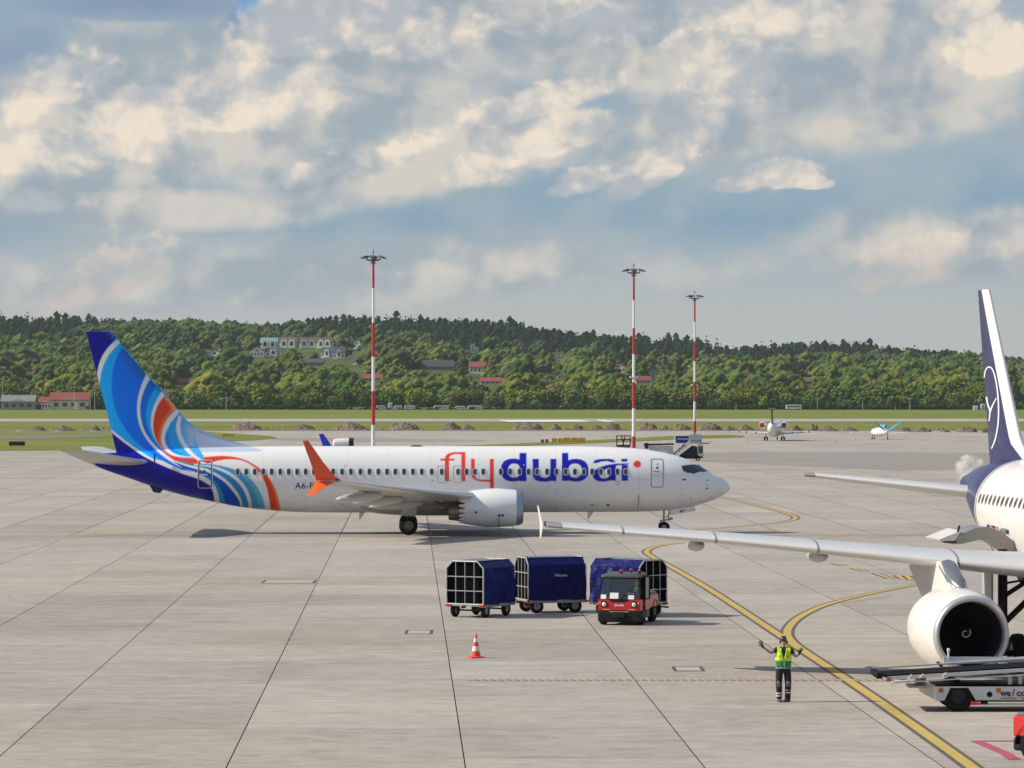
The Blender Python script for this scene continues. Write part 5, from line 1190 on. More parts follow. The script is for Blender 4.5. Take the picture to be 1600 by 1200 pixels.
def finstroke(pts, wds, name='emblem_ring'):
    pts = [(v.x, v.y) for v in smooth_pts([Vector(p) for p in pts], 3)]; m = MB(); vs = []
    for i, (a, b) in enumerate(pts):
        a1, b1 = pts[max(0, i - 1)]; a2, b2 = pts[min(len(pts) - 1, i + 1)]; d = Vector((a2 - a1, b2 - b1)).normalized(); w_ = wds[0] + (wds[1] - wds[0]) * i / len(pts)
        vs += [onfin(a - d.y * w_, b + d.x * w_), onfin(a + d.y * w_, b - d.x * w_)]
    m.add(vs, [(2 * i, 2 * i + 1, 2 * i + 3, 2 * i + 2) for i in range(len(pts) - 1)]); m.build(name, EMB, fn)
finstroke([(1538, 590), (1539.5, 579), (1544.5, 572.5), (1551, 575), (1556, 590), (1559.8, 615), (1561.2, 640), (1560, 665), (1555.5, 688), (1549.5, 701)], (1.0, 1.1))
finstroke([(1541.5, 620), (1543.5, 632), (1547.5, 641), (1547, 650), (1545.5, 658)], (1.5, .9), 'emblem_bird'); finstroke([(1547.5, 643), (1551, 634), (1557.5, 621.5)], (1.6, .5), 'emblem_bird')
# wings
LEP = [(16.3, 816), (14, 827), (11.3, 839.5), (8.9, 853), (6.3, 868.5), (4.0, 882), (1.5, 893)]
NAT = mat('slat_silver', (.70, .69, .67), .34, metal=.35, var=.03, scale=.8); UND = mat('underwing_shade_grey', (.27, .262, .25), .4, dirt=.3, scale=1.2)  # underside grey darkened to carry its shade below the bright slats
for s in (1, -1):
    out = []
    for (r, py) in LEP[::-1]:
        le = 10.75 + (r - 2) * .52; D = (NOSE - ND * le + RT * r).y; z = (H - (py - YH) * D / F) / K3 - .10
        te = 16.6 + (r - 1.5) * .02 if r <= 6.3 else 16.7 + (r - 6.3) * .33; th = {16.3: .17, 14: .24, 11.3: .32, 8.9: .38, 6.3: .46, 4.0: .62, 1.5: .85}[r]
        out.append(((le, -s * r, z), (te, -s * r, z + .02), th, (0, 0, 1), .012))
    m = MB(); m.loft([foil(*o_[:4], n=14, camber=o_[4]) for o_ in out]); wg = m.build('wing', UND, P3, True, 40)
    cuts = [(1.6, 5.4), (5.46, 9.0), (9.06, 11.7), (11.76, 14.2), (14.26, 15.9)]
    rs = np.array([-o_[0][1] * s for o_ in out])
    def sec_at(r):
        i = int(np.clip(np.searchsorted(rs, r) - 1, 0, len(rs) - 2)); f_ = (r - rs[i]) / (rs[i + 1] - rs[i]); L_ = lambda a, b: tuple(a[k] + (b[k] - a[k]) * f_ for k in range(3))
        return L_(out[i][0], out[i + 1][0]), L_(out[i][1], out[i + 1][1]), out[i][2] + (out[i + 1][2] - out[i][2]) * f_
    for c0, c1 in cuts:
        rg = []
        for r in np.linspace(c0, c1, 6):
            p, q, th = sec_at(float(r)); f = foil((p[0] - .02, p[1], p[2]), q, th * 1.07, (0, 0, 1), 14, .012); rg.append([f[i] for i in (-3, -2, -1, 0, 1, 2, 3, 4, 5, 6)])
        m = MB(); m.loft(rg, False, closed=False); m.build('slat', NAT, wg, True)
    for r, L_ in ((11.9, 2.2), (8.5, 2.6)):
        p, q, th = sec_at(r); rg = []
        for k in range(11):
            t_ = k / 10; rr = .20 * math.sqrt(max(.002, 1 - (2 * t_ - 1) ** 2)); rg.append([(q[0] - L_ * .55 + L_ * t_, -s * r + rr * math.cos(a), q[2] - .26 - .08 * t_ + rr * .95 * math.sin(a)) for a in [i * math.pi / 6 for i in range(12)]])
        m = MB(); m.loft(rg); m.build('flap_track_fairing', WG, wg, True)
    # wing tip fence: photo rows 789 to 841
    tp = LEP[0]; p, q, th = sec_at(16.3); u_ = at3(813.5, 790, p[0] + 1.0); l_ = at3(813.5, 841, p[0] + .9)
    m = MB(); zz_ = [u_.z, p[2] + .12, l_.z]; yy_ = -s * 16.42
    m.loft([foil((p[0] + .9, yy_ - s * .06, u_.z), (p[0] + 1.2, yy_ - s * .06, u_.z), .02, (0, 1, 0), 8), foil((p[0] + .3, yy_, p[2]), (p[0] + 1.1, yy_, p[2]), .04, (0, 1, 0), 8), foil((p[0] + .9, yy_ + s * .02, l_.z), (p[0] + 1.2, yy_ + s * .02, l_.z), .02, (0, 1, 0), 8)]); m.build('wingtip_fence', CREAM, wg, True, 40)
    # tailplane
    a_, b_ = fin3(1258, 741.5, 6.1), fin3(1522, 770, 1.2)
    m = MB(); m.loft([foil((a_.x, -s * 6.12, a_.z), (a_.x + 1.35, -s * 6.12, a_.z), .12, (0, 0, 1)), foil((a_.x - .25, -s * 5.8, a_.z - .02), (a_.x + 1.35, -s * 5.8, a_.z - .02), .17, (0, 0, 1)), foil((28.3, -s * 1.0, b_.z), (31.4, -s * 1.0, b_.z), .40, (0, 0, 1))]); tp_ = m.build('tailplane', UND, P3, True, 40)
    m = MB(); rg = []
    for f_ in np.linspace(0, 1, 5):
        p_ = Vector((a_.x - .25, -s * 5.8, a_.z - .02)).lerp(Vector((28.3, -s * 1.0, b_.z)), f_); q_ = Vector((a_.x + 1.35, -s * 5.8, a_.z - .02)).lerp(Vector((31.4, -s * 1.0, b_.z)), f_); fo_ = foil(p_ - Vector((.01, 0, 0)), q_, (.17 + .23 * f_) * 1.06, (0, 0, 1), 12); rg.append([fo_[i] for i in (-3, -2, -1, 0, 1, 2, 3, 4, 5)])
    m.loft(rg, False, closed=False); m.build('leading_edge', NAT, tp_, True)
    # engine
    e = bpy.data.objects.new('engine', None); COL.objects.link(e); e.parent = P3; ez = (H - 373 / F * 100.5) / K3; e.location = (9.6, -s * 5.75, ez)
    def prof(pr, n=56, dz=0): return [[(x, r * math.cos(a), dz * x + r * math.sin(a)) for a in [2 * math.pi * i / n for i in range(n)]] for x, r in pr]
    m = MB(); m.loft(prof([(.16, 1.055), (.5, 1.13), (1.0, 1.19), (1.7, 1.225), (2.4, 1.20), (3.1, 1.10), (3.6, 1.0), (3.55, .95), (3.0, 1.0)]), False); nac = m.build('nacelle', CREAM, e, True, 40)
    m = MB(); m.loft(prof([(.165, 1.053), (.08, 1.035), (.02, 1.0), (0, .96), (.02, .92), (.08, .895), (.22, .875)]), False); m.build('intake_lip', mat('intake_silver', (.52, .52, .53), .36, metal=.55, var=.03, scale=.8), e, True)
    m = MB(); m.loft(prof([(.22, .875), (.5, .865), (1.0, .88), (1.3, .885)]), False); m.build('intake_lining', mat('intake_blue_grey', (.045, .05, .085), .25, metal=.3), e, True)
    m = MB(); m.loft(prof([(1.35, .88), (1.36, .25)]), False); fd = m.build('fan_disc', mat('fan_dark', (.01, .01, .012), .6), e)
    m = MB(); m.loft(prof([(.72, .01), (.78, .07), (.95, .17), (1.2, .27), (1.35, .29)], 32), False); sp = m.build('spinner', mat('spinner_black', (.012, .012, .014), .35), fd, True)
    m = MB()
    for i in range(36):
        a = 2 * math.pi * i / 36; c_, s_ = math.cos(a), math.sin(a); t_ = (-s_, c_)
        m.add([(1.30, .27 * c_ + .01 * t_[0], .27 * s_ + .01 * t_[1]), (1.34, .27 * c_ + .04 * t_[0], .27 * s_ + .04 * t_[1]), (1.22, .865 * c_ + .12 * t_[0], .865 * s_ + .12 * t_[1]), (1.10, .865 * c_ - .03 * t_[0], .865 * s_ - .03 * t_[1])], [(0, 1, 2, 3)])
    o = m.build('fan_blades', mat('fan_blade_metal', (.03, .03, .034), .4, metal=.6), fd); o['kind'] = 'stuff'
    m = MB(); pts = []
    for i in range(20):
        a = 1.2 + i * .30; r = .045 + .006 * i; xx = .745 + r * .95; pts.append((xx - .03, r * math.cos(a), r * math.sin(a)))
    for i in range(19): m.bar(pts[i], pts[i + 1], .013, 5)
    m.build('spinner_spiral', EMB, sp)
    m = MB(); m.loft(prof([(2.9, .72), (3.6, .66), (4.4, .48), (4.45, .42), (4.0, .40)]), False); m.build('core_nozzle', TAN, e, True, 40)
    m = MB(); m.loft(prof([(4.0, .36), (4.6, .2), (5.1, .03)]), False); m.build('exhaust_plug', HOT, e, True)
    wz = 3.42 - ez
    m = MB(); m.prism([(1.35, 1.15), (2.0, 1.42), (2.9, 1.86), (3.4, wz - .02), (6.2, wz - .2), (6.8, wz - .3), (5.6, 1.0), (4.6, .5), (3.4, .95), (2.2, 1.14)], lambda a, b: (a, -.24, b), lambda a, b: (a, .24, b)); py_ = m.build('pylon', CREAM, e)
    m = MB(); m.loft([[(1.15, .0 + .06 * math.cos(a), 1.18 + .05 * math.sin(a)) for a in [i * .7854 for i in range(8)]], [(1.9, .27 * math.cos(a), 1.36 + .18 * math.sin(a)) for a in [i * .7854 for i in range(8)]], [(2.9, .26 * math.cos(a), 1.72 + .2 * math.sin(a)) for a in [i * .7854 for i in range(8)]]]); m.build('pylon_nose', mat('pylon_lead', (.28, .28, .30), .3, metal=.6), py_, True)
    m = MB(); m.box((1.55, -s * 1.02 - 0, .62), (.9, .02, .05), rx=.5 * s); m.build('nacelle_strake', CREAM, nac)
    m = MB(); m.box((.52, s * -.80, -.83), (.16, .05, .17), rx=-.75 * -s); m.build('latch_panel', DARK, nac); m = MB(); m.box((.62, s * -.66, -.955), (.16, .05, .10), rx=-.9 * -s); m.build('latch_panel', DARK, nac)
    # main gear
    g = bpy.data.objects.new('main_gear', None); COL.objects.link(g); g.parent = P3; g.location = (16.2, -s * 3.25, 0)
    for k in (-1, 1):
        m = MB(); m.lathe([(-.2, .3), (-.2, .47), (-.14, .555), (0, .575), (.14, .555), (.2, .47), (.2, .3)], (0, k * .44, .575), 'Y', 24); ty = m.build('tyre', BLACK, g, True, 40)
        m = MB(); m.lathe([(-.12, .02), (-.18, .29), (.18, .29), (.12, .02)], (0, k * .44, .575), 'Y', 16); m.build('hub', mat('wheel_hub', (.16, .16, .16), .5), ty, True, 30)
    m = MB(); m.bar((0, -.4, .575), (0, .4, .575), .09); m.bar((0, 0, .5), (0, 0, 3.6), .14, 10); m.bar((0, 0, 2.2), (-.2, s * 1.5, 3.2), .07); m.bar((0, s * .1, 1.5), (.1, s * 1.6, 2.9), .09); m.bar((-.1, 0, 2.6), (-.1, s * 1.9, 2.9), .035); m.bar((-.1, s * .5, 2.6), (-.15, s * 1.0, 3.3), .03); m.build('strut', DARK, g)
    m = MB(); m.box((.1, -s * .42, 2.75), (1.1, .06, 1.5)); m.build('gear_door', WG, g)
m = MB(); rg = []
for q in range(21):
    t_ = q / 20; k = max(.02, (1 - abs(2 * t_ - 1) ** 3)) ** .6; rg.append([(9.8 + 9.4 * t_, (.4 + 1.72 * k) * math.cos(a), 2.85 + (1.0 * k + .05) * math.sin(a)) for a in [i * math.pi / 12 for i in range(24)]])
m.loft(rg); m.build('belly_fairing', CREAM, P3, True)
g = bpy.data.objects.new('nose_gear', None); COL.objects.link(g); g.parent = P3; g.location = (5.07, 0, 0)
for k in (-1, 1): m = MB(); m.lathe([(-.11, .2), (-.11, .33), (0, .38), (.11, .33), (.11, .2)], (0, k * .25, .38), 'Y', 20); m.build('tyre', BLACK, g, True, 40)
m = MB(); m.bar((0, -.25, .38), (0, .25, .38), .06); m.bar((0, 0, .35), (0, 0, 2.4), .09); m.build('strut', DARK, g)
# open cargo door arching out of the flank
XD = 20.9; top = [(1467, 844), (1476, 840.5), (1488, 836), (1500, 828.5), (1514, 823), (1530, 821.5), (1545, 825.5), (1560, 834), (1578, 848), (1600, 862)]
bot = [(1468, 846.5), (1480, 848.5), (1492, 848), (1504, 845), (1518, 841.5), (1532, 841), (1547, 847), (1562, 857), (1580, 869), (1600, 880)]
T_ = [at3(a, b, XD) for a, b in top]; B_ = [at3(a, b, XD) for a, b in bot]
m = MB(); n = len(T_); vs = [Vector((XD + dx, p.y, p.z)) for dx in (-.9, .9) for p in T_] + [Vector((XD + dx, p.y, p.z)) for dx in (-.9, .9) for p in B_]
for i in range(n - 1): m.add([vs[i], vs[i + 1], vs[n + i + 1], vs[n + i]], [(0, 1, 2, 3)]); m.add([vs[2 * n + i], vs[2 * n + i + 1], vs[3 * n + i + 1], vs[3 * n + i]], [(3, 2, 1, 0)]); m.add([vs[i], vs[2 * n + i], vs[2 * n + i + 1], vs[i + 1]], [(0, 1, 2, 3)]); m.add([vs[n + i], vs[n + i + 1], vs[3 * n + i + 1], vs[3 * n + i]], [(0, 1, 2, 3)])
m.add([vs[0], vs[n], vs[3 * n], vs[2 * n]], [(0, 1, 2, 3)])
cd = m.build('cargo_door', mat('door_lining', (.30, .30, .28), .35, metal=.4, var=.25, scale=2), P3, True, 50)
m = MB(); p0, p1 = at3(1467, 843, XD - .92), at3(1502, 829, XD - .92); p2, p3 = at3(1490, 846, XD - .92), at3(1470, 846.5, XD - .92); m.prism([(0, 0)] * 0 + [(p.y, p.z) for p in (p0, p1, p2, p3)], lambda a, b: (XD - .96, a, b), lambda a, b: (XD + .92, a, b + .01)); m.build('door_lip', CREAM, cd)
for i in range(6): m = MB(); c_ = at3(1475 + i * 3.6, 848.3, XD - .96); m.bar((c_.x, c_.y, c_.z), (c_.x, c_.y, c_.z + .06), .03, 6); m.build('door_hook', DARK, cd)
m = MB(); a_, b_ = at3(1495.5, 836, XD - .9), at3(1499, 821, XD - .9); m.bar(a_, b_, .035); m.build('door_handle', DARK, cd)
m = MB(); pts = [FP(a, b, .03) for a, b in ((1573, 853), (1590, 861), (1600, 866), (1612, 888), (1612, 905), (1592, 905), (1583, 884))]; m.add(pts, [tuple(range(len(pts)))]); m.build('cargo_opening', mat('hold_dark', (.02, .013, .01), .8), P3)  # flat dark patch on the flank stands in for the unlit hold
m = MB(); c_ = FP(1553, 864, .25); m.box((c_.x, c_.y, c_.z), (.5, .05, .42), rx=-.7); m.bar((c_.x, c_.y, c_.z + .2), tuple(FP(1545, 848, 0)), .012, 5); m.build('service_panel', DARK, P3)
# warm vapour behind the tail
vm = bpy.data.materials.new('vapour'); vm.use_nodes = True; t = vm.node_tree; t.nodes.clear(); nt = NT(t)
pv = nt.n('ShaderNodeVolumePrincipled'); o_ = nt.n('ShaderNodeOutputMaterial'); t.links.new(pv.outputs[0], o_.inputs[1]); tc = nt.n('ShaderNodeTexCoord')
nz = nt.noise(S(nt, tc.outputs['Object']), 2.6, 5, .6); pv.inputs['Color'].default_value = (.99, .985, .975, 1); nt.put(pv.inputs['Density'], nt.ss(nz, .42, .70) * 4.2)
m = bmesh.new(); c0 = w3(36.5, .0, 0)
for (px, py, r) in ((1504, 738, .30), (1505, 730, .36), (1510, 724, .34), (1516, 721.5, .30), (1523, 721, .26), (1529, 721.5, .2), (1503, 747, .22), (1503, 755, .18)):
    p = at(px, py, c0.y); bmesh.ops.create_icosphere(m, subdivisions=2, radius=r, matrix=Matrix.Translation(p - c0))
vme = bpy.data.meshes.new('exhaust_vapour'); m.to_mesh(vme); m.free(); vo = link('exhaust_vapour', vme, vm, None, c0)
rmm = vo.modifiers.new('r', 'REMESH'); rmm.mode = 'VOXEL'; rmm.voxel_size = .07; dg = bpy.context.evaluated_depsgraph_get(); nm = bpy.data.meshes.new_from_object(vo.evaluated_get(dg)); vo.modifiers.clear(); vo.data = nm
if not nm.materials: nm.materials.append(vm)
tag(vo, 'white puff of hot exhaust vapour drifting behind the navy tail', 'vapour', kind='stuff')

# ------------------------------------------------------------------ light masts
REDP = mat('mast_red', (.42, .028, .03), .45, var=.1); WHP = mat('mast_white', (.72, .72, .72), .4, var=.06); LAMP = mat('luminaire_grey', (.06, .06, .065), .5)
def mast(px, basey, bounds, first_white, toppx, label, arm=None):
    p = gp(px, basey); t = thing('light_mast', label, 'light mast', tuple(p), .3, None); Hh = bounds[-1]
    b0 = [0] + bounds
    for i, (a, b) in enumerate(zip(b0[:-1], b0[1:])):
        r = lambda z: .30 - .14 * z / Hh; w = (i % 2 == 0) == first_white; m = MB(); m.bar((0, 0, a), (0, 0, b), r(a), 14, r(b)); m.build('mast_section', WHP if w else REDP, t, True, 40)
    m = MB(); m.lathe([(Hh - .6, .18), (Hh - .55, .45), (Hh - .45, .45), (Hh - .4, .18)], (0, 0, 0), 'Z', 14)
    ringr = 1.05
    for i in range(12):
        a, b = 2 * math.pi * i / 12, 2 * math.pi * (i + 1) / 12; m.bar((ringr * math.cos(a), ringr * math.sin(a), Hh - .05), (ringr * math.cos(b), ringr * math.sin(b), Hh - .05), .07, 6)
    for i in range(6):
        a = math.pi * i / 3; m.bar((0, 0, Hh - .3), (ringr * math.cos(a), ringr * math.sin(a), Hh - .05), .05, 5)
    hd = m.build('lamp_ring', LAMP, t)
    for i in range(6 if toppx else 4):
        a = 2 * math.pi * i / (6 if toppx else 4) + .15; m = MB(); ca, sa = math.cos(a), math.sin(a)
        rg = []
        for r_, w_, z_, h_ in ((.75, .22, .42, .10), (1.1, .50, .46, .24), (1.7, .46, .30, .18), (2.12, .16, .16, .06)):
            rg.append([(ca * r_ - sa * q * w_, sa * r_ + ca * q * w_, Hh + z_ + k * h_) for q, k in ((-1, -.5), (1, -.5), (.8, .5), (-.8, .5))])
        m.loft(rg); m.bar((ca * 1.05, sa * 1.05, Hh), (ca * 1.2, sa * 1.2, Hh + .35), .05, 5); m.build('luminaire', LAMP, hd)
    m = MB(); m.bar((0, 0, Hh - .2), (0, 0, Hh + 1.7), .05, 6, .015); m.bar((0, 0, Hh + .9), (0, 0, Hh + 1.35), .10, 6); m.build('lightning_rod', LAMP, hd)
    if arm: m = MB(); m.bar((-.55, 0, arm), (.55, 0, arm), .07); m.box((-.55, 0, arm + .1), (.25, .25, .25)); m.box((.55, 0, arm + .1), (.25, .25, .25)); m.build('obstacle_light_arm', WHP, t)
mast(583.3, 708, [4.15, 9.14, 14.2, 19.2, 24.3, 28.5], True, True, 'tallest red and white banded light mast, standing behind the middle of the striped airliner')
mast(990.3, 700, [1.88, 6.4, 10.66, 15.2, 19.4, 23.9, 28.4], False, True, 'red and white light mast behind the nose of the striped airliner, middle of the three', 11.4)
mast(1085.5, 683, [3.25, 7.3, 11.3, 15.5, 19.6, 23.6, 28.5], False, False, 'farthest and shortest looking red and white light mast, behind the boarding stairs', 10.6)

# ------------------------------------------------------------------ earth mounds along the grass edge
MND = [(45, 70, 665, 673), (74, 118, 664, 673), (137, 158, 664, 673), (358, 411, 659.5, 671.5), (449, 492, 661.5, 671.5), (519, 574, 659, 671.5), (606, 656, 660, 671.5), (689, 722, 659, 671.5), (720, 741, 663, 671.5), (800, 850, 660, 671.5), (857, 878, 662, 671.5), (889, 913, 662.5, 671.5),
       (921, 943, 664, 671.5), (943, 971, 660.5, 671.5), (993, 1029, 660.5, 671.5), (1030, 1047, 663.5, 671.5), (1050, 1083, 662, 672), (1088, 1130, 660, 672), (1129, 1149, 665, 672.5), (1148, 1181, 662.5, 672.5), (1233, 1255, 664, 673), (1260, 1280, 662, 673.5), (1277, 1313, 665, 674), (1313, 1343, 666, 674), (1362, 1380, 668, 674), (1409, 1425, 667, 674.5), (1423, 1458, 666.5, 675), (1467, 1487, 671, 675.5), (1497, 1530, 666, 675.5), (1532, 1547, 668, 676)]
MUD = bpy.data.materials.new('heaped_earth'); MUD.use_nodes = True; t = MUD.node_tree; t.nodes.clear(); nt = NT(t); b = nt.n('ShaderNodeBsdfPrincipled'); o_ = nt.n('ShaderNodeOutputMaterial'); t.links.new(b.outputs[0], o_.inputs[0])
g_ = nt.n('ShaderNodeNewGeometry'); ps = S(nt, g_.outputs['Position']); n1 = nt.noise(ps, 1.2, 5, .65); n2 = nt.noise(ps, 5, 3, .6)
cc = nt.mix(nt.ss(n1, .35, .65), (.115, .085, .06), (.25, .195, .14)); cc = nt.mix(nt.ss(n2, .62, .7) * .6, cc, (.42, .36, .30)); nt.put(b.inputs['Base Color'], cc); b.inputs['Roughness'].default_value = .95
LMK = [(200, 'striped tail fin'), (583, 'tallest light mast'), (990, 'middle light mast'), (1085, 'farthest light mast'), (1207, 'black finned business jet'), (1390, 'small blue tailed jet'), (1545, 'navy tail fin')]
ORD = ['nearest', 'second', 'third', 'fourth', 'fifth', 'sixth', 'seventh']
cnt_ = {}
for i, (a, b, y0, y1) in enumerate(MND):
    cx = (a + b) / 2; mx_, nm_ = min(LMK, key=lambda l: abs(l[0] - cx)); sd_ = 'left' if cx < mx_ else 'right'; same = sorted([abs((q[0] + q[1]) / 2 - mx_) for q in MND if min(LMK, key=lambda l: abs(l[0] - (q[0] + q[1]) / 2))[0] == mx_ and (((q[0] + q[1]) / 2) < mx_) == (cx < mx_)]); od = ORD[same.index(abs(cx - mx_))]
    p = gp(cx, y1); s = F / p.y; w, h = (b - a) / s / 2, (y1 - y0) / s; dpt = w * random.uniform(.6, .9); n = 26; m = MB(); vs = []; rng = np.random.default_rng(i); lob = [(rng.uniform(-.6, .6), rng.uniform(-.3, .3), rng.uniform(.3, .55), rng.uniform(.5, 1)) for _ in range(4)] + [(0, 0, .55, 1)]
    for jj in range(n + 1):
        for ii in range(n + 1):
            u, v = ii / n * 2 - 1, jj / n * 2 - 1; r = math.hypot(u, v); z = max(q[3] * max(0, 1 - math.hypot(u - q[0], v - q[1]) / (q[2] + .35)) for q in lob)
            z = z * max(0, 1 - max(0, r - .75) / .25) + rng.normal() * .035 * (r < .95); vs.append((u * w * 1.05, v * dpt, max(-.02, z * h * 1.0 + (.05 * h if r < .9 else -.1))))
    m.add(vs, [(jj * (n + 1) + ii, jj * (n + 1) + ii + 1, (jj + 1) * (n + 1) + ii + 1, (jj + 1) * (n + 1) + ii) for jj in range(n) for ii in range(n)])
    o = m.build('earth_mound', MUD, None, loc=(p.x, p.y + dpt, 0)); size = 'large' if b - a > 38 else 'small' if b - a < 24 else 'brown'
    tag(o, '%s dug earth mound, %s one %s of the %s' % (size, od, sd_, nm_), 'earth mound', 'earth mounds along the taxiway edge')

rub = MB()
for k in range(420):
    px = random.choice([random.uniform(500, 760), random.uniform(1000, 1330), random.uniform(1000, 1180), random.uniform(1400, 1540), random.uniform(880, 980), random.uniform(40, 180), random.uniform(350, 580)]); p = gp(px, random.uniform(670.6, 672.4)); r_ = random.uniform(.15, .6)
    vs = [Vector((p.x + r_ * 1.6 * v[0] * random.uniform(.6, 1.2), p.y + r_ * v[1], max(0, r_ * .8 * v[2] * random.uniform(.5, 1.2)))) for v in OV]; rub.add(vs, [tuple(f) for f in OF])
tag(rub.build('earth_rubble', MUD), 'loose clods of earth strewn between the mounds along the grass edge', 'rubble', kind='stuff')

# ------------------------------------------------------------------ far objects on the airfield
YS = mat('sign_yellow', (.75, .55, .03), .5); OB = mat('sign_back_orange', (.70, .36, .03), .5); BK = mat('sign_black', (.015, .015, .015), .5)
def sign(px0, px1, y0, y1, m_, label, text=None, gy=692.5):
    p = gp((px0 + px1) / 2, gy); s = F / p.y; w, h = (px1 - px0) / s, (y1 - y0) / s; zb = (gy - y1) / s
    t = thing('guidance_sign', label, 'sign', tuple(p)); f = MB().box((0, 0, zb + h / 2), (w, .25, h), bev=.03).build('sign_panel', m_, t)
    for k in (-1, 1): MB().box((k * w * .35, 0, zb / 2 + .01), (.08, .1, zb + .02)).build('leg', DARK, t)
    if text: text_on('sign_lettering', text, BK if m_ is YS else YS, f, lambda u, v: (-w * .38 + u, -.131, zb + h * .25 + v), w * .76, h * .5, .02)
sign(861.5, 870.5, 684.3, 690.8, YS, 'left one of two yellow taxiway signs behind the airliner roof', '← C')
sign(871.5, 879.5, 684.3, 690.8, YS, 'right one of two yellow taxiway signs behind the airliner roof', 'D →')
for q, a in enumerate((880.2, 892, 903.6)): sign(a, a + 11, 683.6 + .1 * q, 690.8, OB, ['orange sign back nearest the yellow taxiway signs', 'middle one of three orange sign backs', 'rightmost of three orange sign backs'][q])
sign(845, 850, 686.5, 691.5, mat('rust_brown', (.16, .09, .06), .7), 'small brown box left of the yellow taxiway signs'); sign(852, 857, 686.3, 691.5, mat('rust_brown', (.16, .09, .06), .7), 'small brown box next to the yellow taxiway signs')
sign(345.5, 367, 677.2, 681.6, YS, 'yellow taxiway sign on the grass right of the striped fin', 'TWY C', 682.5)
sign(14, 39, 689.8, 696.2, BK, 'black backed sign on the grass at the far left', None, 698.3)
for q, a in enumerate((25.5, 84, 142)): sign(a, a + 8.5, 672.4, 676.4, WHITE, ['leftmost white board on the low barrier behind the grass', 'middle white board on the low barrier behind the grass', 'white board on the barrier nearest the striped fin'][q], None, 679)
t = thing('field_barrier', 'low post and rail barrier across the grass at the left', 'fence', tuple(gp(88, 679)))
for k in range(12): MB().box(((k - 5.5) * 2.6, 0, .35), (.1, .1, .7)).build('post', WHITE, t)
MB().box((0, 0, .55), (29, .05, .06)).build('rail', WHITE, t)
def vehicle(name, label, cat, px0, px1, y0, y1, body, stripe=None, wheels=True, D=None):
    D = D or F * H / (y1 - YH); s = F / D; w, h = (px1 - px0) / s, (y1 - y0) / s; x = ((px0 + px1) / 2 - 800) / s; t = thing(name, label, cat, (x, D, 0))
    r = h * .16; zb = r * .9 if wheels else 0
    MB().box((0, 0, zb + (h - zb) / 2), (w, min(w * .4, 2.5), h - zb), bev=min(.18, h * .1)).build('body', body, t)
    if wheels:
        MB().box((0, -min(w * .4, 2.5) / 2 - .01, zb + (h - zb) * .66), (w * .9, .04, (h - zb) * .32)).build('window_band', GLASS, t)
        for k in (-1, 1):
            m = MB(); m.lathe([(-.15, r * .6), (-.12, r), (.12, r), (.15, r * .6)], (k * w * .32, -min(w * .4, 2.5) / 2, r), 'Y', 12); m.build('wheel', BLACK, t)
    if stripe: MB().box((w * .1, -min(w * .4, 2.5) / 2 - .02, h * .45), (w * .3, .05, h * .7)).build('panel', stripe, t)
    return t
WV = mat('vehicle_white', (.75, .76, .78), .3); BLV = mat('panel_blue', (.05, .25, .55), .4)
vehicle('bus', 'white bus parked at the treeline right of the business jet', 'bus', 1228, 1252, 635.5, 643, WV, D=2190)
vehicle('cabin', 'small white cabin at the treeline beside the navy tail fin', 'cabin', 1520.5, 1528, 640, 647, WV, None, False, 2120); vehicle('cabin', 'tall white and blue cabin touching the navy tail fin', 'cabin', 1532, 1539, 637.5, 647.5, WV, BLV, False, 2120)
for i, (a, b, y0, y1, lab) in enumerate([(588, 601, 619.5, 625.5, 'white van parked on the road behind the trees, just right of the left mast'), (616, 628, 624, 630, 'white car on the far road, left one of the row'), (632, 649, 624, 630, 'long white vehicle on the far road, second of the row'), (678, 701, 625, 631, 'longest white vehicle on the far road in the gap between bushes'), (712, 726, 626, 631.5, 'white vehicle on the far road right of the small bush'), (731, 752, 625.5, 631.5, 'white vehicle at the right end of the far road row'), (866, 880, 624, 629, 'pale vehicle half hidden by trees right of the far road row')]):
    vehicle('parked_vehicle', lab, 'vehicle', a, b, y0 + 3.5, y1 + 3.5, WV, D=2222)
vehicle('road_sign', 'blue and white board standing by the far road', 'sign', 607, 613, 616.5, 627, WV, BLV, False, 2236)
t = thing('roadside_wall', 'long pale wall along the far road between the bushes', 'wall', ((648 - 800) / F * 2229, 2229, 0)); MB().box((0, 0, .9), (94, .4, .9)).build('wall_face', mat('pale_wall', (.55, .52, .48), .8), t)
for k in range(16): MB().box(((k - 7.5) * 6.2, -.3, .3), (.5, .3, 1.3)).build('pier', DARK, t)
def post(px, y0, y1, lab, lamp=True):
    D = 2214; s = F / D; h = (y1 - y0) / s; t = thing('street_lamp' if lamp else 'pole', lab, 'lamp post' if lamp else 'pole', ((px - 800) / s, D, 0)); MB().bar((0, 0, 0), (0, 0, h), .16, 6, .09).build('column', mat('pole_grey', (.5, .5, .5), .5), t)
    if lamp: MB().box((-.9, 0, h + .05), (1.8, .4, .25)).box((.9, 0, h), (1.4, .4, .25)).build('lamp_head', WHITE, t)
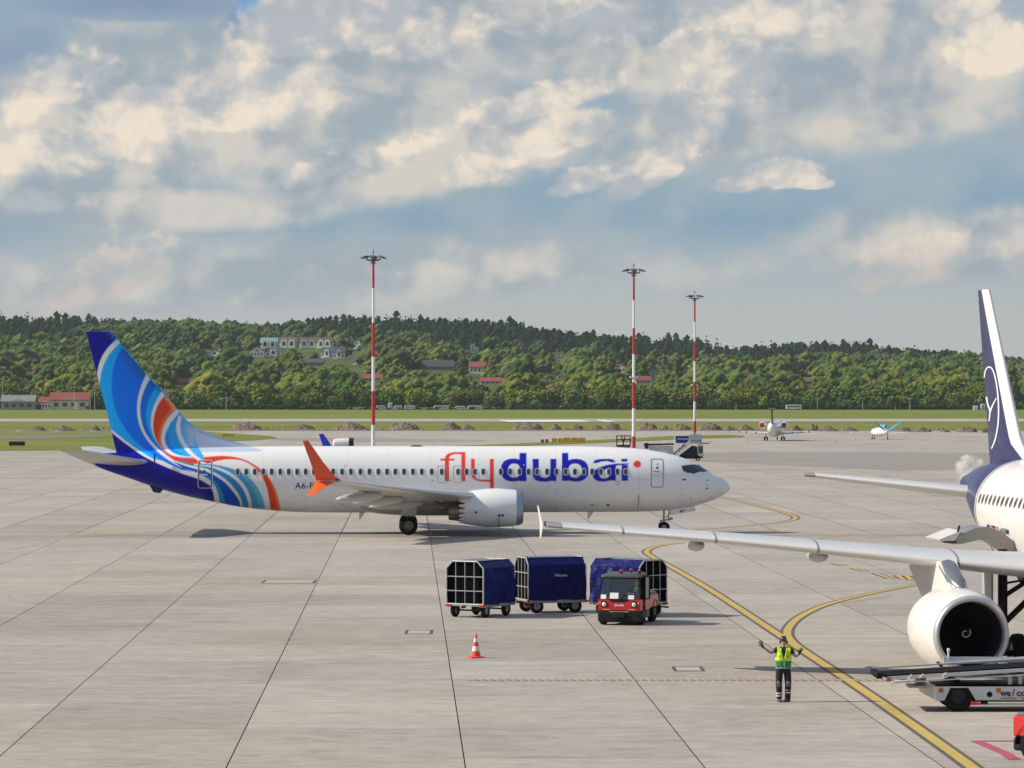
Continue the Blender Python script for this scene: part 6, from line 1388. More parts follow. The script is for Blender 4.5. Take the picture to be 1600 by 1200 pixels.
for q in ((4, 595, 637, 'tall pole at the far left edge', False), (116, 601, 636, 'lamp post with a round white head before the red roofed building', True), (141, 605, 636, 'pole just left of the striped fin edge', False), (148, 605, 636, 'pole touching the edge of the striped fin', False), (353.5, 599, 626, 'pale pole in the trees right of the striped fin', False), (1277, 624, 641, 'lamp post at the treeline right of the white bus', True), (1348, 623, 641, 'lamp post at the treeline above the small blue tailed jet', True), (1421.5, 626, 643, 'lamp post at the treeline left of the navy fin', True), (1150, 630, 641, 'short white pole at the treeline left of the business jet', False), (1399, 639, 645, 'short white marker post on the far grass', False), (282, 534, 548, 'lone pole on the hill meadow', False)):
    if q[0] == 282:
        x, D, z = ground_at(282, 560); t = thing('pole', q[3], 'pole', (x, D, z)); MB().bar((0, 0, 0), (0, 0, 14), .3, 6, .2).build('column', mat('pole_grey', (.5, .5, .5), .5), t)
    else: post(*q)

# business jet and the small blue tailed jet, both seen from behind
def jetframe(px, gy, name, label, rz):
    p = gp(px, gy); return thing(name, label, 'jet', tuple(p), rz), F / p.y
bj, s = jetframe(1207, 689, 'business_jet', 'white business jet with black tail fin seen from behind', R(-8))
PW = mat('jet_white', (.72, .72, .71), .3, coat=.4); BF = mat('jet_black', (.03, .028, .025), .3, coat=.4); RC = mat('engine_cover_red', (.35, .03, .03), .7)
def ell(x0, x1, prof_, n=20, cz=0): return [[(w * math.cos(a), y, z + h * math.sin(a)) for a in [2 * math.pi * i / n for i in range(n)]] for y, w, h, z in prof_]
m = MB(); m.loft(ell(0, 0, [(-1.5, .25, .3, 2.8), (0, .8, .9, 2.5), (2, 1.3, 1.3, 2.3), (5, 1.45, 1.45, 2.2), (13, 1.45, 1.45, 2.2), (15.5, .9, .9, 1.9), (16.8, .15, .15, 1.75)])); m.build('fuselage', PW, bj, True)
m = MB(); m.prism([(1.8, 3.0), (-1.0, 2.9), (-2.2, 6.05), (-.6, 6.1)], lambda a, b: (-.12, a, b), lambda a, b: (.12, a, b)); m.build('tail_fin', BF, bj)
for k in (-1, 1):
    m = MB(); m.loft([foil((k * .1, -.6, 6.05), (k * .1, -2.2, 6.05), .2, (0, 0, 1), 6), foil((k * .7, -1.6, 6.15), (k * .7, -2.4, 6.15), .1, (0, 0, 1), 6)]); m.build('tailplane', BF, bj, True)
    m = MB(); m.loft([foil((k * .9, 9.5, 1.35), (k * .9, 4.6, 1.35), .45, (0, 0, 1), 8), foil((k * 8.0, 4.8, 1.75), (k * 8.0, 3.3, 1.75), .14, (0, 0, 1), 8)]); wg = m.build('wing', PW, bj, True, 40)
    for f_ in (.35, .6, .8): m = MB(); m.box((k * (1 + 7 * f_), 4.2, 1.35 + .4 * f_), (.14, 1.2, .3)); m.build('flap_hinge', DARK, wg)
    m = MB(); m.loft([[(k * 2.05 + r * math.cos(a), y, 2.95 + r * math.sin(a)) for a in [2 * math.pi * i / 16 for i in range(16)]] for y, r in ((1.0, .48), (2.2, .66), (4.2, .68), (5.0, .55))]); en = m.build('engine', PW, bj, True, 40); m = MB(); m.lathe([(.9, .50), (.8, .46), (.78, .05)], (k * 2.05, 0, 2.95), 'Y', 14, caps=True); m.build('engine_cover', RC, en)
    m = MB(); m.box((k * 1.3, 2.6, 2.75), (.6, 1.5, .2)); m.build('engine_pylon', PW, en)
    g = bpy.data.objects.new('main_gear', None); COL.objects.link(g); g.parent = bj
    for q in (-.25, .25): m = MB(); m.lathe([(-.12, .2), (-.12, .36), (.12, .36), (.12, .2)], (0, 0, 0), 'X', 14); ob = m.build('tyre', BLACK, g, loc=(k * 1.6 + q, 5.6, .38))
    MB().bar((k * 1.6, 5.6, .38), (k * 1.6, 5.6, 1.4), .08).build('strut', DARK, g)
g = bpy.data.objects.new('nose_gear', None); COL.objects.link(g); g.parent = bj; MB().lathe([(-.1, .15), (-.1, .26), (.1, .26), (.1, .15)], (0, 13.5, .28), 'X', 12).build('tyre', BLACK, g); MB().bar((0, 13.5, .28), (0, 13.5, 1.2), .06).build('strut', DARK, g)
sj, s = jetframe(1386, 687, 'light_jet', 'small white jet with sky blue V shaped tail parked on the far apron', R(14))
BT = mat('tail_sky_blue', (.05, .35, .68), .3, coat=.4)
m = MB(); m.loft(ell(0, 0, [(-.4, .15, .2, 1.6), (.8, .45, .5, 1.5), (3, .7, .8, 1.5), (5, .75, .85, 1.5), (7.5, .6, .7, 1.4), (9, .12, .15, 1.2)])); m.build('fuselage', PW, sj, True)
m = MB(); m.loft([[(.34 * math.cos(a) * q, y, 2.6 + .34 * math.sin(a) * q) for a in [2 * math.pi * i / 14 for i in range(14)]] for y, q in ((.7, .7), (1.6, 1), (3.4, 1), (3.8, .85))]); m.build('engine', BT, sj, True)
for k in (-1, 1):
    m = MB(); m.loft([foil((k * .25, 1.3, 1.7), (k * .25, -.1, 1.7), .16, (k * .7, 0, -.7), 6), foil((k * 2.7, -.1, 3.5), (k * 2.7, -1.1, 3.5), .08, (k * .7, 0, -.7), 6)]); m.build('tail_surface', BT if k > 0 else mat('tail_blue_shaded', (.03, .07, .15), .3), sj, True)  # left limb wears a darker blue, its shade put into the colour
    m = MB(); m.loft([foil((k * .7, 5.4, .95), (k * .7, 3.7, .95), .24, (0, 0, 1), 8), foil((k * 5.85, 4.6, 1.4), (k * 5.85, 3.8, 1.4), .09, (0, 0, 1), 8)]); m.build('wing', PW, sj, True, 40)
    m = MB(); m.lathe([(-.08, .1), (-.08, .2), (.08, .2), (.08, .1)], (k * 1.6, 4.0, .22), 'X', 12); m.bar((k * 1.6, 4.0, .22), (k * 1.5, 4.0, 1.0), .05); m.build('main_wheel', BLACK, sj)
m = MB(); m.lathe([(-.07, .1), (-.07, .18), (.07, .18), (.07, .1)], (0, 7.2, .2), 'X', 12); m.bar((0, 7.2, .2), (0, 7.2, 1.0), .05); m.build('nose_wheel', BLACK, sj)

# ground equipment behind the nose of the striped airliner
ge = GREYP
p = gp(1076, 720); AS = thing('boarding_stairs', 'grey boarding stairs with blue and white boards behind the striped airliner nose', 'stairs', tuple(p)); s = F / p.y
def E(px, py): return ((px - 1076) / s, (720 - py) / s)
def poly(pts, y0, y1, name, m_, par=None):
    m = MB(); q = [E(a, b) for a, b in pts]; m.prism(q, lambda a, b: (a, y0, b), lambda a, b: (a, y1, b)); return m.build(name, m_, par or AS)
bd = poly([(1056.5, 681.5), (1077, 681.5), (1077, 692.5), (1056.5, 692.5)], .9, 1.1, 'blue_board', mat('board_blue', (.02, .025, .22), .4)); LW = mat('board_lettering', (.8, .8, .8), .5)
text_on('lettering', 'RYANAIR', LW, bd, lambda u, v: (E(1059.5, 687.3)[0] + u, .89, E(1059.5, 687.3)[1] + v), 1.55, .22, .02)
wb = poly([(1077.5, 679), (1096.5, 678.5), (1096.5, 693.5), (1077.5, 693)], .0, .15, 'grey_board', mat('board_grey', (.45, .48, .50), .5)); text_on('lettering', 'RYANAIR', mat('board_blue', (.02, .025, .22), .4), wb, lambda u, v: (E(1080, 689.6)[0] + u, -.01, E(1080, 689.6)[1] + v), 1.3, .18, .02)
st = poly([(1049, 712), (1053, 714.5), (1078, 694.5), (1076, 688)], -1.05, -.95, 'stair_side', mat('stair_side_white', (.72, .72, .72), .5)); st.name = 'stair_side'
poly([(1049, 712), (1053, 714.5), (1078, 694.5), (1076, 688)], .95, 1.05, 'stair_side', mat('stair_side_white', (.72, .72, .72), .5))
e0, e1 = E(1052.5, 711.8), E(1074.5, 693.6); L_ = math.hypot(e1[0] - e0[0], e1[1] - e0[1]); ca, sa = (e1[0] - e0[0]) / L_, (e1[1] - e0[1]) / L_
text_on('lettering', 'RYANAIR', BK, st, lambda u, v: (e0[0] - .72 + .0 + u * ca - v * sa, -1.06, e0[1] - .55 + u * sa + v * ca), L_ + .6, .34, .03)
for i in range(9): f_ = (i + .5) / 9; m = MB(); m.box((e0[0] + (e1[0] - e0[0]) * f_, 0, e0[1] + (e1[1] - e0[1]) * f_ - .1), (.34, 1.9, .05)); m.build('step', DARK, AS)
poly([(1060, 716), (1090, 717), (1098, 715), (1098, 700), (1082, 696), (1062, 711)], -.6, .6, 'chassis', DARK); fr = poly([(1089, 694), (1098, 694), (1099, 713), (1090, 713)], -.9, -.7, 'cab_frame', mat('cab_pale', (.5, .52, .45), .5)); poly([(1090.5, 697), (1097, 697), (1097.5, 708), (1091, 708)], -.93, -.90, 'window', GLASS, fr)
poly([(1096, 691.5), (1108, 692.3), (1108, 693.6), (1096, 693)], -.5, .5, 'platform', DARK)
for q in (1067, 1090): x_, z_ = E(q, 720); m = MB(); m.lathe([(-.12, .2), (-.12, .34), (.12, .34), (.12, .2)], (x_, -.8, .34), 'Y', 14); m.build('wheel', BLACK, AS)
m = MB()
for a, b in (((1054, 681), (1054, 693)), ((1054, 680), (1078, 677)), ((1066, 680), (1066, 677.5)), ((1078, 676.5), (1096, 677)), ((1096, 677), (1096, 692))): m.bar((E(*a)[0], .5, E(*a)[1]), (E(*b)[0], .5, E(*b)[1]), .035, 5)
m.build('handrail', WHITE, AS)
p = gp(1030, 716); CV = thing('conveyor_truck', 'low grey conveyor vehicle left of the boarding stairs', 'belt loader', tuple(p)); s = F / p.y
def E2(px, py, c=1030, g=716): return ((px - c) / s, (g - py) / s)
def poly2(pts, y0, y1, name, m_, par): m = MB(); q = [E2(a, b) for a, b in pts]; m.prism(q, lambda a, b: (a, y0, b), lambda a, b: (a, y1, b)); return m.build(name, m_, par)
poly2([(1006, 693.5), (1052, 692.5), (1053, 695), (1006, 696.5)], -.5, .5, 'belt', DARK, CV); poly2([(1014, 697), (1051, 696.5), (1052, 706), (1048, 711), (1014, 706)], -.8, .8, 'chassis', ge, CV); poly2([(1007, 692), (1013, 692), (1013, 701), (1007, 701)], -.9, -.6, 'operator_panel', DARK, CV)
poly2([(1030, 703), (1043, 704), (1043, 711), (1030, 710)], -.85, -.8, 'cowl', mat('cowl_pale', (.55, .57, .6), .4), CV)
for q in (1020, 1044): x_, z_ = E2(q, 716); m = MB(); m.lathe([(-.12, .2), (-.12, .32), (.12, .32), (.12, .2)], (x_, -.8, .32), 'Y', 14); m.build('wheel', BLACK, CV)
m = MB(); pts = [(1034, 693), (1040, 689.5), (1044, 689.5), (1048, 693)]
for a, b in zip(pts[:-1], pts[1:]): m.bar((E2(*a)[0], -.4, E2(*a)[1]), (E2(*b)[0], -.4, E2(*b)[1]), .04, 5)
m.build('guard_rail', WHITE, CV)
p = gp(974, 706); s = F / p.y; SF = thing('scissor_lift', 'dark open cage lift just left of the middle light mast', 'lift', tuple(p)); m = MB()
for (a, b, c_, d) in ((963.5, 680.5, 963.5, 697), (984.5, 680.5, 984.5, 697), (963.5, 681, 984.5, 681), (963.5, 687, 984.5, 687), (971, 681, 975, 696), (977, 681, 973, 696)):
    for y_ in (-.9, .9): m.bar(((a - 974) / s, y_, (706 - b) / s), ((c_ - 974) / s, y_, (706 - d) / s), .06, 5)
m.build('cage', DARK, SF); MB().box((0, 0, (706 - 696.5) / s), (21 / s, 1.9, .25)).build('platform', DARK, SF); MB().box((0, 0, .5), (1.9, 1.6, .6)).build('chassis', ge, SF); m = MB()
for k in (-1, 1): m.bar((k * .8, 0, .7), (-k * .8, 0, .9), .08)
m.build('scissor_arms', ge, SF)
for k in (-1, 1): m = MB(); m.lathe([(-.1, .15), (-.1, .28), (.1, .28), (.1, .15)], (k * .75, -.8, .28), 'Y', 12); m.build('wheel', BLACK, SF)
p = gp(536, 706); s = F / p.y; TK = thing('tank_trailer', 'pale rounded trailer with dark ribbed end behind the airliner, left of the tallest mast', 'trailer', tuple(p)); m = MB()
m.loft([[(x_, .8 * k * math.cos(a), 1.35 + .72 * k * math.sin(a)) for a in [2 * math.pi * i / 16 for i in range(16)]] for x_, k in ((-1.5, .5), (-1.3, .85), (-.5, 1), (.7, 1.0), (.9, 1))]); m.build('tank', PW, TK, True, 40)
for q in range(4): m = MB(); m.lathe([(.92 + q * .18, .8), (1.04 + q * .18, .8)], (0, 0, 1.35), 'X', 16, caps=True); m.build('rib', DARK, TK)
MB().box((0, 0, .5), (3, 1.2, .2)).build('chassis', DARK, TK)
for k in (-1, 1): m = MB(); m.lathe([(-.1, .2), (-.1, .36), (.1, .36), (.1, .2)], (k * .9, -.65, .36), 'Y', 12); m.build('wheel', BLACK, TK)

# traffic cones
CRED = mat('cone_red', (.78, .055, .03), .5, var=.1, scale=6); CWH = mat('cone_white', (.75, .72, .68), .5, var=.08, scale=6, dirt=.15)
def cone(px, py, h, label, rz=0):
    p = gp(px, py); t = thing('traffic_cone', label, 'cone', tuple(p), rz); r = lambda z: .155 - .125 * z
    MB().box((0, 0, .02), (.48, .48, .04), bev=.015).build('base', CRED, t)
    MB().lathe([(.04, .20), (.07, .165)], (0, 0, 0), 'Z', 20).build('foot_ring', CRED, t, True)
    z = [.06, .22, .38, .52, .64, .80]
    for i in range(5):
        R0, R1 = .165 - .14 * (z[i] / .8), .165 - .14 * (z[i + 1] / .8); m = MB(); m.lathe([(z[i], R0), (z[i + 1], R1)] + ([(z[i + 1] + .005, .01)] if i == 4 else []), (0, 0, 0), 'Z', 20); m.build('cone_band', CWH if i in (1, 3) else CRED, t, True)
    t.scale = (h / .8,) * 3; return t
c0 = cone(743.5, 1027.5, .78, 'red and white striped traffic cone standing alone in front of the baggage carts', .35)
for a, b, l in ((1306.5, 689, 'small cone between the business jet and the blue tailed jet, nearer the business jet'), (1334.5, 688, 'small cone just left of the blue tailed jet wing'), (1440.5, 688, 'small cone just right of the blue tailed jet wing'), (1109, 690.5, 'small cone right of the boarding stairs'), (1168, 690.5, 'small cone under the left wing of the business jet')): cone(a, b, .7, l)

# ------------------------------------------------------------------ baggage carts
TARP = bpy.data.materials.new('blue_tarpaulin'); TARP.use_nodes = True; t = TARP.node_tree; t.nodes.clear(); nt = NT(t); b = nt.n('ShaderNodeBsdfPrincipled'); o_ = nt.n('ShaderNodeOutputMaterial'); t.links.new(b.outputs[0], o_.inputs[0])
tc = nt.n('ShaderNodeTexCoord'); ob = S(nt, tc.outputs['Object']); n1 = nt.noise(ob, 2.0, 5, .6); nt.put(b.inputs['Base Color'], nt.mix(n1, (.003, .005, .070), (.006, .010, .125))); nt.put(b.inputs['Roughness'], n1 * .3 + .30); b.inputs['Specular IOR Level'].default_value = .16
bp = nt.n('ShaderNodeBump'); bp.inputs['Strength'].default_value = .9; bp.inputs['Distance'].default_value = .13; nt.put(bp.inputs['Height'], nt.noise(ob, 1.6, 4, .5, 1.2)); t.links.new(bp.outputs[0], b.inputs['Normal'])
ROOFT = mat('roof_tarpaulin', (.10, .135, .20), .35, var=.2, scale=1.5, coat=.2); CFR = mat('cart_frame_silver', (.50, .50, .49), .4, metal=.4, var=.1); NET = mat('cart_inner_black', (.004, .004, .005), .95, spec=.05); CR = mat('cart_corner_red', (.45, .02, .02), .5)
def cart(px, D, ang, label, L=2.35, Wd=1.62, ends=(True, True), logo=False, sag=.0, droop=False, dxy=(0, 0)):
    t = thing('baggage_cart', label, 'baggage cart', ((px - 800) / F * D + dxy[0], D + dxy[1], 0), ang, 'covered baggage carts towed by the red tractor')
    zb, zt, ze, ch = .52, 2.14, 1.88, .27; rng = random.Random(px)
    sec = [(-Wd / 2, zb), (-Wd / 2, ze), (-Wd / 2 + ch, zt), (Wd / 2 - ch, zt), (Wd / 2, ze), (Wd / 2, zb)]
    for k in (-1, 1):       # tarpaulin flank with folds and a bowed lower edge
        m = MB(); nx_, nz_ = 26, 14; vs = []
        for j in range(nz_ + 1):
            for i in range(nx_ + 1):
                u, v = i / nx_, j / nz_; z = zb + (ze - zb) * v; x = (u - .5) * L
                f = .075 * math.sin(u * 9 + px) * (1 - v) + .045 * math.sin(u * 19 + v * 6 + px) * (1 - v * .5) + .035 * math.sin(u * 31 - v * 9) + .05 * math.sin(math.pi * u) * math.sin(math.pi * v)
                if droop and k == -1: f += .14 * max(0, 1 - abs(u - .25 - .25 * v) * 4) + .10 * max(0, 1 - abs(u - .62 + .3 * v) * 5); 
                if droop and k == -1: z += .22 * max(0, u - .45) * (1 - v) * 1.2
                if sag: f += sag * max(0, 1 - abs(v - .75 - .12 * math.sin(math.pi * u)) * 7) * math.sin(math.pi * u)
                vs.append((x, k * (Wd / 2 + .02 + f * .75), z - .03 * math.sin(math.pi * u) * (v == 0)))
        m.add(vs, [(j * (nx_ + 1) + i, j * (nx_ + 1) + i + 1, (j + 1) * (nx_ + 1) + i + 1, (j + 1) * (nx_ + 1) + i) for j in range(nz_) for i in range(nx_)]); fl_ = m.build('tarpaulin_flank', TARP, t, True)
        m = MB(); m.add([(-L / 2, k * Wd / 2, ze), (L / 2, k * Wd / 2, ze), (L / 2, k * (Wd / 2 - ch), zt), (-L / 2, k * (Wd / 2 - ch), zt)], [(0, 1, 2, 3)]); m.build('tarpaulin_shoulder', TARP, t)
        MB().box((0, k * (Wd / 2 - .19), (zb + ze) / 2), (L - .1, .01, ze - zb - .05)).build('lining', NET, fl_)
        if logo and k == -1: text_on('lettering', 'Welcome', mat('print_pale', (.5, .52, .56), .5), fl_, lambda u, v: (-.15 + u, -Wd / 2 - .12, 1.42 + v), .52, .11, .03)
    m = MB(); nx_ = 14; vs = []
    for j in range(7):
        for i in range(nx_ + 1): u = i / nx_; v = j / 6; vs.append(((u - .5) * (L + .04), (v - .5) * (Wd - 2 * ch + .03), zt + .02 - .035 * math.sin(math.pi * v) * (1 + .5 * math.sin(u * 17))))
    m.add(vs, [(j * (nx_ + 1) + i, j * (nx_ + 1) + i + 1, (j + 1) * (nx_ + 1) + i + 1, (j + 1) * (nx_ + 1) + i) for j in range(6) for i in range(nx_)]); m.build('roof_cover', ROOFT, t, True)
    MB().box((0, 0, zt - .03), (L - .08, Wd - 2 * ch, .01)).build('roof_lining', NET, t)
    for k in (-1, 1):
        x = k * L / 2; P = [Vector((x, a, z)) for a, z in sec]; m = MB()
        for a, b_ in zip(P, P[1:] + P[:1]): m.bar(a, b_, .028, 6)
        gfr = m.build('end_frame', CFR, t)
        for q in (-.25, 0, .25): MB().bar((x, q * Wd, zb), (x, q * Wd, zt - .02 if abs(q) < .2 else zt - .03), .016, 5).build('bar', CFR, gfr)
        for z in (1.02, 1.56): MB().bar((x, -Wd / 2, z), (x, Wd / 2, z), .018, 5).build('bar', CFR, gfr)
        m = MB(); m.prism([(a * .985, z) for a, z in sec], lambda a, z: (x - k * .10, a, z), lambda a, z: (x - k * .11, a, z)); m.build('end_black_panel', NET, t)  # black panel added behind the grid so the cart's inside reads dark
        for s_ in (-1, 1): MB().box((x, s_ * (Wd / 2 - .08), zb - .05), (.08, .2, .10)).build('corner_guard', CR, t)
    MB().box((0, 0, zb - .04), (L, Wd, .07)).box((0, Wd / 2 - .03, zb - .07), (L, .05, .1)).box((0, -Wd / 2 + .03, zb - .07), (L, .05, .1)).build('deck', mat('deck_steel', (.35, .35, .34), .5, metal=.3), t)
    for kx in (-1, 1):
        MB().bar((kx * .78, -.6, .27), (kx * .78, .6, .27), .035).bar((kx * .78, -.55, .27), (kx * .95, -.55, zb - .05), .025).bar((kx * .78, .55, .27), (kx * .95, .55, zb - .05), .025).bar((kx * .78, -.55, .27), (kx * .62, -.55, zb - .05), .025).build('axle', DARK, t)
        for ky in (-1, 1):
            m = MB(); m.lathe([(-.075, .15), (-.075, .235), (-.04, .27), (.04, .27), (.075, .235), (.075, .15)], (kx * .78, ky * .66, .27), 'Y', 20); ty = m.build('wheel', BLACK, t, True, 40)
            m = MB(); m.lathe([(-.06, .02), (-.08, .07), (-.055, .15), (.055, .15), (.08, .07), (.06, .02)], (kx * .78, ky * .66, .27), 'Y', 14); m.build('hub', mat('cart_hub', (.30, .30, .29), .5, metal=.3), ty, True, 30)
    MB().bar((L / 2, 0, .42), (L / 2 + .75, 0, .38), .035).bar((-L / 2, 0, .42), (-L / 2 - .22, 0, .42), .05).build('tow_bar', DARK, t); return t
cart(728, 134.4, R(60), 'blue covered baggage cart with its open grid end facing left, leftmost of three', L=2.35, sag=-.10, dxy=(.55, .95))
cart(860, 138.0, R(18), 'blue covered baggage cart with pale print on its long flank, middle of three', L=2.35, logo=True)
cart(982, 136.0, R(-42), 'blue covered baggage cart with crumpled tarpaulin behind the red tractor', L=2.45, droop=True)

# ------------------------------------------------------------------ people
SKIN_ = mat('skin', (.42, .235, .16), .55, var=.06, scale=20); SHIRT = mat('black_shirt', (.014, .014, .017), .85, var=.3, scale=15, bump=.3, bscale=14); TRO = mat('navy_trousers', (.010, .012, .026), .85, var=.3, scale=12, bump=.4, bscale=10)
HV = mat('vest_yellow', (.56, .80, .03), .6, var=.12, scale=10, bump=.3, bscale=16); HG = mat('vest_green', (.015, .20, .05), .7, var=.15, scale=10); RFL = mat('reflective_grey', (.62, .64, .64), .3, var=.1, scale=20); GLV = mat('black_glove', (.012, .012, .012), .8); HEL = mat('helmet_black', (.02, .02, .022), .15, coat=.8); BOOT = mat('boot_brown', (.06, .035, .025), .6)
def hand(wrist, dirv, side, m_, par, curl=.35, sc=1.0):
    d = Vector(dirv).normalized(); sd = Vector(side).normalized(); nrm = d.cross(sd).normalized(); w = Vector(wrist); pts, ed, rad = [tuple(w)], [], [.026]
    palm = w + d * .06 * sc; pts.append(tuple(palm)); ed.append((0, 1)); rad.append((.036, .036)); pts.append(tuple(w + d * .095 * sc)); ed.append((1, 2)); rad.append((.037, .037))
    for i, (off, ln) in enumerate(((-.036, .072), (-.012, .086), (.012, .082), (.034, .066))):
        b0 = w + d * .10 * sc + sd * off * sc; q = len(pts); pts.append(tuple(b0)); rad.append(.0115); ed.append((2, q)); d1 = (d + nrm * curl * .5 + sd * off * 5).normalized(); p1 = b0 + d1 * ln * .5 * sc; d2 = (d + nrm * curl * 1.4 + sd * off * 5).normalized()
        pts.append(tuple(p1)); rad.append(.0105); ed.append((q, q + 1)); pts.append(tuple(p1 + d2 * ln * .5 * sc)); rad.append(.009); ed.append((q + 1, q + 2))
    q = len(pts); pts.append(tuple(w + d * .045 * sc - sd * .04 * sc)); rad.append(.014); ed.append((1, q)); pts.append(tuple(w + d * .075 * sc - sd * .075 * sc)); rad.append(.012); ed.append((q, q + 1)); pts.append(tuple(w + d * .105 * sc - sd * .09 * sc)); rad.append(.010); ed.append((q + 1, q + 2))
    return link('glove' if m_ is GLV else 'hand', skin(pts, ed, rad, 1, 1), m_, par)
def head(par, c, face=(0, -1, 0), helmet=HEL, defenders=True):
    """c: chin height centre; looks along -y of the given rotation"""
    m = MB(); rg = []; cx, cy, cz = c
    for z, rx_, ry_, yo in ((-.01, .030, .035, -.045), (.012, .052, .060, -.030), (.05, .066, .083, -.010), (.09, .073, .094, 0), (.13, .077, .100, .004), (.17, .076, .100, .006), (.205, .062, .084, .006), (.232, .03, .045, .006)):
        rg.append([(cx + rx_ * math.cos(a), cy + yo + ry_ * math.sin(a), cz + z) for a in [2 * math.pi * i / 16 for i in range(16)]])
    m.loft(rg); hd = m.build('head', SKIN_, par, True)
    MB().loft([[(cx + k * w, cy + y, cz + z) for k in (-1, 1)] + [(cx, cy + y2, cz + z)] for w, y, y2, z in ((.008, -.088, -.105, .115), (.016, -.085, -.128, .075), (.012, -.082, -.098, .068))]).build('nose', SKIN_, hd, True)
    MB().box((cx, cy - .086, cz + .040), (.045, .012, .010)).build('mouth', mat('lips', (.25, .09, .07), .5), hd)
    for k in (-1, 1): MB().box((cx + k * .079, cy + .008, cz + .095), (.014, .035, .055), bev=.005).build('ear', SKIN_, hd); MB().box((cx + k * .030, cy - .091, cz + .108), (.022, .01, .011)).build('eye', mat('eye_dark', (.02, .015, .012), .2), hd)
    if helmet:
        m = MB(); rg = []
        for z, r_ in ((.135, .103), (.16, .106), (.20, .100), (.24, .078), (.265, .045), (.275, .01)): rg.append([(cx + r_ * .92 * math.cos(a), cy + .006 + r_ * 1.12 * math.sin(a), cz + z) for a in [2 * math.pi * i / 20 for i in range(20)]])
        m.loft(rg); hm = m.build('helmet', helmet, par, True); MB().box((cx, cy - .118, cz + .140), (.13, .05, .012), bev=.004).build('visor_peak', helmet, hm)
    if defenders:
        for k in (-1, 1): m = MB(); m.lathe([(-.02, .02), (-.018, .036), (.014, .038), (.024, .02)], (cx + k * .094, cy + .01, cz + .095), 'X', 14, caps=True); m.build('ear_defender', BLACK, hd, True)
    return hd
pm = gp(1223.5, 1096.5); MS = thing('person', 'marshaller in yellow and green vest with raised arms on the yellow line', 'person', tuple(pm))
# body: one continuous skin of head-less figure, clothed in further layers
J = dict(pel=(0, 0, .96), sp=(.0, .01, 1.18), ch=(.01, .01, 1.36), nk=(.015, 0, 1.485), nk2=(.015, -.01, 1.56), sl=(-.185, 0, 1.43), el=(-.335, -.03, 1.335), wl=(-.545, -.06, 1.50), sr=(.215, 0, 1.42), er=(.345, -.05, 1.235), wr=(.435, -.10, 1.315),
         hl=(-.095, 0, .90), kl=(-.115, -.03, .50), al=(-.10, .02, .09), hr=(.105, 0, .90), kr=(.135, -.04, .50), ar=(.125, .0, .09))
def chain(names, rad): return [J[n] for n in names], rad
names = list(J); ix = {n: i for i, n in enumerate(names)}
ed = [(ix[a], ix[b]) for a, b in (('pel', 'sp'), ('sp', 'ch'), ('ch', 'nk'), ('nk', 'nk2'), ('ch', 'sl'), ('sl', 'el'), ('el', 'wl'), ('ch', 'sr'), ('sr', 'er'), ('er', 'wr'), ('pel', 'hl'), ('hl', 'kl'), ('kl', 'al'), ('pel', 'hr'), ('hr', 'kr'), ('kr', 'ar'))]
rad = dict(pel=.105, sp=.11, ch=.13, nk=.062, nk2=.055, sl=.07, el=.042, wl=.028, sr=.07, er=.042, wr=.028, hl=.085, kl=.058, al=.045, hr=.085, kr=.058, ar=.045)
link('body', skin([J[n] for n in names], ed, [rad[n] for n in names], 1, 0), SKIN_, MS)
head(MS, (.015, -.01, 1.545))
sh = ['sp', 'ch', 'nk', 'sl', 'sr']; sL = tuple(Vector(J['sl']).lerp(Vector(J['el']), .62)); sR = tuple(Vector(J['sr']).lerp(Vector(J['er']), .68))
link('shirt', skin([J['pel'], J['sp'], J['ch'], (.015, 0, 1.47), J['sl'], sL, J['sr'], sR], [(0, 1), (1, 2), (2, 3), (2, 4), (4, 5), (2, 6), (6, 7)], [.165, .155, .155, .085, .092, .070, .092, .072], 1, 0), SHIRT, MS)
link('trousers', skin([(0, 0, 1.10), (0, 0, .97), J['hl'], (-.112, -.015, .70), (-.118, -.03, .50), (-.108, 0, .28), (-.10, .02, .05), J['hr'], (.125, -.02, .70), (.138, -.04, .50), (.13, -.01, .28), (.125, 0, .05)], [(0, 1), (1, 2), (2, 3), (3, 4), (4, 5), (5, 6), (1, 7), (7, 8), (8, 9), (9, 10), (10, 11)], [.165, .160, .118, .112, .094, .088, .088, .122, .112, .094, .088, .088], 1, 0), TRO, MS)
def vest(z0, z1, m_, name, op, n=28):
    m = MB(); rg = []; K = 10
    for k in range(K + 1):
        z = z0 + (z1 - z0) * k / K; f = (z - .98) / .50; rx_ = .205 + .02 * math.sin(f * 3) - (.05 * max(0, f - .82) / .18); ry_ = .155 + .015 * math.sin(f * 3); g = op(z); ring = []
        for i in range(n + 1):
            a = -math.pi / 2 + g + (2 * math.pi - 2 * g) * i / n; wob = 1 + .02 * math.sin(a * 7 + z * 9); ring.append((.01 + rx_ * wob * math.cos(a), .005 + ry_ * wob * math.sin(a), z))
        rg.append(ring)
    m.loft(rg, False, closed=False); o = m.build(name, m_, MS, True); md = o.modifiers.new('t', 'SOLIDIFY'); md.thickness = .008; return o
V1 = vest(1.13, 1.455, HV, 'vest', lambda z: .03 + max(0, z - 1.20) * 1.25); vest(.93, 1.13, HG, 'vest_lower', lambda z: .03)
for k in (-1, 1):       # shoulder straps of the vest
    m = MB(); pts = [Vector((.01 + k * .12, -.145, 1.40)), Vector((.012 + k * .125, -.11, 1.485)), Vector((.012 + k * .125, .0, 1.525)), Vector((.012 + k * .125, .10, 1.49)), Vector((.01 + k * .12, .155, 1.40))]; vs = []
    for p in pts: vs += [p - Vector((.06, 0, 0)), p + Vector((.06, 0, -.012))]
    m.add(vs, [(2 * i, 2 * i + 1, 2 * i + 3, 2 * i + 2) for i in range(4)]); m.build('vest_strap', HV, V1, True)
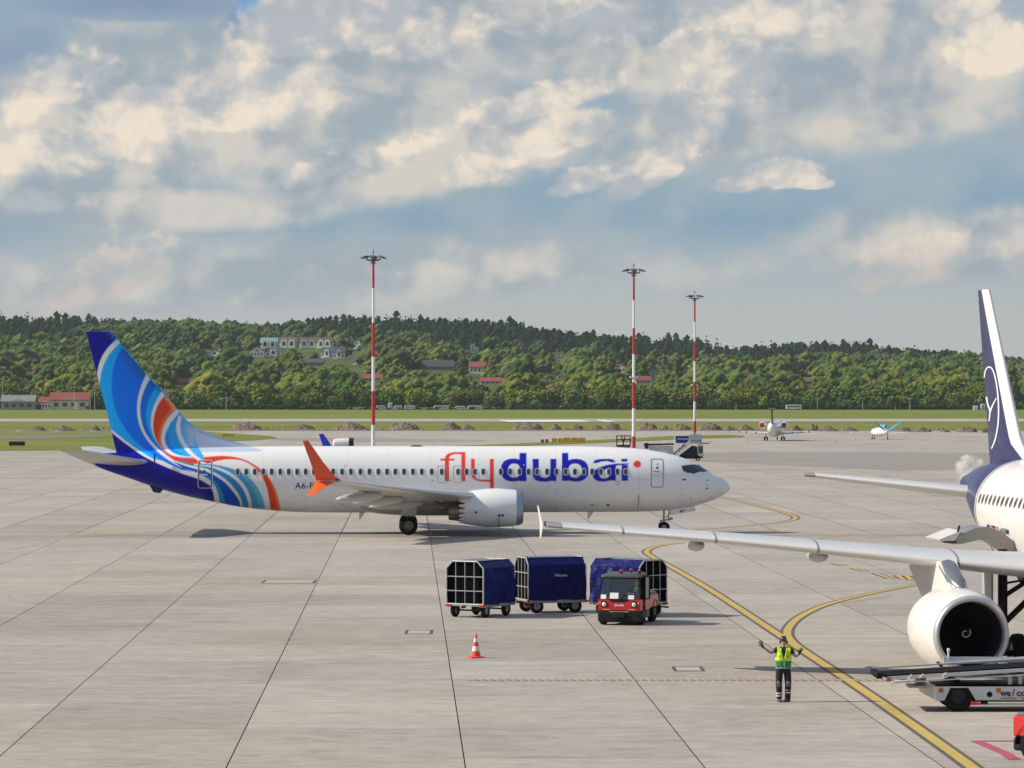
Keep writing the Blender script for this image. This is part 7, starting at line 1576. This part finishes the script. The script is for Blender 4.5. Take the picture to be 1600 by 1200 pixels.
for k in (-1, 1): MB().box((.01 + k * .105, -.170, 1.27), (.07, .008, .018)).box((.01 + k * .105, -.172, 1.235), (.07, .008, .012)).build('vest_print', mat('vest_print_dark', (.12, .16, .04), .6), V1)
m = MB()
for i in range(28): a, b_ = [2 * math.pi * (i + q) / 28 for q in (0, 1)]; m.bar((.01 + .213 * math.cos(a), .005 + .163 * math.sin(a), .935), (.01 + .213 * math.cos(b_), .005 + .163 * math.sin(b_), .935), .008, 5)
m.build('vest_piping', RFL, V1); MB().bar((.012, -.164, .97), (.012, -.170, 1.2), .006, 5).build('zip', RFL, V1)
for x, y, n in ((-.118, -.105, 'kneepad'), (.138, -.115, 'kneepad')):
    m = MB(); rg = [[(x + r_ * math.cos(a), y + .02 - d_, .50 + r_ * 1.5 * math.sin(a)) for a in [2 * math.pi * i / 14 for i in range(14)]] for r_, d_ in ((.066, -.02), (.060, .02), (.035, .035), (.005, .038))]; m.loft(rg); m.build(n, mat('kneepad_grey', (.10, .10, .105), .35), MS, True)
for (x, y, zs) in ((-.107, .0, (.24, .17)), (.128, -.005, (.33, .26))):
    for z in zs: m = MB(); m.lathe([(z - .018, .090), (z + .018, .092)], (x, y, 0), 'Z', 18); m.build('reflective_band', RFL, MS, True)
for x, y, a in ((-.10, .02, .1), (.125, .0, -.75)):
    c_, s_ = math.cos(a), math.sin(a); P = lambda u, v, z: (x + u * c_ - v * s_, y + u * s_ + v * c_, z); m = MB(); rg = []
    for v, w_, h_ in ((.09, .03, .07), (.07, .045, .13), (0, .050, .15), (-.08, .048, .095), (-.15, .050, .075), (-.19, .035, .05), (-.205, .015, .03)): rg.append([P(-w_, v, 0), P(w_, v, 0), P(w_ * .95, v, h_ * .7), P(w_ * .5, v, h_), P(-w_ * .5, v, h_), P(-w_ * .95, v, h_ * .7)])
    m.loft(rg); m.build('boot', BOOT, MS, True, 50)
hand(J['wl'], (-.34, -.1, .60), (.75, -.5, .42), GLV, MS, .2, 1.2); hand(J['wr'], (.30, -.12, .80), (.75, -.55, -.3), GLV, MS, .6, 1.12)
for a, b_ in (('el', 'wl'), ('er', 'wr')): p = Vector(J[b_]).lerp(Vector(J[a]), .05); q = Vector(J[b_]).lerp(Vector(J[a]), -.12); m = MB(); m.bar(p, q, .034, 10); m.build('glove_cuff', GLV, MS, True)

# ------------------------------------------------------------------ red tractor
TRD = mat('tractor_red', (.50, .014, .010), .35, var=.08, coat=.4, dirt=.08); TBK = mat('tractor_black', (.012, .0125, .014), .6, var=.3, scale=4, spec=.2); HLT = mat('headlamp_glass', (.75, .76, .72), .1, coat=1); CAB = mat('cab_glass', (.03, .055, .06), .05, spec=.8)
cg = bpy.data.materials.new('windscreen_glass'); cg.use_nodes = True; t = cg.node_tree; t.nodes.clear(); nt = NT(t); o_ = nt.n('ShaderNodeOutputMaterial'); g1 = nt.n('ShaderNodeBsdfGlossy'); g1.inputs['Roughness'].default_value = .04; t1 = nt.n('ShaderNodeBsdfTransparent'); t1.inputs[0].default_value = (.72, .82, .82, 1); mx = nt.n('ShaderNodeMixShader'); mx.inputs[0].default_value = .16; t.links.new(t1.outputs[0], mx.inputs[1]); t.links.new(g1.outputs[0], mx.inputs[2]); t.links.new(mx.outputs[0], o_.inputs[0])
def tractor(loc, rz, label, driver=True):
    T = thing('baggage_tractor', label, 'tractor', loc, rz, None); w = .82
    def bx(name, c, d, m_, par=T, bev=.02, **k): return MB().box(c, d, bev=bev, **k).build(name, m_, par)
    bx('front_bumper', (0, -.03, .33), (1.62, .30, .44), TBK, bev=.06)
    m = MB(); m.prism([(-.80, .55), (.80, .55), (.81, .94), (.42, .94), (.26, .84), (-.26, .84), (-.42, .94), (-.81, .94)], lambda a, b: (a, -.14, b), lambda a, b: (a, .16, b)); fp = m.build('front_panel', TRD, T)
    m = MB(); m.prism([(-.42, .943), (.42, .943), (.26, .843), (-.26, .843)], lambda a, b: (a, -.13, b), lambda a, b: (a, .16, b)); m.build('wiper_well', TBK, fp)
    for k in (-1, 1):
        m = MB(); m.lathe([(0, .125), (-.02, .12), (-.02, .01)], (k * .56, -.145, .76), 'Y', 20); hb = m.build('headlamp_housing', TBK, T)
        m = MB(); m.lathe([(-.022, .082), (-.045, .07), (-.055, .01)], (k * .56, -.145, .76), 'Y', 18); m.build('headlamp', HLT, hb, True); bx('indicator', (k * .47, -.15, .575), (.26, .02, .035), mat('amber_lens', (.8, .32, .06), .3), bev=0); bx('side_lamp', (k * .72, -.15, .82), (.05, .02, .04), HLT, hb, bev=0)
    text_on('lettering', 'Linde', mat('print_white', (.8, .8, .8), .5), fp, lambda u, v: (-.17 + u, -.147, .70 + v), .34, .085, .02)
    bx('tow_plate', (0, -.22, .40), (.42, .12, .20), DARK); bx('bumper_slot', (0, -.19, .50), (.7, .02, .03), GREYP, bev=0)
    # cab frame, glass, roof
    m = MB()
    A = [(-.78, -.10, .94), (.78, -.10, .94), (-.70, .10, 1.74), (.70, .10, 1.74), (-.76, 1.35, .94), (.76, 1.35, .94), (-.70, 1.30, 1.74), (.70, 1.30, 1.74)]
    for a, b_ in ((0, 2), (1, 3), (4, 6), (5, 7), (2, 3), (6, 7), (2, 6), (3, 7), (0, 1)): m.bar(A[a], A[b_], .035, 6)
    cf = m.build('cab_frame', TBK, T)
    m = MB(); m.add([(-.75, -.11, .96), (.75, -.11, .96), (.68, .09, 1.72), (-.68, .09, 1.72)], [(0, 1, 2, 3)]); m.build('windscreen', cg, T)
    for q, (x, z, ww, hh) in enumerate(((-.60, 1.04, .20, .16), (-.20, 1.08, .32, .22), (.44, 1.03, .22, .15))): yy = -.13 + (z - .96) * .26; MB().box((x, yy, z), (ww, .005, hh), rx=-.25).build('windscreen_paper', mat('paper', (.75, .78, .74), .7), T)
    MB().bar((.02, -.15, .92), (.40, -.08, 1.32), .012, 5).bar((.36, -.085, 1.26), (.5, -.06, 1.42), .010, 5).build('wiper', TBK, T)
    m = MB(); rg = []
    for y, x_, z0, z1 in ((-.02, .66, 1.74, 1.80), (.10, .74, 1.74, 1.88), (1.2, .74, 1.74, 1.90), (1.38, .70, 1.74, 1.82)): rg.append([(-x_, y, z0), (x_, y, z0), (x_, y, z1 - .05), (x_ - .14, y, z1), (-x_ + .14, y, z1), (-x_, y, z1 - .05)])
    m.loft(rg); rf = m.build('cab_roof', mat('roof_dark_grey', (.07, .07, .07), .5), T, True, 30)
    for x, y in ((-.02, .25), (.18, 1.0), (.62, .45)):
        m = MB(); m.lathe([(1.88, .07), (1.92, .07)], (x, y, 0), 'Z', 12, caps=True); bb = m.build('beacon_base', TBK, rf); m = MB(); m.lathe([(1.92, .055), (2.0, .052), (2.03, .03)], (x, y, 0), 'Z', 12, caps=True); m.build('beacon', mat('beacon_red', (.60, .03, .03), .2, coat=.8), bb, True)
    MB().box((0, 1.36, 1.3), (1.5, .03, .8)).build('cab_rear_panel', TBK, T); MB().box((-.77, .65, 1.3), (.02, 1.2, .74)).build('side_glass', cg, T)
    m = MB(); m.prism([(.62, .96), (.62, 1.72), (1.32, 1.72), (1.32, .96)], lambda a, b: (.775, a, b), lambda a, b: (.80, a, b)); m.build('door_glass', CAB, T); m = MB()
    for a, b_ in (((.60, .9), (.60, 1.76)), ((1.34, .9), (1.34, 1.76)), ((.6, 1.76), (1.34, 1.76)), ((.6, .93), (1.34, .93))): m.bar((.80, a[0], a[1]), (.80, b_[0], b_[1]), .03, 6)
    dr = m.build('door_frame', TBK, T); bx('door_panel', (.79, .98, .72), (.05, .72, .40), TRD, dr); bx('door_handle', (.83, .72, .98), (.02, .05, .12), GREYP, dr, bev=0)
    bx('lower_body', (0, 1.55, .36), (1.36, 2.9, .30), TBK, bev=.04); bx('floor_step', (.62, .42, .30), (.40, .62, .12), DARK)
    bx('side_skirt', (.74, 1.05, .40), (.10, .70, .32), mat('skirt_grey', (.12, .12, .12), .6))
    bx('rear_body', (0, 2.15, .78), (1.60, 1.5, .50), TRD, bev=.06); bx('rear_deck', (0, 2.1, 1.06), (1.50, 1.4, .10), mat('deck_dark', (.10, .11, .11), .6), bev=.03); bx('rear_grab_rail', (.7, 2.1, 1.18), (.05, 1.2, .05), GREYP)
    for (x, y) in ((-.66, .25), (.66, .45), (-.66, 2.3), (.66, 2.3)):
        m = MB(); m.lathe([(-.12, .2), (-.12, .33), (-.07, .375), (.07, .375), (.12, .33), (.12, .2)], (x * 1.02, y, .375), 'X', 24); ty = m.build('wheel', BLACK, T, True, 40); m = MB(); m.lathe([(-.09, .03), (-.13, .12), (-.08, .2), (.08, .2), (.13, .12), (.09, .03)], (x * 1.02, y, .375), 'X', 16); m.build('hub', mat('tractor_hub', (.10, .09, .09), .5), ty, True, 30)
        if y > 1: m = MB(); m.loft([[(x * 1.02 + dx, y + r_ * math.cos(a), .375 + r_ * math.sin(a)) for r_ in (.42, .47) for dx in (-.14, .14)] for a in [math.pi * (q / 10) for q in range(11)]]); m.build('mudguard', TBK, T)
    MB().bar((-.86, -.02, 1.25), (-1.02, -.1, 1.5), .02, 5).box((-1.02, -.1, 1.52), (.12, .06, .22), bev=.02).build('mirror', TBK, T)
    bx('seat', (.05, .70, .85), (1.1, .5, .16), TBK); bx('seat_back', (.05, .98, 1.15), (1.1, .12, .5), TBK); MB().bar((.44, .02, .9), (.46, .12, 1.12), .02).build('steering_column', TBK, T)
    m = MB(); rr = [(.46 + .17 * math.cos(a), .12 + .05 * math.sin(a), 1.14 + .15 * math.sin(a)) for a in [2 * math.pi * i / 14 for i in range(15)]]; m.tube(rr, .015, 5); m.build('steering_wheel', TBK, T)
    if driver:
        M = T.matrix_basis; Dd = thing('person', 'driver in yellow vest and red cap seated in the red tractor', 'person', loc, rz); dq = lambda P: (P[0] + .06, P[1] - .30, P[2]); p = [(.42, .92, .98), (.42, .93, 1.18), (.42, .90, 1.38), (.42, .88, 1.47), (.24, .86, 1.36), (.18, .66, 1.16), (.24, .42, 1.18), (.60, .86, 1.36), (.66, .66, 1.14), (.44, .42, 1.16), (.32, .55, .96), (.30, .48, .62), (.52, .55, .96), (.54, .48, .60)]; p = [dq(v) for v in p]
        link('body', skin(p, [(0, 1), (1, 2), (2, 3), (2, 4), (4, 5), (5, 6), (2, 7), (7, 8), (8, 9), (0, 10), (10, 11), (0, 12), (12, 13)], [.14, .135, .135, .06, .065, .05, .035, .065, .05, .035, .085, .06, .085, .06], 1, 0), SHIRT, Dd)
        link('vest', skin([p[0], p[1], p[2], (.48, .60, 1.42)], [(0, 1), (1, 2), (2, 3)], [.155, .158, .155, .09], 1, 0), HV, Dd); hh = head(Dd, (.48, .56, 1.42), helmet=None, defenders=True)
        m = MB(); m.loft([[(.48 + r_ * math.cos(a), .565 + r_ * 1.15 * math.sin(a), z) for a in [2 * math.pi * i / 16 for i in range(16)]] for z, r_ in ((1.555, .085), (1.60, .088), (1.65, .07), (1.675, .02))]); cp = m.build('cap', mat('cap_red', (.55, .03, .02), .6), Dd, True); MB().box((.48, .44, 1.565), (.12, .09, .012)).build('cap_peak', mat('cap_red', (.55, .03, .02), .6), cp)
        hand(p[6], (.1, -.6, -.3), (1, 0, 0), SKIN_, Dd, .9); hand(p[9], (-.4, -.6, -.2), (1, 0, 0), SKIN_, Dd, .9)
    return T
tg = gp(969, 977); tractor((tg.x, tg.y + .12, 0), R(-15), 'red and black baggage tractor with a driver inside, towing the blue carts')

# ------------------------------------------------------------------ belt loader
BD = 94.3; bs = F / BD; BL_ = thing('belt_loader', 'long grey belt loader with black conveyor under the jet engine', 'belt loader', ((1500 - 800) / bs, BD + .9, 0)); LG = mat('loader_grey', (.50, .52, .52), .4, var=.06, dirt=.12, coat=.2); RUB = mat('conveyor_rubber', (.008, .008, .009), .85, spec=.1)
def LP(px, py, dy=0.0): s_ = F / (BD + dy); return ((px - 800) / s_ - (1500 - 800) / bs, H - (py - YH) / s_)
def lpoly(pts, y0, y1, name, m_, par=None, dyref=0.0):
    m = MB(); q = [LP(a, b, dyref) for a, b in pts]; m.prism(q, lambda a, b: (a, y0 - .9, b), lambda a, b: (a, y1 - .9, b)); return m.build(name, m_, par or BL_)
# chassis flank with a wheel arch
side = [(1462, 1071), (1484, 1071.5), (1484, 1075), (1474, 1094), (1462, 1095)]
lpoly([(1461, 1070.5), (1484.5, 1071), (1484.5, 1075), (1475.5, 1094.5), (1462, 1095)], 0, .06, 'side_panel', LG)
lpoly([(1484.5, 1070.5), (1513, 1070.5), (1513, 1074.6), (1484.5, 1074.6)], 0, .06, 'side_panel', LG)
sp_ = lpoly([(1513, 1070.5), (1890, 1070.5), (1890, 1094), (1524.5, 1094), (1513, 1075)], 0, .06, 'side_panel', LG)
lpoly([(1461, 1070.5), (1890, 1070.5), (1890, 1072.5), (1461, 1072.5)], .0, 1.75, 'deck', DARK)
m = MB(); x0, z0 = LP(1461.5, 1070.5); x1, z1 = LP(1447, 1066); zb_ = LP(1461, 1094)[1]; m.add([(x0, -.9, z0), (x1 - .02, .85, z0 + .02), (x1, .85, zb_ + .1), (x0, -.9, zb_)], [(0, 1, 2, 3)]); fe = m.build('front_panel', LG, BL_)
MB().box((x1 - .12, .45, zb_ + .28), (.5, .75, .08), bev=.02).build('step_plate', mat('step_pale', (.62, .60, .55), .5), BL_); MB().box((x1 + .02, .70, zb_ + .42), (.30, .30, .42), bev=.02).build('tool_box', WHITE, BL_)
for px, py in ((1470, 1078.5), (1559.5, 1078.5)): c_ = LP(px, py); MB().box((c_[0], -.905, c_[1]), (.12, .02, .12)).build('amber_reflector', mat('amber_dark', (.34, .13, .02), .35), BL_)
c_ = LP(1546, 1085); m = MB(); m.lathe([(-.905, .075), (-.91, .075)], (c_[0], 0, c_[1]), 'Y', 18, caps=True); m.build('filler_cap', BLACK, BL_)
for px in (1497.5, 1800):
    for yy in (-.72, .62):
        c_ = LP(px, 1096); m = MB(); m.lathe([(-.13, .2), (-.13, .36), (-.08, .405), (.08, .405), (.13, .36), (.13, .2)], (c_[0], yy, .405), 'Y', 26); ty = m.build('wheel', BLACK, BL_, True, 40); m = MB(); m.lathe([(-.10, .02), (-.1, .2), (.1, .2), (.1, .02)], (c_[0], yy, .405), 'Y', 16); m.build('hub', DARK, ty)
MB().box((LP(1650, 0)[0], 0, .42), (5.6, 1.3, .34)).build('underframe', BLACK, BL_)
lpoly([(1517, 1095), (1532, 1098), (1532, 1101.5), (1517, 1102)], .0, .04, 'red_marker', mat('marker_red', (.7, .04, .03), .4)); lpoly([(1532, 1096.5), (1543, 1096.5), (1543, 1100), (1532, 1100)], -.02, .05, 'rubber_block', BLACK); lpoly([(1543, 1098), (1890, 1100), (1890, 1102.5), (1530, 1102)], .0, .05, 'lower_rail', mat('rail_sand', (.45, .42, .36), .5))
PT = mat('print_ink_dark', (.03, .025, .06), .5)
def lt(u, v, px, py): c_ = LP(px, py); return (c_[0] + u, -.908, c_[1] + v)
text_on('lettering', 'we', PT, sp_, lambda u, v: lt(u, v, 1562.5, 1087.8), .28, .125, .03, 0, .95); text_on('lettering', 'l', mat('print_ink_red', (.45, .02, .06), .5), sp_, lambda u, v: lt(u + v * .25, v, 1580.5, 1087.8), .045, .20, .02); text_on('lettering', 'come', PT, sp_, lambda u, v: lt(u, v, 1588, 1087.8), .62, .125, .03, 0, .95)
text_on('lettering', 'AIRPORT SERVICES', PT, sp_, lambda u, v: lt(u, v, 1562.5, 1092.3), 1.05, .045, .03, 0, 1.15)
# the conveyor: two rails, black belt, bumper at the low end
lpoly([(1376, 1056), (1890, 1024), (1890, 1028), (1388, 1060.5)], .10, 1.60, 'conveyor_belt', RUB); lpoly([(1370, 1052), (1378, 1051.5), (1379, 1060), (1370, 1060.5)], -.02, 1.75, 'rubber_bumper', BLACK)
lpoly([(1386, 1057.5), (1890, 1026.5), (1890, 1032), (1386, 1062.5)], .0, .09, 'side_rail', LG); lpoly([(1372, 1050.5), (1890, 1019), (1890, 1021.5), (1372, 1052.5)], 1.62, 1.70, 'far_rail', LG); lpoly([(1391, 1066.5), (1890, 1035.5), (1890, 1038.5), (1391, 1068)], .0, .08, 'lower_beam', mat('beam_silver', (.55, .56, .55), .35, metal=.3))
c_ = LP(1388.5, 1061.5); MB().box((c_[0], -.915, c_[1]), (.12, .03, .11)).build('amber_reflector', mat('amber_dark', (.34, .13, .02), .35), BL_)
m = MB(); pts = [LP(a, b) for a, b in ((1420, 1062.5), (1398, 1064), (1391.5, 1067.5), (1395, 1071.5), (1400, 1071), (1405.5, 1066), (1406, 1062))]; m.tube([(a, -.95, b) for a, b in pts], .014, 6); m.build('handle_loop', WHITE, BL_)
m = MB()
for px in (1418, 1436, 1472): a, b_ = LP(px, 1062 - (px - 1391) * .06), LP(px + 6, 1055 - (px - 1391) * .06); m.bar((a[0], -.93, a[1]), (b_[0], -.93, b_[1]), .014, 5)
m.build('rail_stay', WHITE, BL_); lpoly([(1486, 1033), (1600, 1034), (1890, 1016), (1890, 1024), (1600, 1042), (1486, 1046)], 1.66, 1.72, 'side_guard', WHITE); c_ = LP(1494, 1038); MB().bar((c_[0], .78, c_[1]), (c_[0], .78, c_[1] + .22), .03).box((c_[0], .78, c_[1] + .26), (.08, .08, .1), bev=.02).build('guide_lamp', WHITE, BL_)
for px in (1576, 1592): lpoly([(px, 1054), (px + 6, 1054), (px + 6, 1070), (px, 1070)], .1, .2, 'lift_bracket', GREYP)
m = MB(); a, b_ = LP(1640, 1072), LP(1560, 1052); m.bar((a[0], .0, a[1]), (b_[0], .0, b_[1]), .06); m.build('lift_ram', STEEL, BL_)

# second tractor, cut by the right edge of the picture
T2 = tractor((13.84, 80.0, 0), R(35), 'red and black tractor cut off by the lower right corner', False)

# ------------------------------------------------------------------ air
hzm = bpy.data.materials.new('haze_air'); hzm.use_nodes = True; t = hzm.node_tree; t.nodes.clear(); nt = NT(t); pv = nt.n('ShaderNodeVolumePrincipled'); o_ = nt.n('ShaderNodeOutputMaterial'); t.links.new(pv.outputs[0], o_.inputs[1])
pv.inputs['Color'].default_value = (.66, .76, .84, 1); pv.inputs['Density'].default_value = 2.8e-5; pv.inputs['Anisotropy'].default_value = .2
hz_ = MB().box((0, 2750, 75), (4600, 6100, 172)).build('haze', hzm); hz_['kind'] = 'stuff'; hz_['label'] = 'thin bluish air over the airfield and hills'
